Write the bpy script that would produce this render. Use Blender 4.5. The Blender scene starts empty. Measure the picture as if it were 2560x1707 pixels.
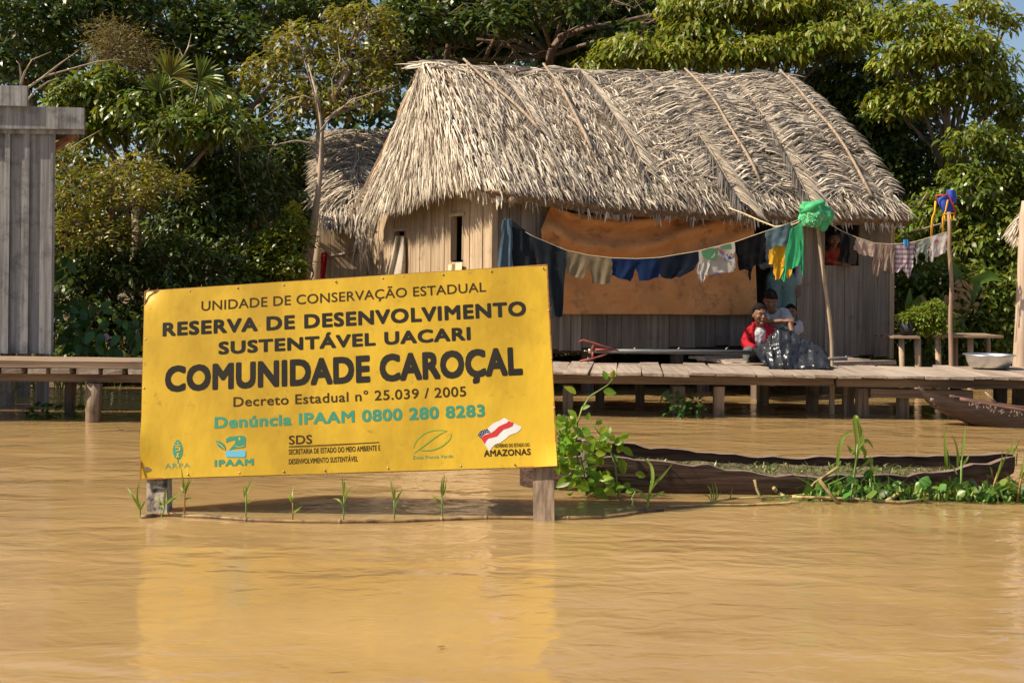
import bpy, bmesh, math, random
import numpy as np
from mathutils import Vector, Matrix, noise as mnoise
from mathutils.geometry import tessellate_polygon

# ------------------------------------------------------------------ camera, sky, sun, exposure
SC = bpy.context.scene
COL = SC.collection
F, CX, CY = 3000.0, 1280.0, 700.0           # focal length and principal point in photo pixels (2560 wide)
CAMH, ROLL = 1.25, math.radians(0.6)
SUN_EL, SUN_AZ = math.radians(47), math.radians(14)   # elevation; angle in front of due left

cd = bpy.data.cameras.new('camera')
cam = bpy.data.objects.new('camera', cd)
COL.objects.link(cam)
cd.sensor_width = 36
cd.sensor_fit = 'HORIZONTAL'
cd.lens = 36 * F / 2560
cd.shift_y = -(853.5 - CY) / 2560
cd.clip_start, cd.clip_end = 0.1, 1500
CAM = Vector((0, 0, CAMH))
cam.matrix_world = Matrix.Translation(CAM) @ Matrix.Rotation(math.radians(90), 4, 'X') @ Matrix.Rotation(ROLL, 4, 'Z')
SC.camera = cam

W = bpy.data.worlds.new('World')
SC.world = W
W.use_nodes = True
wn = W.node_tree
sky = wn.nodes.new('ShaderNodeTexSky')
sky.sky_type = 'NISHITA'
sky.sun_disc = False
S_DIR = Vector((-math.cos(SUN_AZ) * math.cos(SUN_EL), -math.sin(SUN_AZ) * math.cos(SUN_EL), math.sin(SUN_EL)))
sky.sun_elevation = SUN_EL
sky.sun_rotation = math.atan2(S_DIR.x, S_DIR.y)
sky.dust_density = 1.5
bg = wn.nodes['Background']
bg.inputs['Strength'].default_value = 0.08
wn.links.new(sky.outputs[0], bg.inputs[0])

ld = bpy.data.lights.new('sun', 'SUN')
ld.energy = 5.0
ld.angle = math.radians(0.5)
ld.color = (1.0, 0.88, 0.70)
sun = bpy.data.objects.new('sun', ld)
COL.objects.link(sun)
sun.rotation_euler = (-S_DIR).to_track_quat('-Z', 'Y').to_euler()
sun.location = (-20, -5, 20)
SC.view_settings.view_transform = 'Standard'
SC.view_settings.look = 'None'
SC.view_settings.gamma = 1
SC.view_settings.exposure = 0.65

# ------------------------------------------------------------------ helpers
R = random.Random(7)
RN = np.random.default_rng(11)
_cr, _sr = math.cos(ROLL), math.sin(ROLL)


def ray(px, py):
    x, y = (px - CX) / F, -(py - CY) / F
    return Vector((x * _cr - y * _sr, 1.0, x * _sr + y * _cr))


def at(px, py, Y):
    """the world point at depth Y metres seen at photo pixel (px, py)"""
    return CAM + ray(px, py) * Y


def onplane(px, py, p0, n):
    r = ray(px, py)
    return CAM + r * ((p0 - CAM).dot(n) / r.dot(n))


def onz(px, py, z=0.0):
    r = ray(px, py)
    return CAM + r * ((z - CAMH) / r.z)


def tag(o, label=None, cat=None, group=None, kind=None):
    if label:
        o['label'] = label
    if cat:
        o['category'] = cat
    if group:
        o['group'] = group
    if kind:
        o['kind'] = kind
    return o


def thing(name, label, cat, loc=(0, 0, 0), rz=0.0, group=None):
    o = bpy.data.objects.new(name, None)
    o.empty_display_size = 0.1
    COL.objects.link(o)
    o.location = loc
    o.rotation_euler = (0, 0, rz)
    tag(o, label, cat, group)
    INV[o.name] = (Matrix.Translation(Vector(loc)) @ Matrix.Rotation(rz, 4, 'Z')).inverted()
    return o


INV = {}


def copy_tree(o, parent=None):
    c = o.copy()
    COL.objects.link(c)
    if parent:
        c.parent = parent
    for ch in list(o.children):
        copy_tree(ch, c)
    return c


class MB:
    """collects shapes and links them as one mesh object"""

    def __init__(s):
        s.v, s.f, s.sm, s.mi = [], [], [], []

    def add(s, vs, fs, smooth=False, mi=0):
        b = len(s.v)
        s.v += [tuple(x) for x in vs]
        s.f += [tuple(i + b for i in f) for f in fs]
        s.sm += [smooth] * len(fs)
        s.mi += [mi] * len(fs)

    def box(s, a, b, mi=0, jit=0.0, m=None):
        x0, y0, z0 = a
        x1, y1, z1 = b
        vs = [Vector(p) for p in ((x0, y0, z0), (x1, y0, z0), (x1, y1, z0), (x0, y1, z0), (x0, y0, z1), (x1, y0, z1), (x1, y1, z1), (x0, y1, z1))]
        if jit:
            vs = [v + Vector((R.uniform(-jit, jit), R.uniform(-jit, jit), R.uniform(-jit, jit))) for v in vs]
        if m is not None:
            vs = [m @ v for v in vs]
        s.add(vs, [(0, 3, 2, 1), (4, 5, 6, 7), (0, 1, 5, 4), (1, 2, 6, 5), (2, 3, 7, 6), (3, 0, 4, 7)], mi=mi)

    def beam(s, p, q, w, h, up=Vector((0, 0, 1)), mi=0, jit=0.0, taper=1.0):
        """a square timber from p to q"""
        p, q = Vector(p), Vector(q)
        d = (q - p).normalized()
        a = d.cross(up)
        if a.length < 1e-4:
            a = d.cross(Vector((0, 1, 0)))
        a.normalize()
        b = a.cross(d).normalized()
        vs = []
        for c, k in ((p, 1.0), (q, taper)):
            for sx, sy in ((-1, -1), (1, -1), (1, 1), (-1, 1)):
                vs.append(c + a * (sx * w / 2 * k + R.uniform(-jit, jit)) + b * (sy * h / 2 * k + R.uniform(-jit, jit)))
        s.add(vs, [(3, 2, 1, 0), (4, 5, 6, 7), (0, 1, 5, 4), (1, 2, 6, 5), (2, 3, 7, 6), (3, 0, 4, 7)], mi=mi)

    def tube(s, pts, rad, n=8, mi=0, flat=1.0, caps=True, smooth=True):
        pts = [Vector(p) for p in pts]
        if not isinstance(rad, (list, tuple)):
            rad = [rad] * len(pts)
        ref = Vector((0.13, 0.21, 1)).normalized()
        vs, fs = [], []
        for i, p in enumerate(pts):
            d = (pts[min(i + 1, len(pts) - 1)] - pts[max(i - 1, 0)])
            d = d.normalized() if d.length > 1e-9 else Vector((0, 0, 1))
            a = d.cross(ref)
            if a.length < 0.05:
                a = d.cross(Vector((1, 0, 0)))
            a.normalize()
            b = d.cross(a)
            for k in range(n):
                t = 2 * math.pi * k / n
                vs.append(p + a * (math.cos(t) * rad[i]) + b * (math.sin(t) * rad[i] * flat))
        for i in range(len(pts) - 1):
            for k in range(n):
                fs.append((i * n + k, i * n + (k + 1) % n, (i + 1) * n + (k + 1) % n, (i + 1) * n + k))
        if caps:
            fs.append(tuple(range(n - 1, -1, -1)))
            fs.append(tuple((len(pts) - 1) * n + k for k in range(n)))
        s.add(vs, fs, smooth, mi)

    def loft(s, rings, n=16, mi=0, smooth=True):
        """rings: (centre, half-axis a, half-axis b)"""
        vs, fs = [], []
        for c, a, b in rings:
            c, a, b = Vector(c), Vector(a), Vector(b)
            for k in range(n):
                t = 2 * math.pi * k / n
                vs.append(c + a * math.cos(t) + b * math.sin(t))
        for i in range(len(rings) - 1):
            for k in range(n):
                fs.append((i * n + k, i * n + (k + 1) % n, (i + 1) * n + (k + 1) % n, (i + 1) * n + k))
        fs.append(tuple(range(n - 1, -1, -1)))
        fs.append(tuple((len(rings) - 1) * n + k for k in range(n)))
        s.add(vs, fs, smooth, mi)

    def ball(s, c, r, m=None, seg=12, rings=8, mi=0, fn=None):
        c = Vector(c)
        if not isinstance(r, (list, tuple)):
            r = (r, r, r)
        vs, fs = [], []
        for i in range(rings + 1):
            ph = math.pi * i / rings
            for k in range(seg):
                t = 2 * math.pi * k / seg
                p = Vector((r[0] * math.sin(ph) * math.cos(t), r[1] * math.sin(ph) * math.sin(t), r[2] * math.cos(ph)))
                if fn:
                    p = fn(p)
                vs.append(c + (m @ p if m is not None else p))
        for i in range(rings):
            for k in range(seg):
                a, b = i * seg + k, i * seg + (k + 1) % seg
                q = (a, a + seg, b + seg, b)
                if i == 0:
                    q = (a, a + seg, b + seg)
                elif i == rings - 1:
                    q = (a, a + seg, b)
                fs.append(q)
        s.add(vs, fs, True, mi)

    def grid(s, rows, smooth=True, mi=0, close=False):
        n = len(rows[0])
        vs = [p for r in rows for p in r]
        fs = []
        for i in range(len(rows) - 1):
            for k in range(n if close else n - 1):
                fs.append((i * n + k, i * n + (k + 1) % n, (i + 1) * n + (k + 1) % n, (i + 1) * n + k))
        s.add(vs, fs, smooth, mi)

    def blade(s, pts, w, nrm, mi=0, tip=0.1, fold=0.0, wide=0.3):
        """a leaf blade along pts: narrow at both ends, widest at WIDE of its length"""
        pts = [Vector(p) for p in pts]
        n = len(pts)
        nrm = Vector(nrm)
        vs, fs = [], []
        for i, p in enumerate(pts):
            d = (pts[min(i + 1, n - 1)] - pts[max(i - 1, 0)]).normalized()
            a = d.cross(nrm)
            a = a.normalized() if a.length > 1e-5 else Vector((1, 0, 0))
            t = i / (n - 1)
            k = (0.45 + 0.55 * t / wide) if t < wide else max(tip, 1 - ((t - wide) / (1 - wide)) ** 1.7)
            up = a.cross(d) * (fold * w * k)
            vs += [p - a * (w / 2 * k) + up, p, p + a * (w / 2 * k) + up]
        for i in range(n - 1):
            j = i * 3
            fs += [(j, j + 1, j + 4, j + 3), (j + 1, j + 2, j + 5, j + 4)]
        s.add(vs, fs, True, mi)

    def leaf(s, base, d, nrm, L, Wd, droop=0.2, fold=0.15, mi=0):
        """an oval leaf with a fold along its midrib"""
        d = Vector(d).normalized()
        base = Vector(base)
        nrm = Vector(nrm)
        a = d.cross(nrm)
        a = a.normalized() if a.length > 1e-5 else Vector((1, 0, 0))
        u = a.cross(d)
        vs, fs = [], []
        for t, k in ((0, 0.05), (0.15, 0.62), (0.38, 1.0), (0.65, 0.8), (0.87, 0.36), (1.0, 0.02)):
            c = base + d * (L * t) - Vector((0, 0, 1)) * (droop * L * t * t)
            e = u * (fold * Wd * k)
            vs += [c - a * (Wd / 2 * k) + e, c, c + a * (Wd / 2 * k) + e]
        for i in range(5):
            j = i * 3
            fs += [(j, j + 1, j + 4, j + 3), (j + 1, j + 2, j + 5, j + 4)]
        s.add(vs, fs, True, mi)

    def poly(s, pts, mi=0):
        pts = [Vector(p) for p in pts]
        s.add(pts, tessellate_polygon([pts]), mi=mi)

    def build(s, name, mats, parent=None, loc=None, rz=0.0, local=False):
        """vertices are in world space unless LOCAL; they are stored in the parent's (or LOC's) space"""
        me = bpy.data.meshes.new(name)
        vs = s.v
        if parent is not None and not local:
            iv = INV[parent.name]
            vs = [tuple(iv @ Vector(p)) for p in vs]
        elif loc is not None and not local:
            iv = (Matrix.Translation(Vector(loc)) @ Matrix.Rotation(rz, 4, 'Z')).inverted()
            vs = [tuple(iv @ Vector(p)) for p in vs]
        me.from_pydata(vs, [], s.f)
        me.polygons.foreach_set('use_smooth', s.sm)
        me.polygons.foreach_set('material_index', s.mi)
        for m in (mats if isinstance(mats, (list, tuple)) else [mats]):
            me.materials.append(m)
        me.update()
        return link(name, me, parent, loc, rz)


def link(name, me, parent=None, loc=None, rz=0.0):
    o = bpy.data.objects.new(name, me)
    COL.objects.link(o)
    if parent is not None:
        o.parent = parent
        INV[o.name] = INV[parent.name]
    elif loc is not None:
        o.location = loc
        o.rotation_euler = (0, 0, rz)
        INV[o.name] = (Matrix.Translation(Vector(loc)) @ Matrix.Rotation(rz, 4, 'Z')).inverted()
    else:
        INV[o.name] = Matrix.Identity(4)
    return o


def np_mesh(name, V, T, mat, parent=None, smooth=False):
    """triangle mesh straight from numpy arrays"""
    me = bpy.data.meshes.new(name)
    if parent is not None:
        M = np.array(INV[parent.name])
        V = V @ M[:3, :3].T + M[:3, 3]
    n, t = len(V), len(T)
    me.vertices.add(n)
    me.vertices.foreach_set('co', np.ascontiguousarray(V, dtype=np.float32).ravel())
    me.loops.add(t * 3)
    me.loops.foreach_set('vertex_index', np.ascontiguousarray(T, dtype=np.int32).ravel())
    me.polygons.add(t)
    me.polygons.foreach_set('loop_start', np.arange(0, t * 3, 3, dtype=np.int32))
    me.polygons.foreach_set('use_smooth', np.full(t, smooth))
    me.materials.append(mat)
    me.update(calc_edges=True)
    me.validate()
    return link(name, me, parent)


def smooth_noise(p, sc=1.0, seed=0.0):
    return mnoise.noise(Vector(p) * sc + Vector((seed, seed * 1.7, -seed)))


# ------------------------------------------------------------------ materials
def nd(t, typ, **kw):
    n = t.nodes.new(typ)
    for k, v in kw.items():
        setattr(n, k, v)
    return n


def M(name, c1, c2=None, scale=(1, 1, 1), rough=0.8, bump=0.0, island=0.0, spec=0.4, trans=0.0, detail=6, lo=0.35, hi=0.65,
      c3=None, stain=None, metal=0.0, dist=0.01, tcol=None, coat=0.0, islandcol=None, hue=0.0):
    """principled material: two colours mixed by stretched noise, optional darker stains, per-piece value change, leaf translucency"""
    m = bpy.data.materials.new(name)
    m.use_nodes = True
    t = m.node_tree
    b = t.nodes['Principled BSDF']
    L = t.links.new
    tc = nd(t, 'ShaderNodeTexCoord')
    mp = nd(t, 'ShaderNodeMapping')
    mp.inputs['Scale'].default_value = scale
    L(tc.outputs['Object'], mp.inputs['Vector'])
    nz = nd(t, 'ShaderNodeTexNoise')
    nz.inputs['Scale'].default_value = 1.0
    nz.inputs['Detail'].default_value = detail
    nz.inputs['Roughness'].default_value = 0.65
    L(mp.outputs[0], nz.inputs['Vector'])
    rp = nd(t, 'ShaderNodeValToRGB')
    e = rp.color_ramp.elements
    e[0].position, e[1].position = lo, hi
    e[0].color = (*c1, 1)
    e[1].color = (*(c2 or c1), 1)
    if c3:
        x = e.new((lo + hi) / 2)
        x.color = (*c3, 1)
    L(nz.outputs['Fac'], rp.inputs['Fac'])
    col = rp.outputs['Color']
    geo = None
    if islandcol:
        geo = nd(t, 'ShaderNodeNewGeometry')
        r2 = nd(t, 'ShaderNodeValToRGB')
        ee = r2.color_ramp.elements
        for i, (pos, c) in enumerate(islandcol):
            x = ee[0] if i == 0 else (ee[1] if i == len(islandcol) - 1 else ee.new(pos))
            x.position = pos
            x.color = (*c, 1)
        L(geo.outputs['Random Per Island'], r2.inputs['Fac'])
        mx = nd(t, 'ShaderNodeMixRGB', blend_type='MULTIPLY')
        mx.inputs['Fac'].default_value = 1
        L(col, mx.inputs[1])
        L(r2.outputs[0], mx.inputs[2])
        col = mx.outputs[0]
    if island or hue:
        geo = geo or nd(t, 'ShaderNodeNewGeometry')
        mr = nd(t, 'ShaderNodeMapRange')
        mr.inputs['To Min'].default_value = 1 - island
        mr.inputs['To Max'].default_value = 1 + island
        L(geo.outputs['Random Per Island'], mr.inputs['Value'])
        hs = nd(t, 'ShaderNodeHueSaturation')
        L(mr.outputs[0], hs.inputs['Value'])
        if hue:
            wn_ = nd(t, 'ShaderNodeTexWhiteNoise', noise_dimensions='1D')
            L(geo.outputs['Random Per Island'], wn_.inputs['W'])
            m2 = nd(t, 'ShaderNodeMapRange')
            m2.inputs['To Min'].default_value = 0.5 - hue
            m2.inputs['To Max'].default_value = 0.5 + hue
            L(wn_.outputs['Value'], m2.inputs['Value'])
            L(m2.outputs[0], hs.inputs['Hue'])
        L(col, hs.inputs['Color'])
        col = hs.outputs['Color']
    if stain:
        sc, scol, a, bb = stain
        n2 = nd(t, 'ShaderNodeTexNoise')
        n2.inputs['Scale'].default_value = sc
        n2.inputs['Detail'].default_value = 8
        n2.inputs['Roughness'].default_value = 0.7
        L(tc.outputs['Object'], n2.inputs['Vector'])
        mr = nd(t, 'ShaderNodeMapRange')
        mr.inputs['From Min'].default_value = a
        mr.inputs['From Max'].default_value = bb
        L(n2.outputs['Fac'], mr.inputs['Value'])
        mx = nd(t, 'ShaderNodeMixRGB')
        L(mr.outputs[0], mx.inputs['Fac'])
        L(col, mx.inputs[1])
        mx.inputs[2].default_value = (*scol, 1)
        col = mx.outputs[0]
    L(col, b.inputs['Base Color'])
    b.inputs['Roughness'].default_value = rough
    b.inputs['Specular IOR Level'].default_value = spec
    b.inputs['Metallic'].default_value = metal
    if coat:
        b.inputs['Coat Weight'].default_value = coat
        b.inputs['Coat Roughness'].default_value = 0.15
    if bump:
        bp = nd(t, 'ShaderNodeBump')
        bp.inputs['Strength'].default_value = bump
        bp.inputs['Distance'].default_value = dist
        L(nz.outputs['Fac'], bp.inputs['Height'])
        L(bp.outputs[0], b.inputs['Normal'])
    if trans:
        tr = nd(t, 'ShaderNodeBsdfTranslucent')
        if tcol:
            mx = nd(t, 'ShaderNodeMixRGB', blend_type='MULTIPLY')
            mx.inputs['Fac'].default_value = 1
            L(col, mx.inputs[1])
            mx.inputs[2].default_value = (*tcol, 1)
            L(mx.outputs[0], tr.inputs['Color'])
        else:
            L(col, tr.inputs['Color'])
        ms = nd(t, 'ShaderNodeMixShader')
        ms.inputs[0].default_value = trans
        L(b.outputs[0], ms.inputs[1])
        L(tr.outputs[0], ms.inputs[2])
        L(ms.outputs[0], t.nodes['Material Output'].inputs['Surface'])
    return m


def leafmat(name, col, island=0.35, hue=0.03, trans=0.35, rough=0.38, spec=0.5):
    d = tuple(c * 0.7 for c in col)
    return M(name, d, col, (1.3, 1.3, 1.3), rough, island=island, hue=hue, spec=spec, trans=trans, tcol=(1.5, 1.35, 0.6))


MAT = {
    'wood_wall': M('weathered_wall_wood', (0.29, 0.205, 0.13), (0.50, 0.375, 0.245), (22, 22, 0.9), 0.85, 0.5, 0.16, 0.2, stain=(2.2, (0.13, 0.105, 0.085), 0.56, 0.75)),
    'wood_front': M('darker_wall_wood', (0.13, 0.108, 0.09), (0.25, 0.212, 0.178), (22, 22, 0.9), 0.85, 0.5, 0.30, 0.2, stain=(2.2, (0.085, 0.072, 0.062), 0.54, 0.75)),  # darker, greyer copy of the wall wood for front and end walls
    'wood_grey': M('grey_board_wood', (0.15, 0.148, 0.146), (0.33, 0.325, 0.32), (24, 24, 0.9), 0.85, 0.5, 0.18, 0.2, stain=(5.0, (0.075, 0.075, 0.075), 0.50, 0.72)),
    'deck': M('deck_wood', (0.235, 0.185, 0.145), (0.385, 0.31, 0.245), (26, 1.2, 26), 0.85, 0.4, 0.16, 0.2, stain=(3.0, (0.17, 0.12, 0.085), 0.55, 0.75)),
    'deckx': M('walkway_wood', (0.17, 0.115, 0.075), (0.33, 0.235, 0.16), (1.2, 26, 26), 0.85, 0.4, 0.2, 0.2, stain=(3.0, (0.13, 0.085, 0.055), 0.52, 0.7)),
    'post': M('post_wood', (0.15, 0.105, 0.07), (0.36, 0.265, 0.18), (26, 26, 1.2), 0.88, 0.6, 0.2, 0.2, stain=(5.0, (0.1, 0.075, 0.055), 0.54, 0.72)),
    'post_dark': M('dark_post_wood', (0.075, 0.055, 0.042), (0.2, 0.15, 0.11), (26, 26, 1.2), 0.8, 0.6, 0.2, 0.3),  # darker copy of the post wood
    'beam': M('beam_wood', (0.10, 0.07, 0.05), (0.23, 0.165, 0.115), (1.5, 26, 26), 0.88, 0.5, 0.2, 0.2),
    'pole': M('peeled_pole', (0.27, 0.185, 0.115), (0.48, 0.36, 0.24), (30, 30, 2.0), 0.75, 0.4, 0.1, 0.25, stain=(9.0, (0.16, 0.1, 0.06), 0.56, 0.72)),
    'paleplank': M('pale_sign_post', (0.3, 0.25, 0.2), (0.5, 0.43, 0.34), (26, 26, 1.5), 0.85, 0.5, 0.1, 0.2, stain=(9.0, (0.055, 0.05, 0.045), 0.5, 0.62)),
    'thatch': M('dry_thatch', (0.74, 0.71, 0.68), (1, 1, 1), (1.6, 1.6, 2.2), 0.8, 0.0, 0.0, 0.25, trans=0.12,
                islandcol=[(0.0, (0.2, 0.145, 0.105)), (0.2, (0.52, 0.395, 0.265)), (0.5, (0.82, 0.67, 0.475)), (1.0, (0.95, 0.85, 0.68))]),
    'frond': M('dry_frond', (0.7, 0.67, 0.65), (1, 1, 1), (1.6, 1.6, 2.2), 0.8, 0.0, 0.0, 0.25, trans=0.1,
               islandcol=[(0.0, (0.11, 0.09, 0.075)), (0.3, (0.35, 0.275, 0.2)), (0.6, (0.68, 0.55, 0.39)), (1.0, (0.92, 0.79, 0.61))]),
    'roof_pole': M('weathered_roof_pole', (0.2, 0.14, 0.095), (0.42, 0.32, 0.22), (30, 30, 4), 0.8, 0.4),
    'frond_pale': M('pale_frond', (0.8, 0.78, 0.75), (1, 1, 1), (2, 2, 2), 0.8, 0.0, 0.0, 0.25, trans=0.1,
                    islandcol=[(0.0, (0.42, 0.33, 0.24)), (0.4, (0.68, 0.56, 0.41)), (1.0, (0.9, 0.79, 0.62))]),
    'frond_grey': M('old_grey_frond', (0.75, 0.74, 0.73), (1, 1, 1), (2, 2, 2), 0.85, 0.0, 0.0, 0.2,
                    islandcol=[(0.0, (0.06, 0.052, 0.046)), (0.5, (0.17, 0.145, 0.12)), (1.0, (0.38, 0.32, 0.255))]),
    'thatch_base': M('old_thatch', (0.09, 0.06, 0.04), (0.26, 0.175, 0.11), (30, 30, 12), 0.9, 0.8),
    'thatch_edge': M('brown_thatch_edge', (0.16, 0.075, 0.035), (0.34, 0.19, 0.1), (8, 8, 40), 0.9, 0.8),
    'rope': M('frayed_rope', (0.4, 0.32, 0.2), (0.6, 0.5, 0.34), (60, 60, 60), 0.9),
    'dark_in': M('dark_inner_wood', (0.05, 0.04, 0.03), (0.09, 0.07, 0.05), (20, 20, 1), 0.9),  # near-black wood colour for the back wall and floor
    'mud': M('bank_mud', (0.08, 0.055, 0.03), (0.17, 0.115, 0.06), (1.5, 1.5, 1.5), 0.95, 0.6),
    'soil': M('canoe_soil', (0.05, 0.035, 0.02), (0.16, 0.12, 0.06), (14, 14, 14), 0.9, 1.0),
    'canoe': M('rotten_canoe_wood', (0.032, 0.02, 0.014), (0.115, 0.068, 0.046), (2.0, 26, 34), 0.8, 0.9, 0.0, 0.25, dist=0.02),
    'canoe_rim': M('worn_rim', (0.10, 0.065, 0.05), (0.26, 0.175, 0.13), (5, 26, 26), 0.85, 0.3),
    'canoe2': M('painted_canoe_wood', (0.02, 0.012, 0.010), (0.06, 0.032, 0.024), (2, 20, 26), 0.55, 0.5, stain=(6.5, (0.5, 0.45, 0.36), 0.665, 0.70)),
    'trunk': M('bark', (0.10, 0.075, 0.055), (0.27, 0.205, 0.15), (12, 12, 3), 0.9, 0.8),
    'palebark': M('pale_bark', (0.24, 0.18, 0.125), (0.46, 0.36, 0.26), (14, 14, 4), 0.9, 0.5),
    'green_stem': M('green_stem', (0.12, 0.2, 0.03), (0.2, 0.28, 0.06), (20, 20, 3), 0.5),
    'cane': M('floating_cane', (0.26, 0.2, 0.07), (0.42, 0.36, 0.14), (4, 30, 30), 0.5, 0.2, stain=(9.0, (0.16, 0.075, 0.03), 0.5, 0.6)),
    'cane_brown': M('brown_cane', (0.16, 0.085, 0.035), (0.36, 0.24, 0.10), (5, 30, 30), 0.5, 0.3, stain=(7.0, (0.07, 0.035, 0.02), 0.5, 0.6)),
    'red_stem': M('reddish_stem', (0.25, 0.07, 0.03), (0.3, 0.24, 0.06), (1, 1, 9), 0.5),
    'shoot': leafmat('young_shoot_leaf', (0.2, 0.33, 0.045), 0.3, 0.03, 0.4),
    'vine': leafmat('vine_leaf', (0.26, 0.42, 0.035), 0.35, 0.03, 0.5),
    'hyacinth': leafmat('hyacinth_leaf', (0.10, 0.19, 0.028), 0.55, 0.05, 0.25, 0.35, 0.3),
    'morning': leafmat('heart_leaf', (0.05, 0.13, 0.02), 0.3, 0.02, 0.3),
    'banana': leafmat('banana_leaf', (0.12, 0.24, 0.03), 0.25, 0.02, 0.4),
    'pink': M('pink_petal', (0.6, 0.42, 0.6), trans=0.3),
    'basin': M('aluminium', (0.62, 0.62, 0.62), (0.72, 0.72, 0.72), (4, 4, 4), 0.38, metal=1.0),
    'shaft': M('dark_steel_pipe', (0.05, 0.055, 0.06), (0.11, 0.115, 0.12), (3, 20, 20), 0.5, spec=0.5),
    'redmetal': M('faded_red_paint', (0.22, 0.04, 0.03), (0.34, 0.08, 0.055), (12, 12, 12), 0.6, stain=(14, (0.09, 0.05, 0.04), 0.52, 0.62)),
    'plastic': M('black_plastic', (0.014, 0.015, 0.017), (0.03, 0.031, 0.034), (6, 6, 6), 0.3, 0.35, spec=0.7, dist=0.02),
    'black': M('black_paint', (0.02, 0.02, 0.022), rough=0.7),
    'nail': M('rusty_nail', (0.32, 0.2, 0.1), (0.5, 0.4, 0.3), (40, 40, 40), 0.5, metal=0.6),
}


def cloth(name, c, c2=None, scale=(9, 9, 9), trans=0.15, **kw):
    return M(name, c, c2 or tuple(x * 0.82 for x in c), scale, 0.95, 0.25, spec=0.1, trans=trans, **kw)


# ------------------------------------------------------------------ water and ground
def water_mat():
    m = bpy.data.materials.new('muddy_river_water')
    m.use_nodes = True
    t = m.node_tree
    b = t.nodes['Principled BSDF']
    L = t.links.new
    tc = nd(t, 'ShaderNodeTexCoord')

    def nz(sc, detail, rough=0.5, dist=0.0):
        mp = nd(t, 'ShaderNodeMapping')
        mp.inputs['Scale'].default_value = sc
        mp.inputs['Rotation'].default_value = (0, 0, R.uniform(-0.14, 0.1))
        L(tc.outputs['Object'], mp.inputs['Vector'])
        n = nd(t, 'ShaderNodeTexNoise')
        n.inputs['Scale'].default_value = 1
        n.inputs['Detail'].default_value = detail
        n.inputs['Roughness'].default_value = rough
        n.inputs['Distortion'].default_value = dist
        L(mp.outputs[0], n.inputs['Vector'])
        return n

    silt = nz((0.5, 1.1, 1), 5, 0.6, 0.5)
    rp = nd(t, 'ShaderNodeValToRGB')
    e = rp.color_ramp.elements
    e[0].position, e[1].position = 0.3, 0.7
    e[0].color = (0.295, 0.186, 0.076, 1)
    e[1].color = (0.395, 0.26, 0.11, 1)
    L(silt.outputs['Fac'], rp.inputs['Fac'])
    L(rp.outputs[0], b.inputs['Base Color'])
    b.inputs['Roughness'].default_value = 0.06
    b.inputs['Subsurface Weight'].default_value = 0.7
    b.inputs['Subsurface Radius'].default_value = (1.0, 0.6, 0.3)
    b.inputs['Subsurface Scale'].default_value = 0.6
    b.inputs['IOR'].default_value = 1.48
    w1 = nz((0.8, 1.7, 1), 2, 0.5, 0.5)
    w2 = nz((4.6, 8, 1), 2, 0.5, 0.6)
    w3 = nz((20, 34, 1), 2, 0.5, 0.5)
    patch = nz((0.35, 0.5, 1), 2)
    pm = nd(t, 'ShaderNodeMapRange')
    pm.inputs['From Min'].default_value = 0.35
    pm.inputs['From Max'].default_value = 0.65
    pm.inputs['To Min'].default_value = 0.35
    pm.inputs['To Max'].default_value = 1.0
    L(patch.outputs['Fac'], pm.inputs['Value'])
    prev = None
    for n, d in ((w1, 0.045), (w2, 0.014), (w3, 0.0018)):
        bp = nd(t, 'ShaderNodeBump')
        bp.inputs['Distance'].default_value = d
        L(pm.outputs[0], bp.inputs['Strength'])
        L(n.outputs['Fac'], bp.inputs['Height'])
        if prev:
            L(prev.outputs[0], bp.inputs['Normal'])
        prev = bp
    L(prev.outputs[0], b.inputs['Normal'])
    return m


w = MB()
w.grid([[Vector((x, y, 0)) for x in (-160, -20, 0, 20, 160)] for y in (-60, 0, 20, 60, 200)], smooth=False)
tag(w.build('water', water_mat()), kind='structure')


def shore(x):
    """y of the waterline"""
    return 13.2 + 3.6 / (1 + math.exp(-(x + 3.2) * 1.6)) + 0.35 * math.sin(x * 1.3) + 0.2 * math.sin(x * 3.1 + 1)


g = MB()
xs = [-160, -80, -40] + [-20 + i * 0.8 for i in range(51)] + [40, 80, 160]
rows = []
for k, off in enumerate((-1.0, 0, 0.5, 1.2, 2.2, 3.5, 5, 8, 12, 20, 60, 170)):
    rows.append([Vector((x, shore(x) + off, (-0.25, -0.01, 0.12, 0.25, 0.4, 0.5, 0.6, 0.8, 1.0, 1.2, 2.0, 3.0)[k] + 0.12 * smooth_noise((x, off, 0), 0.8) * (k > 1))) for x in xs])
g.grid(rows)
tag(g.build('ground', MAT['mud']), kind='structure')

# ------------------------------------------------------------------ the yellow sign
SIGN_Y = 6.36
_h = Vector((-14324, 500, -760))           # directions of its horizontal and vertical edges, from their vanishing points
_v = Vector((-585, 3000, 13000))
_h, _v = Vector((_h.x, _h.y, _h.z)), Vector((_v.x, _v.y, _v.z))
SIGN_P = at(350, 1197, SIGN_Y)
SIGN_N = _h.cross(_v).normalized()
if SIGN_N.y > 0:
    SIGN_N = -SIGN_N


def S(px, py, off=0.0):
    """a point on the sign's face, OFF metres proud of it"""
    return onplane(px, py, SIGN_P, SIGN_N) + SIGN_N * off


def sheet_wave(u, v):
    return 0.0014 * (math.sin(u * 5.1 + 0.4) + 0.8 * math.sin(u * 11.3 + v * 2)) + 0.0012 * math.sin(v * 6 + u * 2.3)


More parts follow.
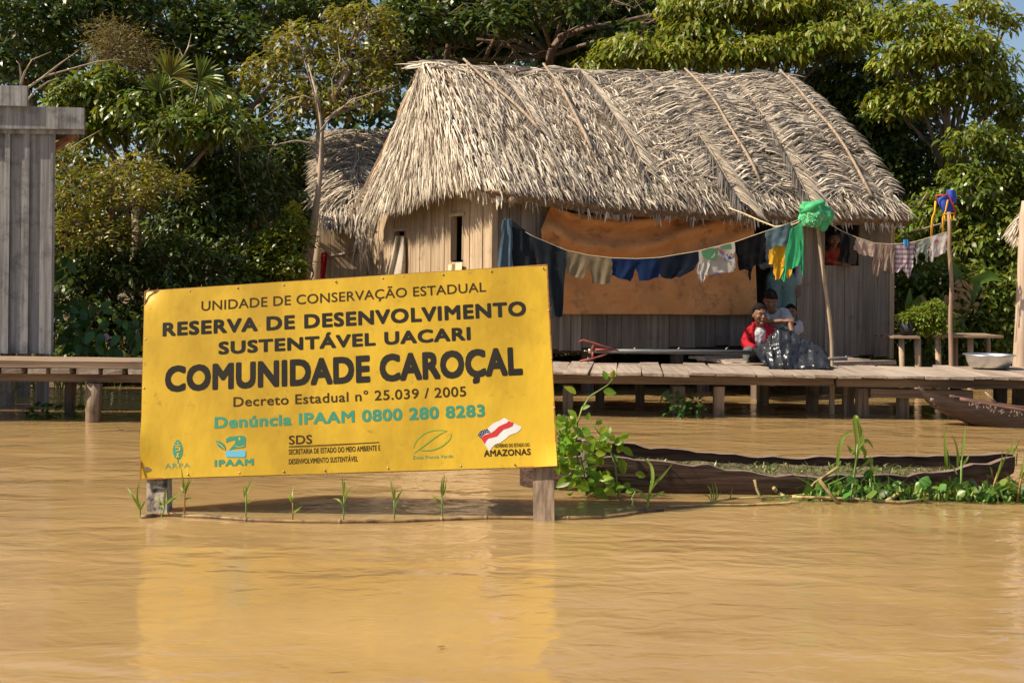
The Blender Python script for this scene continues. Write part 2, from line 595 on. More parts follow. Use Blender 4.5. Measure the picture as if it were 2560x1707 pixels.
def SH(px, py, off=0.0):
    """like S, following the waves of the sheet"""
    u = v = 0.5
    for _ in range(4):
        xl, xr = ca[0] + (cdn[0] - ca[0]) * v, cb[0] + (cc[0] - cb[0]) * v
        u = (px - xl) / (xr - xl)
        yt, yb = ca[1] + (cb[1] - ca[1]) * u, cdn[1] + (cc[1] - cdn[1]) * u
        v = (py - yt) / (yb - yt)
    return S(px, py, off + sheet_wave(u * 2, v))


def sign_mat(name, c1, c2):
    m = M(name, c1, c2, (1.6, 1.6, 0.9), 0.40, 0.4, spec=0.45, detail=5, dist=0.025, lo=0.36, hi=0.62,
          stain=(19.0, (0.24, 0.13, 0.025), 0.60, 0.80))
    return m


signboard = thing('signboard', 'yellow metal community signboard on two wooden posts standing in the brown water', 'sign', onz(860, 1290))
ca, cb, cc, cdn = (362, 728), (1367, 662), (1393, 1165), (350, 1197)      # corners, clockwise from top left
NX, NYY = 48, 24


def sp(u, v, off=0.0):
    a = (ca[0] + (cb[0] - ca[0]) * u, ca[1] + (cb[1] - ca[1]) * u)
    b = (cdn[0] + (cc[0] - cdn[0]) * u, cdn[1] + (cc[1] - cdn[1]) * u)
    p = S(a[0] + (b[0] - a[0]) * v, a[1] + (b[1] - a[1]) * v, off)
    return p


pm_ = MB()
frows, brows = [], []
for j in range(NYY + 1):
    fr, br = [], []
    for i in range(NX + 1):
        u, v = i / NX, j / NYY
        bend = -0.03 * max(0, 1 - math.hypot(u * 2.1, (1 - v) * 1.0) / 0.12) + 0.03 * max(0, 1 - math.hypot((1 - u) * 2.1, (1 - v) * 1.0) / 0.1) - 0.03 * max(0, 1 - math.hypot(u * 2.1, v) / 0.08) + 0.02 * max(0, 1 - u / 0.03) * max(0, 1 - abs(v - 0.8) / 0.12)
        o = sheet_wave(u * 2, v) + bend
        fr.append(sp(u, v, o))
        br.append(sp(u, v, o - 0.003))
    frows.append(fr)
    brows.append(br)
pm_.grid(frows)
pm_.grid([list(reversed(r)) for r in brows])
panel = pm_.build('panel', sign_mat('yellow_sign_paint', (0.45, 0.275, 0.012), (0.70, 0.45, 0.024)), signboard)
ed = MB()
for a, b in ((ca, cb), (cb, cc), (cc, cdn), (cdn, ca)):
    ed.beam(S(*a, -0.005), S(*b, -0.005), 0.007, 0.007, up=SIGN_N)
ed.build('rusty_edge', M('rusty_edge', (0.20, 0.07, 0.02), (0.42, 0.2, 0.04), (30, 30, 30), 0.8), signboard)
batt = MB()
for v in (0.06, 0.5, 0.93):
    batt.beam(sp(0.01, v, -0.022), sp(0.99, v, -0.022), 0.05, 0.024, up=SIGN_N)
batt.build('back_batten', MAT['post_dark'], signboard)
for (xa, xb, yb, ytop, mm) in ((360, 412, 1296, 0.05, 'paleplank'), (1331, 1385, 1290, 0.05, 'post')):
    pb = MB()
    c0 = S((xa + xb) / 2, 1194 if xa < 500 else 1170, -0.08)
    top = S((xa + xb) / 2 - 3, 900, -0.08)
    d = (top - c0).normalized()
    c0 = c0 - d * 0.55
    pb.beam(c0, top + d * 0.3, 0.108, 0.09, up=-SIGN_N, jit=0.002)
    pb.build('post', MAT[mm], signboard)
riv = MB()
riv.ball((0, 0, 0), (0.005, 0.005, 0.003), Matrix.Identity(3), 8, 4)
rq = SIGN_N.to_track_quat('Z', 'Y').to_matrix()
rme = None
RIVS = [(x, ca[1] + (cb[1] - ca[1]) * (x - ca[0]) / (cb[0] - ca[0]) + 7) for x in (475, 594, 709, 839, 957, 1107, 1228, 1357)]
RIVS += [(x, cdn[1] + (cc[1] - cdn[1]) * (x - cdn[0]) / (cc[0] - cdn[0]) - 8) for x in (470, 599, 709, 812, 970, 1152, 1286, 1378)]
RIVS += [(364, 848), (360, 970), (356, 1095), (1372, 776), (1379, 896), (1386, 1019)]
for (x, y) in RIVS:
    r_ = MB()
    r_.ball(S(x, y, 0.002), (0.0055, 0.0055, 0.0035), rq, 8, 4)
    r_.build('rivet', MAT['nail'], panel)

def text_mesh(s, bold=0.0, space=1.0):
    """flat triangles of a line of text; returns vertices, faces, and the cap height of the font"""
    cu = bpy.data.curves.new('text', 'FONT')
    cu.body = s
    cu.size = 1
    cu.offset = min(0.0, bold)
    cu.space_character = space
    cu.fill_mode = 'FRONT'
    cu.resolution_u = 4
    o = bpy.data.objects.new('text', cu)
    COL.objects.link(o)
    dg = bpy.context.evaluated_depsgraph_get()
    me = bpy.data.meshes.new_from_object(o.evaluated_get(dg))
    vs = [v.co.copy() for v in me.vertices]
    fs = [tuple(p.vertices) for p in me.polygons]
    bpy.data.objects.remove(o)
    bpy.data.curves.remove(cu)
    bpy.data.meshes.remove(me)
    if bold > 0:                              # thicken the strokes: shifted copies, each a hair above the last
        n, v0, f0 = len(vs), list(vs), list(fs)
        for k, (dx, dy) in enumerate(((1, 0), (-1, 0), (0, 1), (0, -1), (0.85, 0.85), (-0.85, 0.85), (0.85, -0.85), (-0.85, -0.85))):
            vs += [v + Vector((dx * bold, dy * bold, 0.012 * (k + 1))) for v in v0]
            fs += [tuple(i + n * (k + 1) for i in f) for f in f0]
    return vs, fs


_vs, _ = text_mesh('H')
CAP = max(v.y for v in _vs)


def text_line(s, p0, p1, hl, hr, place, mat, parent, bold=0.0, space=1.0, name='lettering', off=0.0035):
    """text whose baseline runs from photo pixel p0 to p1 with cap heights hl, hr in pixels; PLACE maps a pixel to the surface"""
    vs, fs = text_mesh(s, bold, space)
    x0, x1 = min(v.x for v in vs), max(v.x for v in vs)
    cap = CAP + bold * 2
    out = []
    for v in vs:
        t = (v.x - x0) / (x1 - x0)
        k = (v.y + bold) / cap
        px = p0[0] + (p1[0] - p0[0]) * t
        py = p0[1] + (p1[1] - p0[1]) * t - (hl + (hr - hl) * t) * k
        px += (-12 / 469 + (26 / 503 + 12 / 469) * ((px - 356) / 1020)) * (py - (p0[1] + (p1[1] - p0[1]) * t)) * 1.0
        out.append(place(px, py, off + v.z * 0.003))
    m = MB()
    m.add(out, fs)
    return m.build(name, mat, parent)


ink = M('sign_dark_ink', (0.02, 0.018, 0.014), (0.03, 0.026, 0.018), (3, 3, 3), 0.6, spec=0.15)
ink2 = M('sign_brown_ink', (0.045, 0.026, 0.008), (0.06, 0.035, 0.011), (3, 3, 3), 0.6, spec=0.15)
grn = M('sign_green_ink', (0.045, 0.24, 0.15), (0.06, 0.28, 0.17), (3, 3, 3), 0.5, spec=0.3)
grn2 = M('sign_leaf_green', (0.16, 0.38, 0.06), rough=0.5)
blu = M('sign_light_blue', (0.12, 0.45, 0.62), rough=0.5)
whi = M('sign_white', (0.66, 0.66, 0.64), (0.74, 0.74, 0.72), (4, 4, 4), 0.5)
redi = M('sign_red', (0.58, 0.035, 0.03), rough=0.5)
navy = M('sign_navy', (0.02, 0.03, 0.10), rough=0.5)
LN = [
    ('UNIDADE DE CONSERVAÇÃO ESTADUAL', (503.6, 777.5), (1215, 729), 24, 23.5, ink2, 0.010, 1.04),
    ('RESERVA DE DESENVOLVIMENTO', (406.7, 841.5), (1315.8, 789.3), 34.5, 37, ink, 0.042, 1.12),
    ('SUSTENTÁVEL UACARI', (546, 886.5), (1177, 850), 32, 33, ink, 0.042, 1.12),
    ('COMUNIDADE CAROÇAL', (412, 980.5), (1307.7, 937.5), 65, 71, ink, 0.048, 1.06),
    ('Decreto Estadual n° 25.039 / 2005', (583.4, 1016.7), (1165.7, 990.6), 24, 25, ink2, 0.014, 1.06),
    ('Denúncia IPAAM 0800 280 8283', (536, 1070.8), (1213, 1041.5), 28.5, 31, grn, 0.036, 1.08),
    ('SDS', (722, 1110.8), (780, 1108.5), 22, 22, ink2, 0.016, 1.03),
    ('SECRETARIA DE ESTADO DO MEIO AMBIENTE E', (721.6, 1135.7), (950.7, 1125.8), 13, 13.5, ink2, 0.016, 1.04),
    ('DESENVOLVIMENTO SUSTENTÁVEL', (722, 1160), (894.7, 1152.8), 13, 13, ink2, 0.016, 1.04),
    ('IPAAM', (536.5, 1166.5), (634.7, 1162.7), 17, 17, grn, 0.05, 1.16),
    ('ARPA', (412.7, 1171), (475, 1168.7), 12.5, 12, grn, -0.004, 1.2),
    ('Zona Franca Verde', (1031.8, 1147.7), (1132.7, 1144), 8.5, 8.5, grn, 0.0, 1.05),
    ('GOVERNO DO ESTADO DO', (1236.6, 1118.7), (1323.7, 1115.5), 9, 9, ink2, 0.02, 1.04),
    ('AMAZONAS', (1210, 1141.4), (1327, 1136.6), 16.5, 16, ink2, 0.03, 1.05),
]
for (s, p0, p1, hl, hr, mt, bold, spc) in LN:
    text_line(s, p0, p1, hl, hr, SH, mt, signboard, bold, spc, off=0.0009)


def art(name, parts, mats, sc, ox, oy, stroke=None):
    """an emblem painted on the sign: polygons in a crop's pixels, later ones on top"""
    m = MB()
    for k, (mi, pts) in enumerate(parts):
        m.poly([SH(ox + x * sc, oy + y * sc, 0.0012 + 0.0004 * k) for x, y in pts], mi)
    return m.build(name, mats, signboard)


def stroke_poly(pts, w):
    """outline of a brush stroke along pts"""
    L_, R_ = [], []
    n = len(pts)
    for i, (x, y) in enumerate(pts):
        x0, y0 = pts[max(0, i - 1)]
        x1, y1 = pts[min(n - 1, i + 1)]
        d = math.hypot(x1 - x0, y1 - y0) or 1
        k = w * (0.45 + 0.55 * math.sin(math.pi * (i + 0.5) / n)) / 2
        L_.append((x - (y1 - y0) / d * k, y + (x1 - x0) / d * k))
        R_.append((x + (y1 - y0) / d * k, y - (x1 - x0) / d * k))
    return L_ + R_[::-1]


yel = M('sign_yellow_detail', (0.68, 0.41, 0.018), (0.74, 0.45, 0.022), (3, 3, 3), 0.42)
K = 520 / 2352
el = [(293 + 57 * math.sin(t) * (1 - 0.12 * math.cos(t)), 378 - 112 * math.cos(t) * abs(math.cos(t)) ** 0.25) for t in [2 * math.pi * i / 24 for i in range(24)]]
art('tree_emblem', [(0, el), (0, [(288, 480), (298, 480), (297, 532), (289, 532)]),
                    (1, [(282, 300), (293, 290), (304, 300), (293, 314)]), (1, [(258, 325), (325, 322), (325, 330), (258, 333)]),
                    (1, [(268, 345), (302, 340), (302, 372), (294, 372), (292, 350), (280, 352), (280, 362), (268, 362)]),
                    (1, [(308, 350), (322, 350), (322, 392), (268, 396), (268, 388), (308, 384)]),
                    (1, [(284, 412), (294, 420), (304, 412), (300, 440), (312, 468), (302, 470), (294, 450), (284, 470), (274, 468), (287, 440)])], [grn, yel], K, 380, 1040)
art('river_emblem', [(0, [(838, 300), (838, 255), (880, 232), (1000, 220), (1045, 225), (1060, 245), (1058, 345), (1035, 358), (960, 366), (870, 382), (900, 350), (940, 305), (940, 265), (880, 282)]),
                     (1, [(982, 240), (998, 240), (998, 270), (982, 270)]), (1, stroke_poly([(935, 332), (975, 350), (1020, 344), (1052, 330)], 7)),
                     (2, [(832, 398), (880, 385), (950, 396), (1000, 388), (1060, 388), (1060, 450), (1045, 464), (850, 462), (832, 450)]),
                     (0, [(720, 280), (770, 283), (810, 310), (828, 345), (830, 380), (785, 365), (745, 335)]),
                     (1, stroke_poly([(735, 295), (785, 330), (828, 378)], 8))], [grn, yel, blu], K, 380, 1040)
art('rule_line', [(0, [(1545, 340), (2352, 303), (2570, 291), (2570, 301), (2352, 313), (1545, 350)])], [ink2], K, 380, 1040)
K = 420 / 2352
art('leaf_emblem', [(0, stroke_poly(q, 13)) for q in (
    [(300, 560), (320, 500), (350, 450), (390, 405), (440, 365), (500, 335), (560, 316), (620, 308), (700, 309), (770, 318)],
    [(770, 318), (720, 340), (680, 360), (610, 405), (560, 440), (510, 478), (470, 510), (420, 545), (380, 575), (340, 605), (300, 635)],
    [(830, 345), (826, 385), (815, 420), (785, 460), (740, 500), (690, 535), (640, 560), (580, 580), (520, 590), (440, 590), (370, 578)])], [grn2], K, 980, 1020)
art('flag_emblem', [(0, [(1335, 290), (1420, 210), (1500, 180), (1570, 135), (1625, 165), (1700, 210), (1815, 262), (1800, 300), (1740, 345), (1650, 375), (1590, 430), (1520, 480), (1440, 510), (1400, 550), (1365, 605), (1300, 510), (1245, 420), (1205, 375), (1245, 320)]),
                    (1, [(1245, 420), (1290, 380), (1390, 345), (1440, 310), (1490, 260), (1550, 230), (1610, 205), (1630, 178), (1705, 210), (1690, 250), (1640, 275), (1560, 300), (1510, 350), (1470, 395), (1400, 415), (1350, 425), (1320, 460), (1300, 505)]),
                    (2, [(1200, 375), (1245, 320), (1335, 290), (1380, 340), (1310, 350), (1265, 385), (1240, 420)])] +
    [(0, [(x, y), (x + 9, y), (x + 9, y + 9), (x, y + 9)]) for x, y in ((1222, 365), (1240, 345), (1262, 330), (1285, 318), (1310, 306), (1328, 318), (1250, 370), (1290, 340), (1232, 392), (1318, 332), (1345, 325), (1265, 352))],
    [whi, redi, navy], K, 980, 1020)


# ------------------------------------------------------------------ the two landing stages
def plank_row(mb, x0, x1, y0, y1, z, w=0.19, t=0.03, slope=0.0, skew=0.0, gap=0.012):
    """cross planks side by side along x"""
    x = x0
    while x < x1:
        ww = w * R.uniform(0.75, 1.2)
        a, b = y0 + R.uniform(-0.03, 0.03), y1 + R.uniform(-0.12, 0.12)
        dz = R.uniform(-0.006, 0.006)
        m = Matrix.Translation((x + ww / 2, (a + b) / 2, z + dz)) @ Matrix.Rotation(skew + R.uniform(-0.012, 0.012), 4, 'Z') @ Matrix.Rotation(R.uniform(-0.012, 0.012), 4, 'Y')
        mb.box((-ww / 2 + gap / 2, -(b - a) / 2, -t), (ww / 2 - gap / 2, (b - a) / 2, 0), m=m, jit=0.003)
        x += ww


DZ = 0.41
pier = thing('plank_pier', 'long plank landing stage on square posts in front of the thatched house', 'pier', (2.5, 11.7, 0))
mb = MB()
plank_row(mb, -0.4, 7.2, 11.0, 12.42, DZ, 0.205, 0.024, skew=-0.10)
mb.build('deck', MAT['deck'], pier)
mb = MB()
for y, d in ((11.16, 0.075), (11.75, 0.075), (12.3, 0.075)):
    mb.beam((-0.5, y, DZ - 0.037 - d / 2), (3.0, y + 0.02, DZ - 0.037 - d / 2), 0.07, d)
    mb.beam((3.02, y - 0.015, DZ - 0.040 - d / 2), (7.3, y, DZ - 0.040 - d / 2), 0.07, d)
mb.build('stringer', MAT['beam'], pier)
mb = MB()
mb.beam((3.35, 11.2, 0.235), (4.3, 11.2, 0.225), 0.09, 0.08)
mb.build('cross_beam', MAT['beam'], pier)
for (px, wpx, Y, mt, lean) in ((1696, 28, 11.24, 'post_dark', 0.0), (1796, 26, 11.24, 'post', 0), (2155, 28, 11.24, 'post_dark', 0), (2256, 26, 11.24, 'post_dark', 0), (2391, 28, 11.24, 'post_dark', 0), (2120, 25, 11.5, 'post', 0.0), (2080, 12, 11.5, 'pole', 0),
                               (2031, 27, 11.85, 'post', -0.03), (1908, 25, 12.28, 'post', -0.015), (1500, 22, 12.2, 'post_dark', 0), (1600, 22, 12.2, 'post_dark', 0.0), (2545, 24, 12.3, 'post', 0.0), (2500, 26, 11.75, 'post_dark', 0), (1420, 26, 11.24, 'post_dark', 0)):
    p = at(px, 1000, Y)
    wd = wpx / F * Y
    pb = MB()
    pb.beam((p.x + lean, Y, -0.5), (p.x - lean * 0.3, Y, DZ - 0.135), wd, wd * 0.9, up=Vector((0, 1, 0)), jit=0.004, taper=0.96)
    pb.build('pile', MAT[mt], pier)

LZ = 0.52
pier2 = thing('board_walkway', 'narrow brown boardwalk on thick piles beside the grey plank building', 'pier', (-3.8, 10.5, 0))
mb = MB()
for i, (y0, y1) in enumerate(((10.2, 10.42), (10.43, 10.64), (10.65, 10.86))):
    mb.beam((-7.2, (y0 + y1) / 2, LZ - 0.028), (-1.6, (y0 + y1) / 2, LZ - 0.026 - 0.004 * i), (y1 - y0), 0.055, jit=0.004)
mb.build('deck', MAT['deckx'], pier2)
mb = MB()
x = -6.3
while x < -1.7:
    ww = R.uniform(0.15, 0.19)
    mb.box((x, 10.16 + R.uniform(0, 0.03), LZ - 0.105), (x + ww, 10.95, LZ - 0.062), jit=0.004)
    x += ww + R.uniform(0.04, 0.06)
mb.build('cross_plank', MAT['deck'], pier2)
mb = MB()
mb.beam((-7.2, 10.3, LZ - 0.145), (-1.6, 10.3, LZ - 0.145), 0.07, 0.07, jit=0.003)
mb.beam((-7.2, 10.8, LZ - 0.145), (-1.6, 10.8, LZ - 0.145), 0.07, 0.07, jit=0.003)
mb.build('stringer', MAT['beam'], pier2)
for (px, wpx, Y, mt) in ((235, 42, 10.28, 'post'), (176, 30, 10.75, 'post_dark'), (640, 40, 10.3, 'post'), (-70, 40, 10.3, 'post')):
    p = at(px, 1000, Y)
    wd = wpx / F * Y
    pb = MB()
    pb.tube([(p.x, Y, -0.5), (p.x - 0.005, Y, 0.1), (p.x + 0.005, Y, LZ - 0.19)], [wd / 2 * 0.85, wd / 2 * 0.92, wd / 2], 9)
    pb.build('pile', MAT[mt], pier2)

# ------------------------------------------------------------------ grey plank building at the left
GY = 11.0
gb = thing('plank_building', 'grey weathered plank building on stilts at the left edge', 'building', (-5, GY, 0))


def gx(px):
    return at(px, 600, GY).x


mb = MB()
z0, z1 = LZ + 0.01, at(64, 300, GY).z
edges = [-7.6, -7.3, -7.05, -6.8, -6.55, -6.3, -6.05, -5.8, -5.55, -5.3, -5.05, -4.85, gx(19), gx(68), gx(125)]
for a, b in zip(edges[:-1], edges[1:]):
    dy = R.uniform(0, 0.006)
    mb.box((a + 0.003, GY + dy, z0), (b - 0.003, GY + 0.025 + dy, z1))
SKW = Matrix(((1, -0.43, 0, 0.43 * GY), (0, 1, 0, 0), (0, 0, 1, 0), (0, 0, 0, 1)))   # the side runs back and to the left
y = GY + 0.04
while y < GY + 1.5:
    mb.box((gx(125) - 0.03, y, z0), (gx(125) - 0.005, y + 0.235, z1), m=SKW)
    y += 0.24
for a in edges[:-1]:
    mb.box((a, GY + 1.5, z0), (a + 0.2, GY + 1.52, z1), m=SKW)
mb.build('plank_wall', MAT['wood_grey'], gb)
for px in (19, 68):
    q = MB()
    q.box((gx(px - 6), GY - 0.022, z0), (gx(px + 6), GY - 0.002, z1 - 0.003))
    q.build('cover_batten', MAT['wood_grey'], gb)
q = MB()
q.box((gx(125) + 0.002, GY - 0.012, z0), (gx(128) + 0.012, GY + 0.05, z1))
q.build('corner_trim', MAT['wood_grey'], gb)
q = MB()
a, b = at(-500, 249, GY - 0.06), at(210, 270, GY - 0.06)
a2, b2 = at(-500, 320, GY - 0.06), at(210, 323, GY - 0.06)
q.add([a, b, b2, a2] + [p + Vector((0, 0.03, 0)) for p in (a, b, b2, a2)], [(3, 2, 1, 0), (4, 5, 6, 7), (0, 1, 5, 4), (1, 2, 6, 5), (2, 3, 7, 6), (3, 0, 4, 7)])
q.build('fascia_board', MAT['wood_grey'], gb)
q = MB()
q.box((gx(-500), GY - 0.028, at(100, 336, GY).z), (gx(209), GY - 0.004, at(100, 319, GY).z))
q.build('lower_fascia', MAT['wood_grey'], gb)
q = MB()
a, b, c, d = at(-500, 205, GY - 0.1), at(68, 215, GY - 0.1), at(67, 266, GY - 0.1), at(-500, 250, GY - 0.1)
q.add([a, b, c, d] + [p + Vector((0, 0.03, 0)) for p in (a, b, c, d)], [(3, 2, 1, 0), (4, 5, 6, 7), (0, 1, 5, 4), (1, 2, 6, 5), (2, 3, 7, 6), (3, 0, 4, 7)])
q.build('gable_board', MAT['wood_grey'], gb)
q = MB()
q.beam(at(134, 372, GY + 0.25), at(186, 338, GY + 0.25), 0.05, 0.08, up=Vector((0, 1, 0)))
q.beam(at(128, 345, GY + 0.3), at(195, 338, GY + 0.3), 0.05, 0.05, up=Vector((0, 1, 0)))
q.build('eave_bracket', M('reddish_new_wood', (0.22, 0.1, 0.05), (0.38, 0.19, 0.1), (20, 20, 20), 0.8), gb)
q = MB()
zt = at(0, 268, GY).z
q.box((-8, GY + 0.03, zt - 0.06), (gx(150), GY + 1.7, zt - 0.03), m=SKW)
q.build('roof', MAT['wood_grey'], gb)
for px, Y in ((106, GY + 0.4), (20, GY + 0.5), (60, GY + 1.3)):
    p = at(px, 900, Y)
    q = MB()
    q.beam((p.x, Y, -0.5), (p.x, Y, z0 - 0.005), 0.1, 0.1, jit=0.004)
    q.build('stilt', MAT['wood_grey'], gb)

# ------------------------------------------------------------------ the thatched house
HY = math.radians(26)
HA = Vector((-0.215, 12.83, 0))
HU, HV = Vector((math.cos(HY), math.sin(HY), 0)), Vector((-math.sin(HY), math.cos(HY), 0))
HL, HW, HF = 5.62, 3.85, 0.5
house = thing('thatched_house', 'old plank house on stilts with a steep dry palm thatch roof', 'house', HA, HY)


def hw(u, v, z):
    return HA + HU * u + HV * v + Vector((0, 0, z))


def hfront(px, py, off=0.0):
    """(u, z) on the front wall, or on a plane OFF metres in front of it"""
    p = onplane(px, py, HA - HV * off, HV)
    d = p - HA
    return d.dot(HU), p.z


def hgable(px, py):
    p = onplane(px, py, HA, HU)
    return (p - HA).dot(HV), p.z


def eave_z(u):
    return 2.16 - 0.10 * min(1, max(0, u / 2.2)) - 0.02 * u / 5


def wall_planks(mb, axis, s0, s1, zb, zt, openings, width, t=0.024, off=0.0):
    """vertical boards along axis 'x' or 'y' of the house, cut round openings (a, b, za, zb)"""
    cuts = sorted({s0, s1} | {max(s0, min(s1, c)) for o in openings for c in o[:2]})
    for a, b in zip(cuts[:-1], cuts[1:]):
        n = max(1, round((b - a) / width))
        ws = [R.uniform(0.8, 1.2) for _ in range(n)]
        k = (b - a) / sum(ws)
        x = a
        for w_ in ws:
            w1 = w_ * k
            spans = [(zb + R.uniform(-0.02, 0.02), zt(x + w1 / 2))]
            for (oa, ob, za, zc) in openings:
                if oa - 1e-6 <= x + w1 / 2 <= ob + 1e-6:
                    spans = [q for lo, hi in spans for q in ((lo, min(hi, za)), (max(lo, zc), hi)) if q[1] - q[0] > 0.02]
            d = R.uniform(0, 0.012)
            for lo, hi in spans:
                if axis == 'x':
                    mb.box((x + 0.0035, off + d, lo), (x + w1 - 0.0035, off + d + t, hi))
                else:
                    mb.box((off + d, x + 0.002, lo), (off + d + t, x + w1 - 0.002, hi))
            x += w1


ud0, ud1 = hfront(1884, 700)[0], hfront(1993, 700)[0]
zdt = hfront(1940, 545)[1]
uw0, uw1 = hfront(2064, 620)[0], hfront(2149, 620)[0]
zws = hfront(2100, 664)[1]
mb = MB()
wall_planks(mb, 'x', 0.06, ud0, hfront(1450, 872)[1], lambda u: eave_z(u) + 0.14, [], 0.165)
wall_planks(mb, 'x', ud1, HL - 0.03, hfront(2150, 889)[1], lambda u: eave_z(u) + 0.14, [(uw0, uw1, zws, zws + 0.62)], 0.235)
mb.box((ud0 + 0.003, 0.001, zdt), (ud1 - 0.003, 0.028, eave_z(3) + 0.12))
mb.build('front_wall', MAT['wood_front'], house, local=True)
gw0, gz1 = hgable(1158, 600)[0], hgable(1140, 541)[1]
gw1, gz0 = hgable(1126, 600)[0], hgable(1140, 655)[1]
gc0, gcz1 = hgable(1014, 600)[0], hgable(1000, 578)[1]
gc1 = hgable(985, 600)[0]
mb = MB()
wall_planks(mb, 'y', 0.07, HW - 0.03, 0.36, lambda v: 2.3, [(gw0, gw1, gz0, gz1), (gc0, gc1, 0.45, gcz1)], 0.17)
mb.build('gable_wall', MAT['wood_wall'], house, local=True)
mb = MB()
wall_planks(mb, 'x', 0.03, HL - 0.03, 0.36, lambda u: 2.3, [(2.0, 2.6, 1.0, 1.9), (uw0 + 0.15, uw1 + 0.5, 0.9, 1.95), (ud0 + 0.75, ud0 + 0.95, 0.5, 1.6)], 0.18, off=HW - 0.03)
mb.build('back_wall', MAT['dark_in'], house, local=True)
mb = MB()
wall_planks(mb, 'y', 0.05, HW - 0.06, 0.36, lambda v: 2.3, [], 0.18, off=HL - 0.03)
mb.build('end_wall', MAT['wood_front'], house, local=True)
for (u, v) in ((0.028, 0.028), (HL, 0.02)):
    mb = MB()
    mb.box((u - 0.035, v - 0.035, 0.3), (u + 0.035, v + 0.04, 2.2))
    mb.build('corner_post', MAT['wood_wall'], house, local=True)
mb = MB()
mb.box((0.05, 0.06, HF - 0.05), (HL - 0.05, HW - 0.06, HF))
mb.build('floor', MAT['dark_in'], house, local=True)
for (a, b, lo, hi) in ((gw0, gw1, gz0, gz1), (gc0, gc1, 0.5, gcz1)):     # frames round the two openings of the gable wall
    mb = MB()
    for c in (a + 0.012, b - 0.012):
        mb.box((-0.006, c - 0.012, lo + 0.02), (0.07, c + 0.012, hi - 0.002))
    mb.box((-0.012, a - 0.04, hi), (0.05, b + 0.04, hi + 0.035))
    mb.build('window_frame', MAT['wood_wall'], house, local=True)
for (u, v) in [(x, y) for x in (0.15, 1.3, 2.5, 3.7, 4.7, 5.45) for y in (0.2, 1.9, 3.6)]:
    mb = MB()
    w_ = R.uniform(0.09, 0.14)
    mb.box((u - w_ / 2, v - w_ / 2, -0.5), (u + w_ / 2, v + w_ / 2, HF - 0.06), jit=0.008)
    mb.build('stilt', MAT['post_dark'], house, local=True)
for px, py, r_ in ((1285, 497, 0.036), (1545, 541, 0.034), (2215, 545, 0.03)):   # round beam ends under the eaves
    u, z = hfront(px, py, 0.33)
    mb = MB()
    mb.tube([(u - 0.02, -0.36, z - 0.02), (u, 0.4, z + 0.12)], r_, 10)
    mb.build('beam_end', MAT['pole'], house, local=True)
mb = MB()
u, z = hfront(1222, 475, 0.3)
mb.tube([(u, -0.3, z), (u + 0.35, -0.28, z - 0.03), (u + 1.2, -0.28, z - 0.07), (HL, -0.26, 2.1)], 0.016, 7)
mb.build('eave_pole', MAT['pole'], house, local=True)
# steps / porch boards between the pier and the door
porch = thing('porch_boards', 'rough loose boards laid from the pier to the doorway', 'boards', hw(3.2, -0.6, 0.35), HY)
mb = MB()
for i in range(7):
    mb.box((2.35 + i * 0.03, -1.45 + i * 0.21, 0.365 + R.uniform(-0.01, 0.012)), (4.3 + R.uniform(-0.2, 0.1), -1.26 + i * 0.21, 0.395), jit=0.008)
mb.v = [tuple(hw(*p)) for p in mb.v]
mb.build('plank', MAT['deck'], porch)
for (u, v) in ((2.6, -1.2), (4.1, -1.2), (2.6, -0.2), (4.1, -0.2)):
    mb = MB()
    mb.box((u - 0.05, v - 0.05, -0.5), (u + 0.05, v + 0.05, 0.36))
    mb.v = [tuple(hw(*p)) for p in mb.v]
    mb.build('stilt', MAT['post_dark'], porch)

# ---- roof: one sweeping surface from the gable end round to the right verge
RID_L, RID_R = Vector((-0.02, 1.95, 3.87)), Vector((5.5, 1.95, 4.2))
E_PTS = [Vector((-0.28, 3.45, 2.07)), Vector((-0.30, 2.0, 2.17)), Vector((-0.30, 0.6, 2.25)), Vector((-0.24, -0.10, 2.24)), Vector((-0.05, -0.34, 2.18)), Vector((0.4, -0.37, 2.14)), Vector((1.3, -0.38, 2.07)), Vector((2.8, -0.4, 2.05)), Vector((4.3, -0.38, 2.06)), Vector((5.62, -0.35, 2.08))]
_cum = [0]
for a, b in zip(E_PTS[:-1], E_PTS[1:]):
    _cum.append(_cum[-1] + (b - a).length)
ELEN = _cum[-1]
CORNER = _cum[4] / ELEN


def eave(s):
    d = s * ELEN
    for i in range(len(_cum) - 1):
        if d <= _cum[i + 1] or i == len(_cum) - 2:
            t = (d - _cum[i]) / (_cum[i + 1] - _cum[i])
            return E_PTS[i].lerp(E_PTS[i + 1], min(1, t))


def ridge(s):
    t = max(0.0, (s - CORNER * 0.93) / (1 - CORNER * 0.93))
    p = RID_L.lerp(RID_R, t)
    return p + Vector((0, 0, -0.05 * math.sin(math.pi * t) + 0.012 * math.sin(t * 23)))


def roof(s, b, lift=0.0):
    """point of the roof in house space; s along the eave, b from ridge (0) to eave (1)"""
    p, q = ridge(s), eave(s)
    d = q - p
    side = (eave(min(1, s + 0.01)) - eave(max(0, s - 0.01))).normalized()
    n = side.cross(d).normalized()
    if n.z < 0:
        n = -n
    x = p.lerp(q, b)
    k = 0.03 + 0.10 * min(1, max(0, (s - CORNER * 0.6) / (CORNER * 0.7)))
    return x + n * (k * math.sin(math.pi * b) + lift + 0.02 * smooth_noise(x, 1.6, 3.0)), n, d.normalized(), side


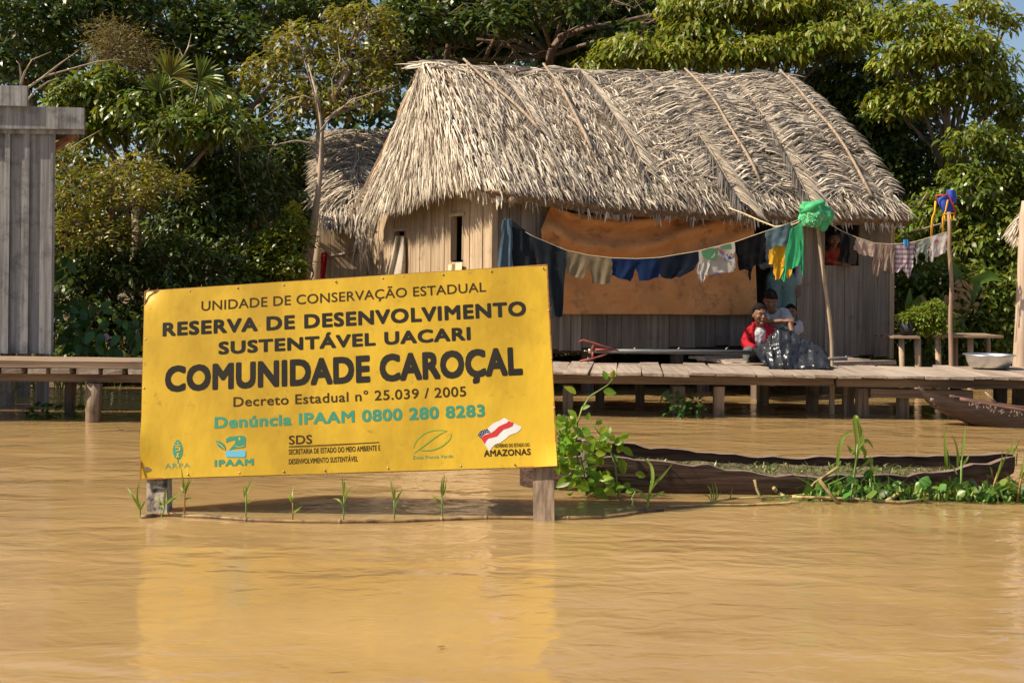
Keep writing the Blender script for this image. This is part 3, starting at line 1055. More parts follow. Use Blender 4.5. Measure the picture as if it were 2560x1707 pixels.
roofobj = None
NS, NB = 80, 12
top_r = [[roof(i / NS, j / NB, -0.03)[0] for i in range(NS + 1)] for j in range(NB + 1)]
bot_r = [[roof(i / NS, j / NB, -0.13)[0] for i in range(NS + 1)] for j in range(NB + 1)]
mb = MB()
mb.grid([list(r) for r in top_r])
mb.grid([list(reversed(r)) for r in bot_r])
mb.grid([[r[0] for r in top_r], [r[0] for r in bot_r]])
mb.grid([[r[-1] for r in bot_r], [r[-1] for r in top_r]])
mb.grid([bot_r[-1], top_r[-1]])
# back slope
bk0 = [ridge(CORNER + (1 - CORNER) * i / 20) + Vector((0, 0, 0.02)) for i in range(21)]
bk1 = [Vector((p.x, HW + 0.3, 2.05)) for p in bk0]
mb.grid([bk1, bk0])
mb.grid([[p - Vector((0, 0, 0.1)) for p in bk0], [p - Vector((0, 0, 0.1)) for p in bk1]])
mb.grid([[RID_L, RID_L - Vector((0, 0, 0.1))], [Vector((-0.3, HW + 0.3, 1.98)), Vector((-0.3, HW + 0.3, 1.88))]])
roofobj = mb.build('roof', MAT['thatch_base'], house, local=True)
INV[roofobj.name] = INV[house.name]
# brown woven edge of the thatch along the left end
mb = MB()
r1, r2, r3 = [], [], []
for j in range(15):
    b = j / 14
    p, n, d, sd = roof(0.0, b)
    r1.append(p + n * 0.02)
    k = 0.35 + 0.65 * math.sin(math.pi * min(1, b * 1.1))
    r2.append(p + Vector((-0.03 - 0.02 * math.sin(j * 2.1), 0.1 * k, -0.01)))
    r3.append(p + Vector((0.02, 0.26 * k, -0.1)))
mb.grid([r1, r2, r3])
mb.build('thatch_edge', MAT['thatch_edge'], roofobj, local=True)


def strips(name, P, D, N, L, Wd, mat, parent, droop, curl=0.0):
    """thatch blades: arrays of base points, directions, normals, lengths, widths"""
    A = np.cross(D, N)
    A /= np.linalg.norm(A, axis=1, keepdims=True) + 1e-9
    n = len(P)
    ts = (0.0, 0.4, 0.78, 1.0)
    ks = (0.8, 1.0, 0.75, 0.15)
    V = np.zeros((n, 8, 3))
    for i, (t, k) in enumerate(zip(ts, ks)):
        c = P + D * (L * t)[:, None] + A * (curl * L * t * t)[:, None] if not np.isscalar(curl) else P + D * (L * t)[:, None]
        c = c + N * (droop[0] * math.sin(math.pi * min(1, t * 1.1)) * L)[:, None]
        c[:, 2] -= (droop[1] * L * t * t)
        V[:, 2 * i] = c - A * (Wd * k / 2)[:, None]
        V[:, 2 * i + 1] = c + A * (Wd * k / 2)[:, None]
    T = np.array([(0, 1, 3), (0, 3, 2), (2, 3, 5), (2, 5, 4), (4, 5, 7), (4, 7, 6)])
    T = (np.arange(n)[:, None, None] * 8 + T[None]).reshape(-1, 3)
    return np_mesh(name, V.reshape(-1, 3), T, mat, parent)


def thatch_blades():
    P, D, N, L, Wd = [], [], [], [], []
    rows_ = 46
    for j in range(rows_):
        b0 = 0.0 + 0.955 * j / (rows_ - 1)
        per = ELEN * (0.75 + 0.25 * b0)
        for k in range(int(per / (0.0125 if b0 > 0.7 else 0.0165))):
            s = R.random()
            if s < CORNER and R.random() > 0.2 + 0.8 * b0:
                continue
            b = min(0.97, max(0.0, b0 + R.uniform(-0.025, 0.025)))
            if s > CORNER + (1 - CORNER) * 0.5 and b < 0.84 and R.random() < 0.66:
                continue
            p, n, d, sd = roof(s, b)
            left = s < CORNER + 0.1
            clump = 0.5 * smooth_noise((s * 60, b * 22, 0), 1.0, 7)
            dd = (d + sd * (R.gauss(0, 0.13 if left else 0.26) + clump * (0.3 if left else 0.9)) + n * (R.uniform(0.0, 0.2) + 0.25 * max(0, clump))).normalized()
            P.append(p + n * (R.uniform(-0.03, 0.03) + 0.03 * clump))
            D.append(dd)
            N.append((n + sd * R.uniform(-0.5, 0.5)).normalized())
            ll = R.uniform(0.09, 0.2) * (1.7 if left else 1.0)
            if b > 0.9:
                ll = R.uniform(0.09, 0.18) * (1.2 if left else 1)
            L.append(ll)
            Wd.append(R.uniform(0.006, 0.019))
    a = [np.array([tuple(x) for x in q]) for q in (P, D, N)]
    return a + [np.array(L), np.array(Wd)]


P_, D_, N_, L_, W_ = thatch_blades()
INV_H = INV[house.name]
INV[roofobj.name] = Matrix.Identity(4)
strips('thatch_blades', P_, D_, N_, L_, W_, MAT['thatch'], roofobj, (np.full(len(L_), 0.05), 0.16))
# frayed fringe hanging along the eaves and on the ridge
P, D, N, L, Wd = [], [], [], [], []
for k in range(1500):
    s = R.random()
    if s < CORNER and R.random() < 0.5:
        continue
    p, n, d, sd = roof(s, R.uniform(0.95, 1.0), -0.08)
    if smooth_noise((s * 40, 0, 0)) < -0.05 and s > CORNER:
        continue
    P.append(p)
    D.append((d * R.uniform(0.2, 0.7) + Vector((0, 0, -1)) + sd * R.gauss(0, 0.3)).normalized())
    N.append((n + sd * R.uniform(-0.8, 0.8)).normalized())
    L.append(R.uniform(0.05, 0.15))
    Wd.append(R.uniform(0.007, 0.022))
for k in range(800):
    s = R.uniform(CORNER * 0.95, 1)
    p, n, d, sd = roof(s, R.uniform(0, 0.06))
    P.append(p + Vector((0, R.uniform(-0.05, 0.2), R.uniform(0, 0.03))))
    D.append((sd * R.choice((-1, 1)) + d * R.uniform(-0.1, 0.5) + n * R.uniform(-0.05, 0.22)).normalized())
    N.append((n + d * R.uniform(-0.7, 0.7)).normalized())
    L.append(R.uniform(0.15, 0.5))
    Wd.append(R.uniform(0.012, 0.03))
a = [np.array([tuple(x) for x in q]) for q in (P, D, N)]
strips('thatch_fringe', *a, np.array(L), np.array(Wd), MAT['thatch'], roofobj, (np.full(len(L), 0.03), 0.12))

# poles and palm fronds laid over the thatch, ridge to eave (photo pixels)
FP0, FP1, FP2 = (hw(*roof(CORNER + 0.1, 0.5)[0]), hw(*roof(0.98, 0.5)[0]), hw(*roof(0.7, 0.95)[0]))


def on_roof(px, py, lift=0.05):
    """house-space point of the front slope seen at a pixel (Newton on s, b)"""
    s, b = 0.65, 0.5

    def pr(s, b):
        p = hw(*roof(s, b, lift)[0]) - CAM
        x, y = p.x / p.y, p.z / p.y
        xr, yr = x * _cr + y * _sr, -x * _sr + y * _cr
        return CX + xr * F, CY - yr * F

    for _ in range(14):
        x0, y0 = pr(s, b)
        h = 0.004
        xs_, ys_ = pr(min(1, s + h), b)
        xb, yb = pr(s, min(1, b + h))
        a11, a21, a12, a22 = (xs_ - x0) / h, (ys_ - y0) / h, (xb - x0) / h, (yb - y0) / h
        det = a11 * a22 - a12 * a21
        if abs(det) < 1:
            break
        dx, dy = px - x0, py - y0
        s = min(0.992, max(CORNER * 0.8, s + 0.8 * (a22 * dx - a12 * dy) / det))
        b = min(0.99, max(0.0, b + 0.8 * (-a21 * dx + a11 * dy) / det))
    return s, b


FR, FP, FG = [], [], []
POLES = [((1164, 161), (1351, 331), 1, 0), ((1239, 163), (1343, 318), 0, 1), ((1362, 168), (1477, 380), 1, 0), ((1446, 170), (1610, 420), 0, 3), ((1585, 166), (1850, 500), 0, 4),
         ((1715, 179), (1897, 457), 1, 2), ((1815, 179), (2022, 505), 0, 4), ((1949, 183), (2179, 494), 1, 2), ((1890, 200), (2100, 480), -1, 2), ((1990, 200), (2235, 480), -1, 2), ((1650, 180), (1800, 420), -1, 2), ((1760, 180), (1950, 470), -1, 2)]
for (a, b, pole, fr) in POLES:
    s0, b0 = on_roof(*a)
    s1, b1 = on_roof(*b)
    pts = [roof(s0 + (s1 - s0) * t, b0 + (b1 - b0) * t, (0.075 if pole == 1 else 0.05) + 0.012 * math.sin(t * 9 + a[0]))[0] for t in [i / 10 for i in range(11)]]
    if pole >= 0:
        dr = (pts[0] - pts[1]).normalized()
        mb = MB()
        r0 = 0.018 if pole else 0.010
        mb.tube([pts[0] + dr * R.uniform(0.03, 0.12)] + pts, [r0 * 0.8] + [r0 * (0.85 + 0.25 * i / 10) for i in range(11)], 7)
        mb.build('roof_pole' if pole else 'frond_rib', MAT['roof_pole'], roofobj, local=True)
    if not fr:
        continue
    for i in range(int((620 if fr == 4 else 360) * (b1 - b0) / 0.8)):
        t = R.random()
        p, n, d, sd = roof(s0 + (s1 - s0) * t, b0 + (b1 - b0) * t, 0.045)
        side = R.choice((-1, 1))
        if fr == 2:
            dd = sd * side + d * R.uniform(0.05, 0.5) + n * R.uniform(-0.02, 0.14)
            FR.append((p, dd.normalized(), (n + d * R.uniform(-0.6, 0.6)).normalized(), R.uniform(0.3, 0.6), R.uniform(0.009, 0.022)))
        else:
            dd = sd * side * R.uniform(0.45, 0.6) + d * R.uniform(0.8, 1.0) + n * R.uniform(0.0, 0.09)
            (FP if side > 0 else FG).append((p, dd.normalized(), (n + d * R.uniform(-0.4, 0.4)).normalized(), R.uniform(0.26, 0.46) * (1.0 if fr == 4 else 0.7), R.uniform(0.008, 0.017)))
for nm, lst, mt in (('pale_leaflets', FP, 'frond_pale'), ('grey_leaflets', FG, 'frond_grey')):
    q = list(zip(*lst))
    strips(nm, *[np.array([tuple(x) for x in z]) for z in q[:3]], np.array(q[3]), np.array(q[4]), MAT[mt], roofobj, (np.full(len(lst), 0.04), 0.15))
for k in range(2600):                                         # more leaflets lying across the right half
    s, b = R.uniform(CORNER + (1 - CORNER) * 0.42, 0.995), R.uniform(0.02, 0.86)
    if s < 0.72 and R.random() < 0.5:
        continue
    p, n, d, sd = roof(s, b, 0.03)
    FR.append((p, (sd * R.choice((-1, 1)) + d * R.uniform(-0.05, 0.5) + n * R.uniform(-0.02, 0.14)).normalized(), (n + d * R.uniform(-0.6, 0.6)).normalized(), R.uniform(0.25, 0.65), R.uniform(0.009, 0.022)))
FR = [(p, d, n, l * (0.45 if p.x > 5.0 else 1.0), w) for p, d, n, l, w in FR]
q = list(zip(*FR))
a = [np.array([tuple(x) for x in z]) for z in q[:3]]
strips('palm_leaflets', *a, np.array(q[3]), np.array(q[4]), MAT['frond'], roofobj, (np.full(len(FR), 0.05), 0.22))
INV[roofobj.name] = INV_H

# ------------------------------------------------------------------ laundry and its lines
def polyline_at(pts, t):
    """point at fraction t of a pixel polyline, by x"""
    x0, x1 = pts[0][0], pts[-1][0]
    x = x0 + (x1 - x0) * t
    for a, b in zip(pts[:-1], pts[1:]):
        if x <= b[0] or b is pts[-1]:
            u = (x - a[0]) / ((b[0] - a[0]) or 1)
            return x, a[1] + (b[1] - a[1]) * u


LINE_L = [(1262, 548), (1330, 590), (1413, 625), (1471, 638), (1530, 645), (1590, 647), (1648, 644), (1744, 628), (1835, 606), (1912, 579), (1978, 557), (2044, 531)]
LINE_R = [(2044, 545), (2077, 561), (2103, 577), (2140, 593), (2186, 608), (2237, 611), (2289, 604), (2325, 593), (2373, 578)]
LY = 12.3
p0, p1 = at(2044, 566, LY + 0.05), at(2080, 914, LY + 0.05)
cp = thing('clothesline_pole', 'thin leaning peeled pole with a green bundle on its top', 'pole', p1)
mb = MB()
pts = [p1 - Vector((0, 0, 0.9)), p1, at(2079, 850, LY + 0.05), at(2074, 795, LY + 0.05), at(2066, 740, LY + 0.05), at(2056, 660, LY + 0.05), at(2049, 610, LY + 0.05), p0, at(2041, 520, LY + 0.05)]
mb.tube(pts, [0.019, 0.019, 0.02, 0.022, 0.018, 0.018, 0.017, 0.016, 0.015], 8)
o = mb.build('pole', MAT['pole'], cp)
p0, p1 = at(2372, 520, LY + 0.08), at(2378, 912, LY + 0.08)
rp_ = thing('clothesline_pole', 'upright brown post with a blue life vest hung over its top', 'pole', p1)
mb = MB()
pts = [p1 - Vector((0, 0, 0.9)), p1, at(2376, 800, LY + 0.08), at(2379, 700, LY + 0.08), at(2373, 620, LY + 0.08), at(2374, 570, LY + 0.08), p0]
mb.tube(pts, [0.025, 0.024, 0.023, 0.021, 0.021, 0.021, 0.02], 8)
mb.build('pole', M('brown_post', (0.2, 0.12, 0.08), (0.36, 0.24, 0.16), (26, 26, 2), 0.85, 0.5), rp_)
for nm, line, lab in (('clothesline', LINE_L, 'long sagging rope strung from the house corner to the pole with the green bundle'), ('clothesline', LINE_R, 'short rope between the leaning pole and the post with the life vest')):
    mb = MB()
    mb.tube([at(x, y, LY) for x, y in line], 0.004, 6)
    o = mb.build(nm, MAT['rope'], loc=at(*line[0], LY))
    tag(o, lab, 'rope')
mb = MB()
rope = [(1822, 520), (1860, 534), (1900, 552), (1938, 567), (1985, 561), (2010, 549), (2044, 536)]
yy = [13.3, 13.1, 12.8, 12.5, 12.4, 12.35, LY]
rp3 = [at(x, y, Y) for (x, y), Y in zip(rope, yy)]
mb.tube(rp3, 0.008, 6)
for k in range(60):
    i = R.randrange(0, 4)
    p = rp3[i].lerp(rp3[i + 1], R.random())
    mb.tube([p, p + Vector((R.uniform(-0.02, 0.02), R.uniform(-0.02, 0.02), R.uniform(-0.04, 0.01)))], [0.002, 0.001], 3)
tag(mb.build('frayed_rope', MAT['rope'], loc=rp3[0]), 'thick frayed pale rope from the eave to the leaning pole', 'rope')


def garment(name, label, mat, pieces, group, Y=LY, folds=0.012, nf=3.0, cat='clothing', seed=0, back=True, thick=0.006):
    """cloth hung from the line. pieces: lists of rows (xl, yl, xr, yr) in photo pixels from top to bottom"""
    m = MB()
    for pi, rows in enumerate(pieces):
        NR, NC = 10, 14
        gr = []
        for j in range(NR + 1):
            t = j / NR * (len(rows) - 1)
            i = min(int(t), len(rows) - 2)
            f = t - i
            a, b = rows[i], rows[i + 1]
            r = [a[k] + (b[k] - a[k]) * f for k in range(4)]
            row = []
            for c in range(NC + 1):
                u = c / NC
                x, y = r[0] + (r[2] - r[0]) * u, r[1] + (r[3] - r[1]) * u
                if 0 < j:
                    x += 1.2 * math.sin(j * 1.3 + seed + pi) * (0 if 0 < c < NC else 1)
                    y += 1.5 * math.sin(u * 9 + seed) * (j / NR)
                d = folds * (0.25 + 0.9 * j / NR) * (math.sin(u * nf * 6.28 + seed * 1.7 + pi + 0.9 * math.sin(j * 0.35 + seed)) + 0.5 * math.sin(u * nf * 2.3 * 6.28 + j * 0.5 + seed))
                d += folds * 0.8 * smooth_noise((u * 3, j * 0.3, seed), 1.5)
                row.append(at(x, y, Y - 0.004 - pi * 0.004 + d))
            gr.append(row)
        m.grid(gr)
        bk = [[p + Vector((0, thick, 0)) for p in r] for r in gr]
        m.grid([list(reversed(r)) for r in bk])
        m.grid([[r[0] for r in bk], [r[0] for r in gr]], smooth=False)
        m.grid([[r[-1] for r in gr], [r[-1] for r in bk]], smooth=False)
        m.grid([gr[-1], bk[-1]], smooth=False)
        m.grid([bk[0], gr[0]], smooth=False)
    loc = at(pieces[0][0][0], pieces[0][0][1], Y)
    o = m.build(name, mat, loc=loc)
    return tag(o, label, cat, group)


GRP = 'laundry on the clotheslines'
denim = cloth('dark_denim', (0.018, 0.024, 0.03), (0.028, 0.036, 0.045))
g = garment('dark_trousers', 'big blackish trousers on the line left of the orange tarpaulin, white letters down one leg', cloth('black_cloth', (0.014, 0.019, 0.024), (0.02, 0.026, 0.033)),
            [[(1278, 548, 1332, 591), (1280, 600, 1336, 612), (1282, 668, 1342, 668)], [(1330, 590, 1416, 627), (1338, 630, 1416, 640), (1350, 680, 1413, 690), (1378, 794, 1405, 791)]], GRP, folds=0.014, nf=1.1, seed=1)
for k, ch in enumerate('NITOR'):
    y = 613 + k * 14
    text_line(ch, (1388.5, y + 4.5), (1396 - (3.5 if ch == 'I' else 0), y + 4.5), 9, 9, lambda px, py, off: at(px, py, LY - 0.035), M('print_white', (0.6, 0.6, 0.58)), g, 0.01)
garment('denim_jeans', 'slate blue denim jeans leg hanging at the far left end of the line', cloth('blue_denim', (0.06, 0.10, 0.135), (0.09, 0.14, 0.18)),
        [[(1256, 549, 1279, 546), (1252, 590, 1281, 590), (1240, 690, 1281, 690)]], GRP, Y=LY - 0.03, folds=0.012, nf=1.5, seed=2)
garment('khaki_shorts', 'khaki shorts hanging next to the big black trousers', cloth('khaki_cloth', (0.22, 0.17, 0.105)),
        [[(1417, 628, 1472, 640), (1416, 656, 1472, 660), (1416, 684, 1457, 698)], [(1472, 640, 1530, 646), (1474, 665, 1530, 668), (1481, 709, 1527, 710)]], GRP, folds=0.007, nf=1, seed=3)
garment('navy_shorts', 'bright navy shorts in the middle of the sagging line', cloth('navy_cloth', (0.012, 0.028, 0.085)),
        [[(1530, 646, 1590, 648), (1531, 670, 1589, 672), (1530, 689, 1577, 704)], [(1588, 648, 1650, 645), (1588, 668, 1650, 668), (1600, 704, 1648, 694)]], GRP, folds=0.007, nf=1, seed=4)
garment('dark_shorts', 'blue black frayed shorts between the navy shorts and the printed shirt', cloth('midnight_cloth', (0.012, 0.016, 0.03)),
        [[(1650, 645, 1746, 629), (1648, 670, 1746, 655), (1652, 694, 1736, 672), (1668, 698, 1700, 692)]], GRP, folds=0.008, nf=1.5, seed=5)
tee = garment('printed_shirt', 'white T-shirt with a green, blue and red print hung on the line', cloth('cream_cloth', (0.56, 0.52, 0.46), trans=0.3),
              [[(1745, 629, 1836, 606), (1748, 655, 1838, 640), (1743, 682, 1838, 668), (1750, 690, 1835, 678)], [(1745, 660, 1775, 655), (1742, 685, 1768, 690), (1752, 706, 1757, 705)]], GRP, folds=0.008, nf=2, seed=6)


def tee_art(polys, mats, name, Y=LY - 0.026):
    m = MB()
    for i, (mi, pts) in enumerate(polys):
        m.poly([at(1640 + x * 460 / 2327, 520 + y * 460 / 2327, Y - i * 0.001) for x, y in pts], mi)
    return m.build(name, mats, tee)


cl_g, cl_r, cl_b = cloth('print_green', (0.10, 0.25, 0.13)), cloth('print_red', (0.35, 0.07, 0.08)), cloth('print_blue', (0.07, 0.10, 0.28))
tee_art([(0, [(570, 545), (680, 515), (760, 510), (790, 545), (780, 610), (740, 655), (680, 665), (630, 640), (590, 600)]), (3, [(740, 560), (725, 600), (685, 635), (720, 625), (750, 595)]),
         (0, [(800, 495), (950, 455), (960, 520), (890, 525)]), (1, [(770, 500), (870, 560), (855, 575), (760, 515)]), (2, [(800, 545), (870, 590), (850, 600), (805, 565)]),
         (2, [(905, 620), (935, 598), (960, 625), (945, 655), (915, 655)]), (1, [(890, 590), (915, 580), (915, 605), (895, 612)]), (1, [(940, 580), (968, 575), (965, 600), (945, 600)]),
         (2, [(855, 615), (880, 640), (895, 670), (870, 665)]), (1, [(920, 675), (945, 678), (935, 695)]), (1, [(620, 850), (640, 845), (635, 880), (622, 878)]), (2, [(735, 835), (830, 815), (820, 830), (740, 850)])],
        [cl_g, cl_r, cl_b, cloth('print_white', (0.55, 0.52, 0.47))], 'shirt_print')
garment('black_shirt', 'black T-shirt hung between the printed shirt and the grey blue cloth', cloth('jet_cloth', (0.009, 0.009, 0.01)),
        [[(1836, 606, 1912, 580), (1842, 640, 1913, 630), (1848, 676, 1915, 655)], [(1850, 668, 1888, 662), (1870, 676, 1880, 672), (1873, 700, 1876, 700)]], GRP, folds=0.009, nf=1.5, seed=7)
garment('blue_grey_cloth', 'faded blue grey short garment by the doorway, above the yellow shirt', cloth('slate_cloth', (0.12, 0.19, 0.22), stain=(9, (0.05, 0.08, 0.10), 0.56, 0.66)),
        [[(1913, 580, 1976, 557), (1915, 600, 1982, 588), (1921, 624, 1981, 605)]], GRP, Y=LY - 0.03, folds=0.01, nf=1.2, seed=8)
garment('yellow_shirt', 'bright yellow shirt hanging in the sun in front of the doorway', cloth('yellow_cloth', (0.88, 0.55, 0.05), trans=0.5),
        [[(1925, 605, 1964, 600), (1922, 635, 1963, 640), (1922, 660, 1962, 670)], [(1933, 655, 1962, 655), (1934, 680, 1958, 680), (1939, 699, 1951, 697)], [(1961, 668, 1978, 668), (1962, 685, 1980, 684), (1968, 694, 1976, 692)]],
        GRP, Y=LY + 0.0, folds=0.012, nf=1.3, seed=9)
garment('green_shirt', 'bright emerald green shirt hanging next to the yellow one', cloth('emerald_cloth', (0.09, 0.58, 0.27), trans=0.5),
        [[(1979, 570, 2007, 556), (1968, 610, 2008, 598), (1962, 640, 2007, 640), (1962, 677, 2000, 664)], [(1998, 600, 2009, 598), (2001, 650, 2010, 650), (2003, 680, 2009, 693)], [(1959, 668, 1968, 668), (1955, 700, 1965, 706)]],
        GRP, Y=LY - 0.05, folds=0.009, nf=1.2, seed=10)
garment('brown_jacket', 'dark brown garment folded over the rope by the window', cloth('umber_cloth', (0.075, 0.06, 0.052)),
        [[(2102, 577, 2143, 595), (2100, 620, 2143, 625), (2104, 655, 2140, 664)]], GRP, folds=0.01, nf=1.4, seed=11)
garment('black_scarf', 'narrow black garment drooping diagonally over the brown one', cloth('coal_cloth', (0.012, 0.012, 0.013)),
        [[(2112, 585, 2121, 588), (2100, 620, 2113, 622), (2098, 650, 2105, 655)], [(2118, 590, 2124, 594), (2118, 630, 2124, 632), (2112, 655, 2120, 658)]], GRP, Y=LY - 0.035, folds=0.006, nf=1, seed=12)
garment('pink_shirt', 'small pale pinkish beige shirt on the short line', cloth('blush_cloth', (0.64, 0.49, 0.40), trans=0.45),
        [[(2142, 594, 2186, 609), (2140, 612, 2186, 622), (2157, 638, 2183, 641)], [(2142, 595, 2160, 602), (2136, 612, 2159, 620), (2133, 621, 2151, 636)]], GRP, folds=0.007, nf=1.2, seed=13)
garment('brown_trousers', 'taupe brown trousers with two long legs on the short line', cloth('taupe_cloth', (0.34, 0.245, 0.19), trans=0.35),
        [[(2186, 609, 2211, 611), (2184, 640, 2205, 645), (2180, 685, 2194, 691)], [(2207, 611, 2222, 611), (2202, 640, 2220, 645), (2197, 668, 2216, 678)], [(2218, 611, 2237, 611), (2219, 640, 2235, 640), (2227, 678, 2234, 684)]], GRP, folds=0.006, nf=0.9, seed=14)
plaid = cloth('plaid_cloth', (0.68, 0.6, 0.62), (0.72, 0.65, 0.66), trans=0.4)
gp = garment('plaid_shirt', 'purple and white plaid shirt pegged with a blue clothespin', plaid,
             [[(2237, 611, 2289, 604), (2237, 640, 2287, 632), (2236, 662, 2283, 655), (2235, 684, 2250, 678)], [(2256, 655, 2284, 652), (2258, 672, 2281, 672), (2270, 695, 2273, 695)]], GRP, folds=0.007, nf=1.3, seed=15)
# plaid weave by colour waves on the cloth
t = plaid.node_tree
tcn = next(n for n in t.nodes if n.type == 'TEX_COORD')
base = t.nodes['Principled BSDF'].inputs['Base Color'].links[0].from_socket
for axis, sc in (('X', 4.6), ('Z', 6.4)):
    wv = nd(t, 'ShaderNodeTexWave', wave_type='BANDS', bands_direction=axis)
    wv.inputs['Scale'].default_value = sc
    wv.inputs['Distortion'].default_value = 0.6
    t.links.new(tcn.outputs['Object'], wv.inputs['Vector'])
    rr = nd(t, 'ShaderNodeValToRGB')
    rr.color_ramp.elements[0].position, rr.color_ramp.elements[1].position = 0.45, 0.55
    rr.color_ramp.elements[0].color, rr.color_ramp.elements[1].color = (0.42, 0.30, 0.36, 1), (1, 1, 1, 1)
    t.links.new(wv.outputs['Fac'], rr.inputs['Fac'])
    mx = nd(t, 'ShaderNodeMixRGB', blend_type='MULTIPLY')
    mx.inputs['Fac'].default_value = 0.8
    t.links.new(base, mx.inputs[1])
    t.links.new(rr.outputs[0], mx.inputs[2])
    base = mx.outputs[0]
t.links.new(base, t.nodes['Principled BSDF'].inputs['Base Color'])
garment('grey_green_shorts', 'grey green shorts between the plaid shirt and the white shorts', cloth('sage_cloth', (0.32, 0.35, 0.30), trans=0.35),
        [[(2290, 604, 2325, 593), (2289, 620, 2323, 616), (2291, 636, 2300, 634)], [(2296, 612, 2325, 605), (2300, 624, 2322, 624), (2303, 632, 2316, 634)], [(2288, 630, 2296, 628), (2292, 660, 2294, 660)], [(2312, 626, 2320, 624), (2316, 655, 2319, 655)]], GRP, folds=0.006, nf=0.9, seed=16)
wh = garment('white_shorts', 'white shorts with a small red mark at the right end of the short line', cloth('offwhite_cloth', (0.78, 0.72, 0.69), trans=0.45),
             [[(2325, 593, 2367, 581), (2325, 615, 2367, 605), (2332, 645, 2364, 632)], [(2325, 620, 2340, 620), (2322, 640, 2334, 642), (2327, 655, 2333, 655)]], GRP, folds=0.007, nf=1.3, seed=17)
mb = MB()
mb.poly([at(x, y, LY - 0.024) for x, y in ((2336, 603), (2346, 600), (2346, 604), (2337, 607))])
mb.build('red_mark', cl_r, wh)
mb = MB()
mb.box(tuple(at(2261, 616, LY - 0.02)), tuple(at(2263.3, 599, LY + 0.02)))
mb.box(tuple(at(2265.2, 616, LY - 0.02)), tuple(at(2267.5, 599, LY + 0.02)))
tag(mb.build('clothespin', M('blue_pin', (0.04, 0.22, 0.5), rough=0.4), loc=at(2264, 608, LY)), 'blue clothespin holding the plaid shirt to the rope', 'clothespin')

# green bundle on the leaning pole
mb = MB()
gcn = at(2038, 539, LY - 0.02)
gm = M('green_dotted_cloth', (0.05, 0.38, 0.14), (0.08, 0.48, 0.2), (6, 6, 6), 0.7, 0.3, trans=0.15)


def lump(p):
    k = 1 + 0.42 * smooth_noise(p, 8.0, 2.0) + 0.16 * (1 - 2.5 * abs(smooth_noise(p, 16.0, 5.0))) + 0.05 * smooth_noise(p, 40.0, 1.0)
    return p * k


mb.ball(gcn, (0.165, 0.12, 0.125), Matrix.Rotation(0.35, 3, 'Y'), 64, 40, fn=lump)
mb.ball(at(2032, 518, LY - 0.06), (0.12, 0.09, 0.06), Matrix.Rotation(-0.3, 3, 'Y'), 24, 12, fn=lump)
mb.ball(at(2059, 560, LY - 0.06), (0.05, 0.045, 0.07), None, 16, 10, fn=lump)
bundle = mb.build('cloth_bundle', gm, loc=gcn)
tag(bundle, 'green cloth bundle with pale dots stuck on top of the leaning pole', 'bundle')
mb = MB()
for k in range(90):
    a_, b_ = R.uniform(-1.3, 1.3), R.uniform(-1.1, 0.4)
    d = Vector((math.sin(a_) * math.cos(b_), -math.cos(a_) * math.cos(b_), math.sin(b_)))
    q = Matrix.Rotation(0.35, 3, 'Y') @ lump(Vector((d.x * 0.165, d.y * 0.12, d.z * 0.125)))
    mb.ball(gcn + q * 1.01, 0.0055, None, 6, 4)
mb.build('dot_pattern', M('pale_dot', (0.55, 0.62, 0.4)), bundle)

# life vest on the right post
vy = LY - 0.0
vest = thing('life_vest', 'blue life vest with yellow straps and red trim on top of the right post', 'life vest', at(2368, 540, vy))
vb = M('vest_blue', (0.025, 0.06, 0.36), (0.04, 0.085, 0.45), (8, 8, 8), 0.8, 0.3)
vyel = M('vest_yellow', (0.75, 0.38, 0.02), rough=0.7)
vred = M('vest_red', (0.5, 0.03, 0.03), rough=0.7)


def pad(rows, Y, th, name, mt, parent):
    m = MB()
    gr, bk = [], []
    for j, (xl, yl, xr, yr) in enumerate(rows):
        r, b_ = [], []
        for c in range(9):
            u = c / 8
            bul = th * math.sin(math.pi * min(1, max(0, u))) * (0.4 + 0.6 * math.sin(math.pi * j / (len(rows) - 1)))
            x, y = xl + (xr - xl) * u, yl + (yr - yl) * u
            r.append(at(x, y, Y - 0.01 - bul))
            b_.append(at(x, y, Y + 0.01 + bul))
        gr.append(r)
        bk.append(b_)
    m.grid(gr)
    m.grid([list(reversed(r)) for r in bk])
    m.grid([[r[0] for r in bk], [r[0] for r in gr]])
    m.grid([[r[-1] for r in gr], [r[-1] for r in bk]])
    m.grid([bk[0], gr[0]])
    m.grid([gr[-1], bk[-1]])
    return m.build(name, mt, parent)


pad([(2343, 497, 2370, 484), (2345, 508, 2374, 500), (2352, 522, 2382, 518), (2356, 532, 2388, 528)], vy - 0.05, 0.05, 'front_pad', vb, vest)
pad([(2366, 474, 2388, 476), (2368, 490, 2392, 492), (2376, 506, 2391, 508)], vy + 0.02, 0.05, 'collar_pad', vb, vest)
mb = MB()
mb.tube([at(2340, 505, vy - 0.08), at(2341, 489, vy - 0.1), at(2369, 487, vy - 0.1), at(2384, 515, vy - 0.1), at(2389, 535, vy - 0.08)], 0.008, 6)
mb.build('red_trim', vred, vest)
for pts in ([(2339, 503), (2337, 530), (2331, 545), (2328, 590)], [(2370, 500), (2364, 528), (2358, 545), (2357, 580)], [(2357, 536), (2370, 535), (2387, 533)], [(2360, 538), (2362, 555)], [(2374, 537), (2378, 552), (2384, 550), (2386, 536)]):
    m = MB()
    m.tube([at(x, y, vy - 0.115) for x, y in pts], 0.011, 6, flat=0.4)
    m.build('strap', vyel, vest)

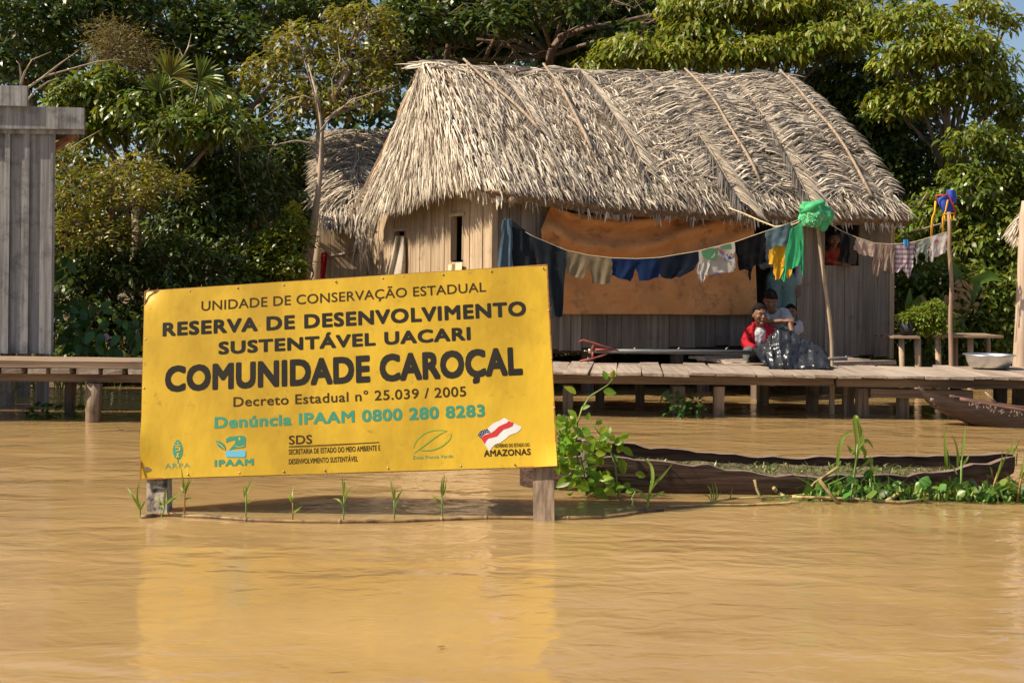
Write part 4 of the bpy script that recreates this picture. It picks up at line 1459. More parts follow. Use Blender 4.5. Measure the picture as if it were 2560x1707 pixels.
# orange tarpaulin on the front wall
tarp_m = cloth('orange_tarpaulin', (0.56, 0.25, 0.09), (0.76, 0.38, 0.155), (2.2, 2.2, 2.2), trans=0.1, stain=(5.5, (0.17, 0.10, 0.075), 0.53, 0.75))
TOP = [(1353, 575), (1376, 517), (1430, 533), (1545, 543), (1640, 536), (1709, 527), (1800, 533), (1884, 538)]
BOT = [(1370, 785), (1392, 785), (1440, 785), (1545, 785), (1640, 785), (1709, 786), (1800, 787), (1894, 786)]
mb = MB()
rows = []
for j in range(25):
    v = j / 24
    row = []
    for c in range(61):
        u = c / 60
        t = u * 7
        i = min(int(t), 6)
        f = t - i
        a = [TOP[i][k] + (TOP[i + 1][k] - TOP[i][k]) * f for k in (0, 1)]
        b = [BOT[i][k] + (BOT[i + 1][k] - BOT[i][k]) * f for k in (0, 1)]
        x, y = a[0] + (b[0] - a[0]) * v, a[1] + (b[1] - a[1]) * v
        sag = 0.085 * max(0, 1 - v * 1.4) * math.sin(v * 24 + 9 * (u - 0.45) ** 2 * 4) * (0.4 + math.sin(math.pi * u))
        off = 0.09 + sag + 0.03 * smooth_noise((u * 7, v * 3, 0), 1.3) + 0.012 * smooth_noise((u * 20, v * 9, 0), 1.3) + 0.016 * math.sin(u * 30 + 2 * math.sin(v * 4)) * (0.4 + v * 0.5) + (0.05 * max(0, 1 - u / 0.06))
        row.append(onplane(x, y, HA - HV * off, HV))
    rows.append(row)
mb.grid(rows)
mb.grid([[p + HV * 0.006 for p in reversed(r)] for r in rows])
tag(mb.build('tarpaulin', tarp_m, loc=hw(1.6, -0.05, 1.3)), 'stained orange tarpaulin nailed across the front of the house', 'tarpaulin')

# cloth in the gable openings
mb = MB()
rows = []
for j in range(14):
    v = j / 13
    xl, xr = 992 - 22 * v ** 1.1 - 4, 1011 + 2 * math.sin(v * 3)
    yy = 590 + v * 112
    rows.append([onplane(xl + (xr - xl) * u, yy, HA - HU * (0.02 + 0.05 * v + 0.03 * math.sin(u * 9 + v * 2)), HU) for u in [i / 12 for i in range(13)]])
mb.grid(rows)
mb.grid([[p + HU * 0.004 for p in reversed(r)] for r in rows])
tag(mb.build('curtain', cloth('dirty_white_curtain', (0.55, 0.49, 0.4), (0.42, 0.35, 0.27), (5, 5, 5), stain=(9, (0.3, 0.17, 0.12), 0.58, 0.7)), loc=hw(-0.05, 2, 1.2)), 'dirty white curtain blowing out of the left opening of the gable wall', 'curtain')
mb = MB()
rows = []
for j in range(10):
    v = j / 9
    rows.append([onplane(1121 + 34 * u - 2 * v, 662 - 6 * u + 42 * v, HA - HU * (0.03 + 0.02 * math.sin(u * 8 + v)), HU) for u in [i / 10 for i in range(11)]])
mb.grid(rows)
mb.grid([[p + HU * 0.004 for p in reversed(r)] for r in rows])
ym = cloth('yellow_striped_cloth', (0.68, 0.55, 0.3), (0.75, 0.68, 0.5), (2, 26, 2))
tag(mb.build('striped_cloth', ym, loc=hw(-0.05, 0.9, 1.3)), 'yellow and cream striped cloth hanging below the dark gable window', 'cloth')

# ------------------------------------------------------------------ things on the pier
MY = 12.15
motor = thing('boat_motor_shaft', 'long-tail boat motor laid on the pier with a red skeg frame and dark shaft', 'boat motor', at(1700, 905, MY))
mb = MB()
mb.tube([at(1474, 877, MY), at(1885, 881, MY)], 0.024, 10)
mb.build('shaft', MAT['shaft'], motor)
mb = MB()
mb.tube([at(x, y, MY - 0.02) for x, y in ((1447, 858), (1450, 853), (1458, 850), (1482, 857), (1515, 868), (1545, 876))], [0.011, 0.014, 0.016, 0.018, 0.018, 0.014], 8, flat=0.6)
mb.tube([at(x, y, MY - 0.02) for x, y in ((1482, 857), (1482, 868), (1481, 876))], 0.016, 8, flat=0.6)
mb.tube([at(x, y, MY - 0.02) for x, y in ((1450, 903), (1478, 897), (1505, 889), (1522, 882))], [0.02, 0.016, 0.014, 0.012], 8, flat=0.6)
mb.tube([at(x, y, MY - 0.02) for x, y in ((1481, 879), (1482, 896))], 0.014, 8, flat=0.6)
mb.tube([at(x, y, MY - 0.03) for x, y in ((1488, 874), (1526, 874))], 0.011, 8)
mb.build('skeg_frame', MAT['redmetal'], motor)
mb = MB()
mb.tube([at(1471, 877, MY), at(1478, 877, MY)], 0.026, 10)
mb.tube([at(1460, 877, MY), at(1472, 877, MY)], 0.007, 6)
mb.build('shaft_hub', M('hub_metal', (0.5, 0.42, 0.32), metal=0.5, rough=0.5), motor)
for x in (1588, 1698, 1818):
    m = MB()
    m.tube([at(x - 4, 876, MY), at(x - 2, 871, MY), at(x + 2, 869, MY)], 0.006, 6)
    m.build('shaft_clamp', MAT['nail'], motor)
m = MB()
m.tube([at(1470, 905, MY + 0.1), at(1471, 893, MY + 0.1)], 0.012, 6)
m.box(tuple(at(1925, 915, 12.0)), tuple(at(2062, 895, 12.22)))
m.build('engine_block', MAT['shaft'], motor)
m = MB()
m.tube([at(2060, 897, MY + 0.05), at(2118, 897, MY + 0.05)], 0.014, 8)
m.tube([at(2116, 901, MY + 0.05), at(2116, 889, MY + 0.05)], 0.012, 8)
m.build('tiller', MAT['shaft'], motor)

# black plastic sheet over the engine: crumpled ridge with facets
mb = MB()
RID = [(1879, 873), (1890, 868), (1904, 863), (1913, 850), (1922, 838), (1932, 830), (1942, 825), (1955, 828), (1985, 834), (2010, 845), (2031, 857), (2050, 870), (2066, 885), (2070, 905), (2078, 926)]
LOW = [(1886, 882), (1893, 892), (1903, 904), (1912, 915), (1918, 917), (1930, 919), (1942, 920), (1955, 920), (1978, 921), (2000, 922), (2020, 924), (2040, 925), (2058, 926), (2070, 927), (2079, 928)]
rows = []
NP = 110
for i in range(NP + 1):
    t = i / NP * (len(RID) - 1)
    k = min(int(t), len(RID) - 2)
    f = t - k
    rx, ry = [RID[k][q] + (RID[k + 1][q] - RID[k][q]) * f for q in (0, 1)]
    lx, ly = [LOW[k][q] + (LOW[k + 1][q] - LOW[k][q]) * f for q in (0, 1)]
    top = at(rx, ry, 12.05)
    fr_ = at(lx, ly, 11.72)
    fr_.z = max(fr_.z, DZ + 0.006)
    row = []
    for j in range(61):
        v = j / 60
        if v < 0.7:
            u = v / 0.7
            p = fr_.lerp(top, u)
            w_ = u
        else:
            u = (v - 0.7) / 0.3
            bk = Vector((top.x, 12.38, DZ + 0.006))
            p = top.lerp(bk, u)
            w_ = 1 - u
        # folds run down from the ridge; fine crinkles cross them
        g1 = Vector((rx * 0.045 + 0.6 * w_, w_ * 1.1, 3.0 if v < 0.7 else 7.0))
        g2 = Vector((rx * 0.11 - 0.8 * w_, w_ * 2.4, 9.0))
        pl = 0.4
        q = Vector((p.x * 7 + p.z * 3, p.y * 5, p.z * 8 - p.x * 2))
        cr = (1 - 2.4 * abs(mnoise.noise(g1))) * 0.03 + (1 - 2.4 * abs(mnoise.noise(g2))) * 0.009
        cr += (1 - 2.2 * abs(mnoise.noise(q * 0.6))) * 0.035 + (1 - 2.2 * abs(mnoise.noise(q * 1.7))) * 0.012 + (1 - 2.2 * abs(mnoise.noise(q * 4.2))) * 0.005
        edge = min(1, 7 * min(w_ + 0.05, 1 - w_ * 0.72) + 0.1)
        p = p + Vector((0, -1, 0.12)) * ((0.085 * (pl - 0.4) * (1.05 - w_ * 0.8) + cr) * edge)
        p.z = max(p.z, DZ + 0.004 + 0.006 * R.random())
        row.append(p)
    rows.append(row)
mb.grid(rows, smooth=True)
sheet = mb.build('plastic_sheet', MAT['plastic'], loc=at(1980, 920, 12.0))
tag(sheet, 'crumpled shiny black plastic sheet draped over the boat engine on the pier', 'plastic sheet')

# aluminium basin
bc = at(2473, 919, 12.02)
bc.z = DZ + 0.012
m = MB()
prof = [(0.0, 0.008), (0.13, 0.004), (0.165, 0.0), (0.185, 0.015), (0.212, 0.06), (0.226, 0.115), (0.232, 0.128), (0.25, 0.131), (0.254, 0.127), (0.25, 0.136), (0.228, 0.136), (0.219, 0.118), (0.205, 0.062), (0.18, 0.02), (0.16, 0.012), (0.0, 0.014)]
n = 40
rows = [[bc + Vector((r * math.cos(2 * math.pi * k / n), r * math.sin(2 * math.pi * k / n), z)) for k in range(n)] for r, z in prof]
m.grid(rows, close=True)
tag(m.build('washing_basin', MAT['basin'], loc=bc), 'wide aluminium wash basin standing near the right end of the pier', 'basin')

# canoe moored at the pier, right edge
c2 = thing('moored_canoe', 'dark painted dugout canoe with flaking pale letters moored at the pier', 'canoe', (4.6, 10.7, 0))
x0, xe = at(2307, 975, 10.6).x, 7.0
rows_o, rows_i = [], []
N2 = 30
for i in range(N2 + 1):
    t = i / N2
    t = t ** 1.6
    x = x0 + (xe - x0) * t
    hb = 0.27 * min(1, (t * 3.0)) ** 0.6
    zr = 0.325 - 0.2 * min(1, t * 3.2) ** 0.7 + 0.012 * max(0, t - 0.4)
    zk = float(np.interp(t, (0, 0.02, 0.045, 0.075, 0.11, 0.2, 0.32), (0.31, 0.21, 0.14, 0.09, 0.04, -0.08, -0.2)))
    yc = 10.72
    o_ = []
    for k in range(13):
        a = math.pi * k / 12
        o_.append(Vector((x, yc - hb * math.cos(a) * (abs(math.cos(a)) ** -0.35 if abs(math.cos(a)) > 0.05 else 1), zr + (zk - zr) * math.sin(a) ** 0.7)))
    rows_o.append(o_)
    rows_i.append([p + Vector((0, 0.03 * (1 if p.y < yc else -1) * min(1, t * 4), 0.03 if 0 < k < 12 else 0.0)) for k, p in enumerate(o_)])
m = MB()
m.grid([list(reversed(r)) for r in rows_o])
m.grid(rows_i)
m.grid([[r[0] for r in rows_o], [r[0] for r in rows_i]])
m.grid([[r[-1] for r in rows_i], [r[-1] for r in rows_o]])
m.build('hull', MAT['canoe2'], c2)
m = MB()
m.tube([r[0] + Vector((0, 0.01, 0.004)) for r in rows_o[7:]], 0.018, 6)
m.tube([r[-1] + Vector((0, -0.01, 0.004)) for r in rows_o[7:]], 0.018, 6)
m.build('gunwale', M('canoe_gunwale', (0.08, 0.04, 0.03), (0.17, 0.085, 0.06), (2, 20, 20), 0.7), c2)
m = MB()
for gi, (px, py) in enumerate(((2428, 1010), (2447, 1014), (2468, 1019), (2486, 1024), (2506, 1028), (2528, 1032), (2548, 1036))):     # flaking pale letters
    for k in range(7):
        a, b = px + R.gauss(0, 5), py + R.gauss(0, 5)
        w_, h_ = R.uniform(1.0, 2.6), R.uniform(1.5, 4.0)
        pl0 = Vector((0, 10.446 - 0.0008 * (gi * 7 + k) / 7, 0))
        m.poly([onplane(a + math.cos(q) * w_ * R.uniform(0.5, 1.3), b + math.sin(q) * h_ * R.uniform(0.5, 1.3), pl0, Vector((0, 1, 0))) for q in [i * 0.9 for i in range(7)]])
m.build('flaking_letters', M('flaking_paint', (0.36, 0.32, 0.25), (0.2, 0.17, 0.13), (30, 30, 30)), c2)

m = MB()
m.tube([at(2463, 980, 10.7), at(2498, 1014, 10.7)], 0.008, 6)
tag(m.build('paddle_stick', MAT['pole'], loc=at(2480, 1000, 10.7)), 'thin pale stick leaning out of the moored canoe', 'stick')

# half sunk canoe in front
c1 = thing('sunken_canoe', 'half sunk rotten dugout canoe full of soil and weeds beside the sign', 'canoe', (1.6, 7.35, 0))
NEAR = [(1300, 1166), (1340, 1158), (1400, 1148), (1480, 1141), (1540, 1146), (1604, 1150), (1690, 1160), (1770, 1166), (1860, 1180), (1950, 1191), (2040, 1193), (2100, 1191), (2237, 1189), (2349, 1183), (2433, 1165), (2517, 1149), (2538, 1143)]
FAR = [(1300, 1150), (1340, 1120), (1400, 1100), (1466, 1096), (1510, 1100), (1549, 1106), (1630, 1112), (1715, 1121), (1830, 1131), (1950, 1140), (2040, 1142), (2120, 1142), (2209, 1142), (2321, 1137), (2433, 1138), (2503, 1129), (2541, 1136)]
ro, ri, soil = [], [], []
NC1 = 60
for i in range(NC1 + 1):
    t = i / NC1
    tp = min(1, 6 * t) ** 0.5 * min(1, 2.6 * (1 - t) + 0.01) ** 0.8
    yn, yf = 7.36 - 0.29 * tp - 0.05 * (1 - tp), 7.36 + 0.29 * tp
    a = polyline_at(NEAR, t)
    b = polyline_at(FAR, t)
    pn, pf = at(a[0], a[1], yn), at(b[0], b[1], yf)
    pf.x = pn.x
    jz = 0.006 * math.sin(t * 71) + 0.012 * smooth_noise((t * 30, 0, 0), 1.0, 3)
    pn.z += jz
    pf.z += 0.006 * math.sin(t * 57 + 1) + 0.016 * smooth_noise((t * 26, 5, 0), 1.0, 9)
    kz = -0.16 + 0.26 * max(0, t * 1.0 - 0.86) / 0.14
    o_, i_ = [], []
    for k in range(15):
        u = k / 14
        s_ = math.sin(math.pi * u)
        y = yn + (yf - yn) * (0.5 - 0.5 * math.cos(math.pi * u) * (0.75 + 0.25 * abs(math.cos(math.pi * u))))
        zr = pn.z + (pf.z - pn.z) * u
        z = zr + (kz - zr) * s_ ** 0.6
        o_.append(Vector((pn.x, y, z)))
        i_.append(Vector((pn.x, y + (0.028 if u < 0.5 else -0.028) * abs(math.cos(math.pi * u)), z + 0.035 * s_ - 0.002)))
    ro.append(o_)
    ri.append(i_)
    zs = 0.10 + 0.05 * max(0, 1 - t * 2.0)
    if 0.10 < t < 0.93:
        soil.append([Vector((pn.x, yn + 0.035 + (yf - yn - 0.07) * q / 7, min(zs, pn.z - 0.004) + 0.02 * smooth_noise((pn.x, q * 0.1, 0), 9))) for q in range(8)])
m = MB()
m.grid([list(reversed(r)) for r in ro])
m.grid(ri)
m.build('hull', MAT['canoe'], c1)
m = MB()
m.grid([[r[0] + Vector((0, 0, 0.002)) for r in ro], [r[0] + Vector((0, 0.03, 0.003)) for r in ri]])
m.grid([[r[-1] + Vector((0, -0.03, 0.003)) for r in ri], [r[-1] + Vector((0, 0, 0.002)) for r in ro]])
m.build('rim', MAT['canoe_rim'], c1)
m = MB()
m.grid([list(r) for r in zip(*soil)][::-1])
so_ = m.build('soil', MAT['soil'], c1)
m = MB()
for k in range(900):
    r_ = R.choice(soil[2:-3])
    c = r_[R.randrange(1, 6)] + Vector((R.uniform(-0.03, 0.03), R.uniform(-0.03, 0.03), -0.004))
    if R.random() < 0.3 * (c.x > 1.0):
        continue
    h = R.uniform(0.012, 0.045)
    m.blade([c, c + Vector((R.uniform(-0.01, 0.01), R.uniform(-0.01, 0.01), h * 0.6)), c + Vector((R.uniform(-0.03, 0.03), R.uniform(-0.03, 0.03), h))], R.uniform(0.004, 0.012), (R.uniform(-1, 1), -1, 0.2))
tag(m.build('weeds', leafmat('canoe_weed', (0.17, 0.22, 0.05), 0.5, 0.05), c1), kind='stuff')
m = MB()
m.beam(at(1459, 1190, 7.1), at(1463, 1100, 7.1), 0.042, 0.035, up=Vector((0, 1, 0)), jit=0.003)
m.build('stem_post', MAT['paleplank'], c1)

# ------------------------------------------------------------------ small shed behind, with thatch and a stick
shed = thing('thatched_shed', 'small shed with drooping dry palm roof behind the left end of the house', 'shed', (-2.3, 17.0, 0))
SY = 17.0
sx0, sx1 = at(800, 600, SY).x, at(905, 600, SY).x
m = MB()
x = sx0
while x < sx1 + 0.5:
    ww = R.uniform(0.14, 0.2)
    m.box((x + 0.003, SY + R.uniform(0, 0.006), 0.4), (x + ww - 0.003, SY + 0.03, 2.15))
    x += ww
for k in range(7):
    m.box((sx0, SY + 0.05 + k * 0.2, 0.4), (sx0 + 0.025, SY + 0.24 + k * 0.2, 2.15))
m.build('plank_wall', MAT['wood_wall'], shed)
for X, Y in ((sx0 + 0.1, SY + 0.1), (sx1, SY + 0.1), (sx0 + 0.1, SY + 1.3)):
    q = MB()
    q.box((X - 0.05, Y - 0.05, -0.2), (X + 0.05, Y + 0.05, 0.4))
    q.build('stilt', MAT['post_dark'], shed)


def shed_roof(u, v, lift=0):
    a = at(806 + 200 * u, 330 - 4 * math.sin(u * 3), 18.3)
    b = at(806 + 190 * u, 556, 16.75)
    return a.lerp(b, v) + Vector((0, -0.5, 0.85)).normalized() * (0.13 * math.sin(math.pi * v) + lift)


m = MB()
m.grid([[shed_roof(u / 10, v / 10, -0.03) for u in range(11)] for v in range(11)])
m.grid([[shed_roof(u / 10, v / 10, -0.12) for u in range(10, -1, -1)] for v in range(11)])
m.grid([[shed_roof(u / 10, 0) + Vector((0, 1.3 * v / 3, -1.1 * v / 3)) for u in range(10, -1, -1)] for v in range(4)])
sr = m.build('roof', MAT['thatch_base'], shed)
P, D, N, L, Wd = [], [], [], [], []
for k in range(4200):
    u, v = R.random(), R.random()
    p = shed_roof(u, v * 0.97, R.uniform(-0.02, 0.04))
    dn = (shed_roof(u, min(1, v + 0.02)) - shed_roof(u, v)).normalized()
    nn = Vector((0, -0.5, 0.85)).normalized()
    side = -1 if u < 0.45 else 1
    dd = Vector((side, 0, 0)) * R.uniform(0.4, 1.1) + dn * R.uniform(0.15, 0.7) + nn * R.uniform(0, 0.2)
    lk = 1.0 if v < 0.8 and u > 0.15 else 0.5
    if v > 0.86 or R.random() < 0.25:
        dd = dn + Vector((R.gauss(0, 0.3), 0, -0.3)) + nn * 0.1
    P.append(p)
    D.append(dd.normalized())
    N.append((nn + dn * R.uniform(-0.6, 0.6)).normalized())
    L.append(R.uniform(0.25, 0.55) * lk)
    Wd.append(R.uniform(0.007, 0.02))
a = [np.array([tuple(x) for x in z]) for z in (P, D, N)]
iv = INV[sr.name]
strips('thatch_blades', *a, np.array(L), np.array(Wd), MAT['frond'], sr, (np.full(len(L), 0.06), 0.28))
m = MB()
m.tube([at(892, 334, 18.1), at(905, 410, 17.55), at(920, 494, 17.0)], 0.024, 7)
m.build('roof_pole', MAT['pole'], sr)
m = MB()
m.tube([at(800, 640, SY - 0.05), at(830, 640, SY - 0.06), at(855, 637, SY - 0.07), at(892, 625, SY - 0.08)], [0.02, 0.024, 0.026, 0.022], 7)
tag(m.build('drying_stick', MAT['palebark'], loc=at(850, 637, SY)), 'pale bent stick fixed across the front of the small shed', 'stick')
m = MB()
rows = []
for j in range(9):
    v = j / 8
    rows.append([at(803 - 3 * v + (16 - 4 * v) * u, 634 + 66 * v - 4 * math.sin(u * 3), SY - 0.09 + 0.03 * math.sin(u * 7 + v * 2)) for u in [i / 6 for i in range(7)]])
m.grid(rows)
m.grid([[p + Vector((0, 0.01, 0)) for p in reversed(r)] for r in rows])
tag(m.build('red_cloth', cloth('scarlet_cloth', (0.45, 0.03, 0.03)), loc=at(810, 660, SY)), 'red cloth hanging from the stick on the small shed', 'cloth')
m = MB()
for k in range(60):
    x = R.uniform(893, 930)
    a = at(x, R.uniform(556, 600), 15.95 + R.uniform(-0.1, 0.1))
    l = R.uniform(0.2, 0.6)
    dx = R.uniform(-0.12, 0.12)
    m.blade([a, a + Vector((dx * 0.3, -0.04, -l * 0.4)), a + Vector((dx, -0.02, -l))], R.uniform(0.015, 0.035), (R.uniform(-0.6, 0.6), -1, 0))
tag(m.build('dry_palm_frond', MAT['frond'], loc=at(912, 580, 15.95)), 'bunch of dry palm leaves dangling at the back corner of the gable wall', 'dry leaves')

# ------------------------------------------------------------------ hut at the right edge
hut = thing('thatched_hut', 'corner of another thatched hut with a thick pale post at the right edge', 'hut', at(2556, 910, 12.45))
m = MB()
m.tube([at(2553, 990, 12.45) - Vector((0, 0, 0.4)), at(2553, 912, 12.45), at(2557, 800, 12.45), at(2562, 650, 12.45), at(2566, 540, 12.45), at(2572, 505, 12.45)], [0.08, 0.085, 0.075, 0.07, 0.07, 0.07], 12)
hp_ = M('pale_hut_post', (0.36, 0.25, 0.17), (0.52, 0.4, 0.3), (20, 20, 1.5), 0.8, 0.4)
m.build('post', hp_, hut)
for X, Y_ in ((7.6, 12.6), (6.6, 14.5), (8.4, 14.5)):
    m = MB()
    m.tube([(X, Y_, -0.5), (X + 0.02, Y_, 1.0), (X, Y_, 2.3)], 0.07, 10)
    m.build('post', hp_, hut)
m = MB()


def hut_roof(u, v, lift=0.0):
    a = at(2548, 556, 12.5) + Vector((1.7 + 1.0 * u, 2.2 * u, 1.55))
    b = at(2548, 556, 12.5) + Vector((1.0 * u, 2.2 * u, 0))
    return a.lerp(b, v) + Vector((-0.6, 0, 0.8)) * (0.1 * math.sin(math.pi * v) + lift)


m.grid([[hut_roof(u / 4, v / 8) for u in range(4, -1, -1)] for v in range(9)])
m.grid([[hut_roof(u / 4, v / 8, -0.1) for u in range(5)] for v in range(9)])
hr = m.build('roof', MAT['thatch_base'], hut)
P, D, N, L, Wd = [], [], [], [], []
for k in range(2600):
    u, v = R.random() ** 1.7, R.random() ** 0.7
    p = hut_roof(u, v, R.uniform(-0.05, 0.03))
    dn = (hut_roof(u, 1) - hut_roof(u, 0)).normalized()
    P.append(p)
    D.append((dn + Vector((R.gauss(0, 0.15), R.gauss(0, 0.3), R.gauss(-0.1, 0.2)))).normalized())
    N.append(Vector((-0.6, R.uniform(-0.8, 0.3), 0.8)).normalized())
    L.append(R.uniform(0.1, 0.24))
    Wd.append(R.uniform(0.012, 0.03))
a = [np.array([tuple(x) for x in z]) for z in (P, D, N)]
strips('thatch_blades', *a, np.array(L), np.array(Wd), MAT['thatch'], hr, (np.full(len(L), 0.05), 0.3))

# ------------------------------------------------------------------ planting tables and pots at the right
for (name, label, x0, x1, py, Y, legs, dep) in (('planting_table', 'small rough plank table on two log legs just right of the house', 2233, 2304, 841, 14.2, ((2254, 15), (2294, 18)), 0.7),
                                                ('planting_table', 'long low plank table behind the post with the life vest', 2334, 2509, 838, 14.3, ((2345, 16), (2388, 14), (2426, 16), (2470, 14)), 0.8)):
    a, b = at(x0, py, Y), at(x1, py, Y)
    z = (a.z + b.z) / 2
    tb = thing(name, label, 'table', ((a.x + b.x) / 2, Y, 0))
    m = MB()
    for k in range(4):
        m.box((a.x + R.uniform(-0.03, 0.03), Y + k * dep / 4, z - 0.03 + R.uniform(-0.004, 0.004)), (b.x + R.uniform(-0.04, 0.04), Y + (k + 0.95) * dep / 4, z), jit=0.004)
    m.build('tabletop', MAT['deckx'], tb)
    for i, (lx, lw) in enumerate(legs):
        c = at(lx, 870, Y + 0.1 + 0.45 * (i % 2 if len(legs) > 2 else 0))
        m = MB()
        rr_ = lw / F * Y / 2
        m.tube([(c.x, c.y, -0.3), (c.x + 0.01, c.y, 0.2), (c.x - 0.005, c.y, z - 0.034)], [rr_ * 1.1, rr_ * 0.85, rr_], 9)
        m.build('leg', MAT['pole'], tb)
    if x0 < 2300:
        ZT1, YT1 = z, Y
    else:
        ZT2, YT2 = z, Y


def leaf_bush_mesh(m, c, rx, ry, rz, n, L, W_, droop=0.3):
    for k in range(n):
        d = Vector((R.gauss(0, 1), R.gauss(0, 1), R.gauss(0, 1))).normalized()
        rr = R.uniform(0.55, 1.0)
        p = Vector(c) + Vector((d.x * rx * rr, d.y * ry * rr, d.z * rz * rr))
        m.leaf(p, Vector((d.x + R.uniform(-0.7, 0.7), d.y + R.uniform(-0.7, 0.7), d.z * 0.6 + R.uniform(-0.4, 0.5))), Vector((R.uniform(-0.5, 0.5), R.uniform(-0.5, 0.5), 1)), L * R.uniform(0.7, 1.3), W_ * R.uniform(0.7, 1.2), droop)


herb = leafmat('herb_leaf', (0.22, 0.30, 0.04), 0.35, 0.03, 0.4)
pc = at(2271, 838, YT1 + 0.25)
pot = thing('black_pot', 'black plastic pot with herbs standing on the small plank table', 'pot', pc)
m = MB()
m.loft([(pc + Vector((0, 0, 0.004)), (0.085, 0, 0), (0, 0.085, 0)), (pc + Vector((0, 0, 0.16)), (0.1, 0, 0), (0, 0.1, 0))], 20)
m.build('pot_body', MAT['black'], pot)
m = MB()
leaf_bush_mesh(m, pc + Vector((0, 0, 0.21)), 0.13, 0.12, 0.07, 220, 0.05, 0.02)
m.build('foliage', herb, pot)
hb = thing('herb_bush', 'bright yellow green herb bush growing on the tables behind the pier', 'bush', at(2322, 838, 14.4))
m = MB()
for (px, py, rx, rz, n) in ((2300, 790, 0.17, 0.13, 520), (2335, 780, 0.16, 0.15, 520), (2360, 800, 0.13, 0.13, 360), (2320, 815, 0.2, 0.08, 300), (2345, 830, 0.2, 0.05, 200)):
    leaf_bush_mesh(m, at(px, py, 14.42), rx, 0.16, rz, n, 0.055, 0.022)
m.build('foliage', herb, hb)
m = MB()
for k in range(14):
    a = at(2295 + k * 5, 838, 14.45)
    m.tube([a, a + Vector((R.uniform(-0.05, 0.05), 0, 0.15)), a + Vector((R.uniform(-0.1, 0.1), 0, 0.28))], 0.004, 5)
m.build('stem', MAT['green_stem'], hb)

# ------------------------------------------------------------------ people
skin = M('brown_skin', (0.17, 0.085, 0.05), (0.21, 0.105, 0.062), (7, 7, 7), 0.5, spec=0.35)
hairm = M('black_hair', (0.008, 0.006, 0.005), (0.022, 0.017, 0.014), (140, 140, 30), 0.9, 0.6, spec=0.12, dist=0.02)
eyew = M('eye_white', (0.22, 0.2, 0.18), rough=0.4)
eyed = M('eye_dark', (0.01, 0.007, 0.005), rough=0.2)
lipm = M('lips', (0.16, 0.055, 0.045), rough=0.5)


def remeshed(mb, name, mat, parent, voxel=0.007, smooth_it=3, wrinkle=0.0):
    """union of the collected volumes as one continuous surface"""
    o = mb.build('tmp', mat)
    r = o.modifiers.new('r', 'REMESH')
    r.mode = 'VOXEL'
    r.voxel_size = voxel
    r.use_smooth_shade = True
    s_ = o.modifiers.new('s', 'SMOOTH')
    s_.iterations = smooth_it
    s_.factor = 0.5
    dg = bpy.context.evaluated_depsgraph_get()
    me = bpy.data.meshes.new_from_object(o.evaluated_get(dg))
    bpy.data.objects.remove(o)
    if wrinkle:
        n_ = len(me.vertices)
        co, nr = np.empty(n_ * 3, np.float32), np.empty(n_ * 3, np.float32)
        me.vertices.foreach_get('co', co)
        me.vertex_normals.foreach_get('vector', nr)
        co, nr = co.reshape(-1, 3), nr.reshape(-1, 3)
        am = np.array([smooth_noise((c_[0], c_[1], c_[2] * 0.6), 14, 3) + 0.5 * smooth_noise(c_, 34, 8) for c_ in co.tolist()], np.float32)
        me.vertices.foreach_set('co', (co + nr * (wrinkle * am)[:, None]).ravel())
        me.update()
    me.name = name
    me.transform(INV[parent.name])
    if not me.materials:
        me.materials.append(mat)
    return link(name, me, parent)


def limb(mb, pts, rads):
    """tapered limb through joints with round joints"""
    P2, R2 = [], []
    for i in range(len(pts) - 1):
        for k in range(6):
            t = k / 6
            P2.append(Vector(pts[i]).lerp(Vector(pts[i + 1]), t))
            R2.append(rads[i] + (rads[i + 1] - rads[i]) * t)
    P2.append(Vector(pts[-1]))
    R2.append(rads[-1])
    for p, r in zip(P2, R2):
        mb.ball(p, r, None, 12, 8)
    mb.tube(P2, [r * 0.98 for r in R2], 12)


def hand(mb, wrist, d, nrm, side, curl=0.5, k=1.0):
    """palm, four bent fingers of different lengths and a thumb from the side of the palm"""
    d, nrm = Vector(d).normalized(), Vector(nrm)
    nrm = (nrm - d * nrm.dot(d)).normalized()
    a = d.cross(nrm) * side
    w_ = Vector(wrist)
    m3 = Matrix((a, d, nrm)).transposed()
    mb.ball(w_ + d * 0.045 * k, (0.038 * k, 0.05 * k, 0.015 * k), m3, 14, 10)
    for i, (off, ln) in enumerate(((-0.028, 0.068), (-0.0095, 0.08), (0.0095, 0.075), (0.027, 0.058))):
        p = w_ + (a * off + d * 0.085) * k
        dd = (d + a * off * 3).normalized()
        pts = [p - d * 0.02 * k, p]
        ang = 0.0
        for j in range(3):
            ang += curl * (0.6 + 0.25 * j)
            pts.append(pts[-1] + (dd * math.cos(ang) - nrm * math.sin(ang)) * ln * k * (0.45, 0.32, 0.23)[j])
        mb.tube(pts, [0.0095 * k, 0.0092 * k, 0.0085 * k, 0.0078 * k, 0.006 * k], 8)
    p = w_ + (-a * 0.03 + d * 0.02) * k
    mb.tube([p, p + (-a * 0.022 + d * 0.02 - nrm * 0.006) * k, p + (-a * 0.03 + d * 0.045 - nrm * 0.016) * k, p + (-a * 0.026 + d * 0.062 - nrm * 0.022) * k], [0.013 * k, 0.0115 * k, 0.0095 * k, 0.007 * k], 8)


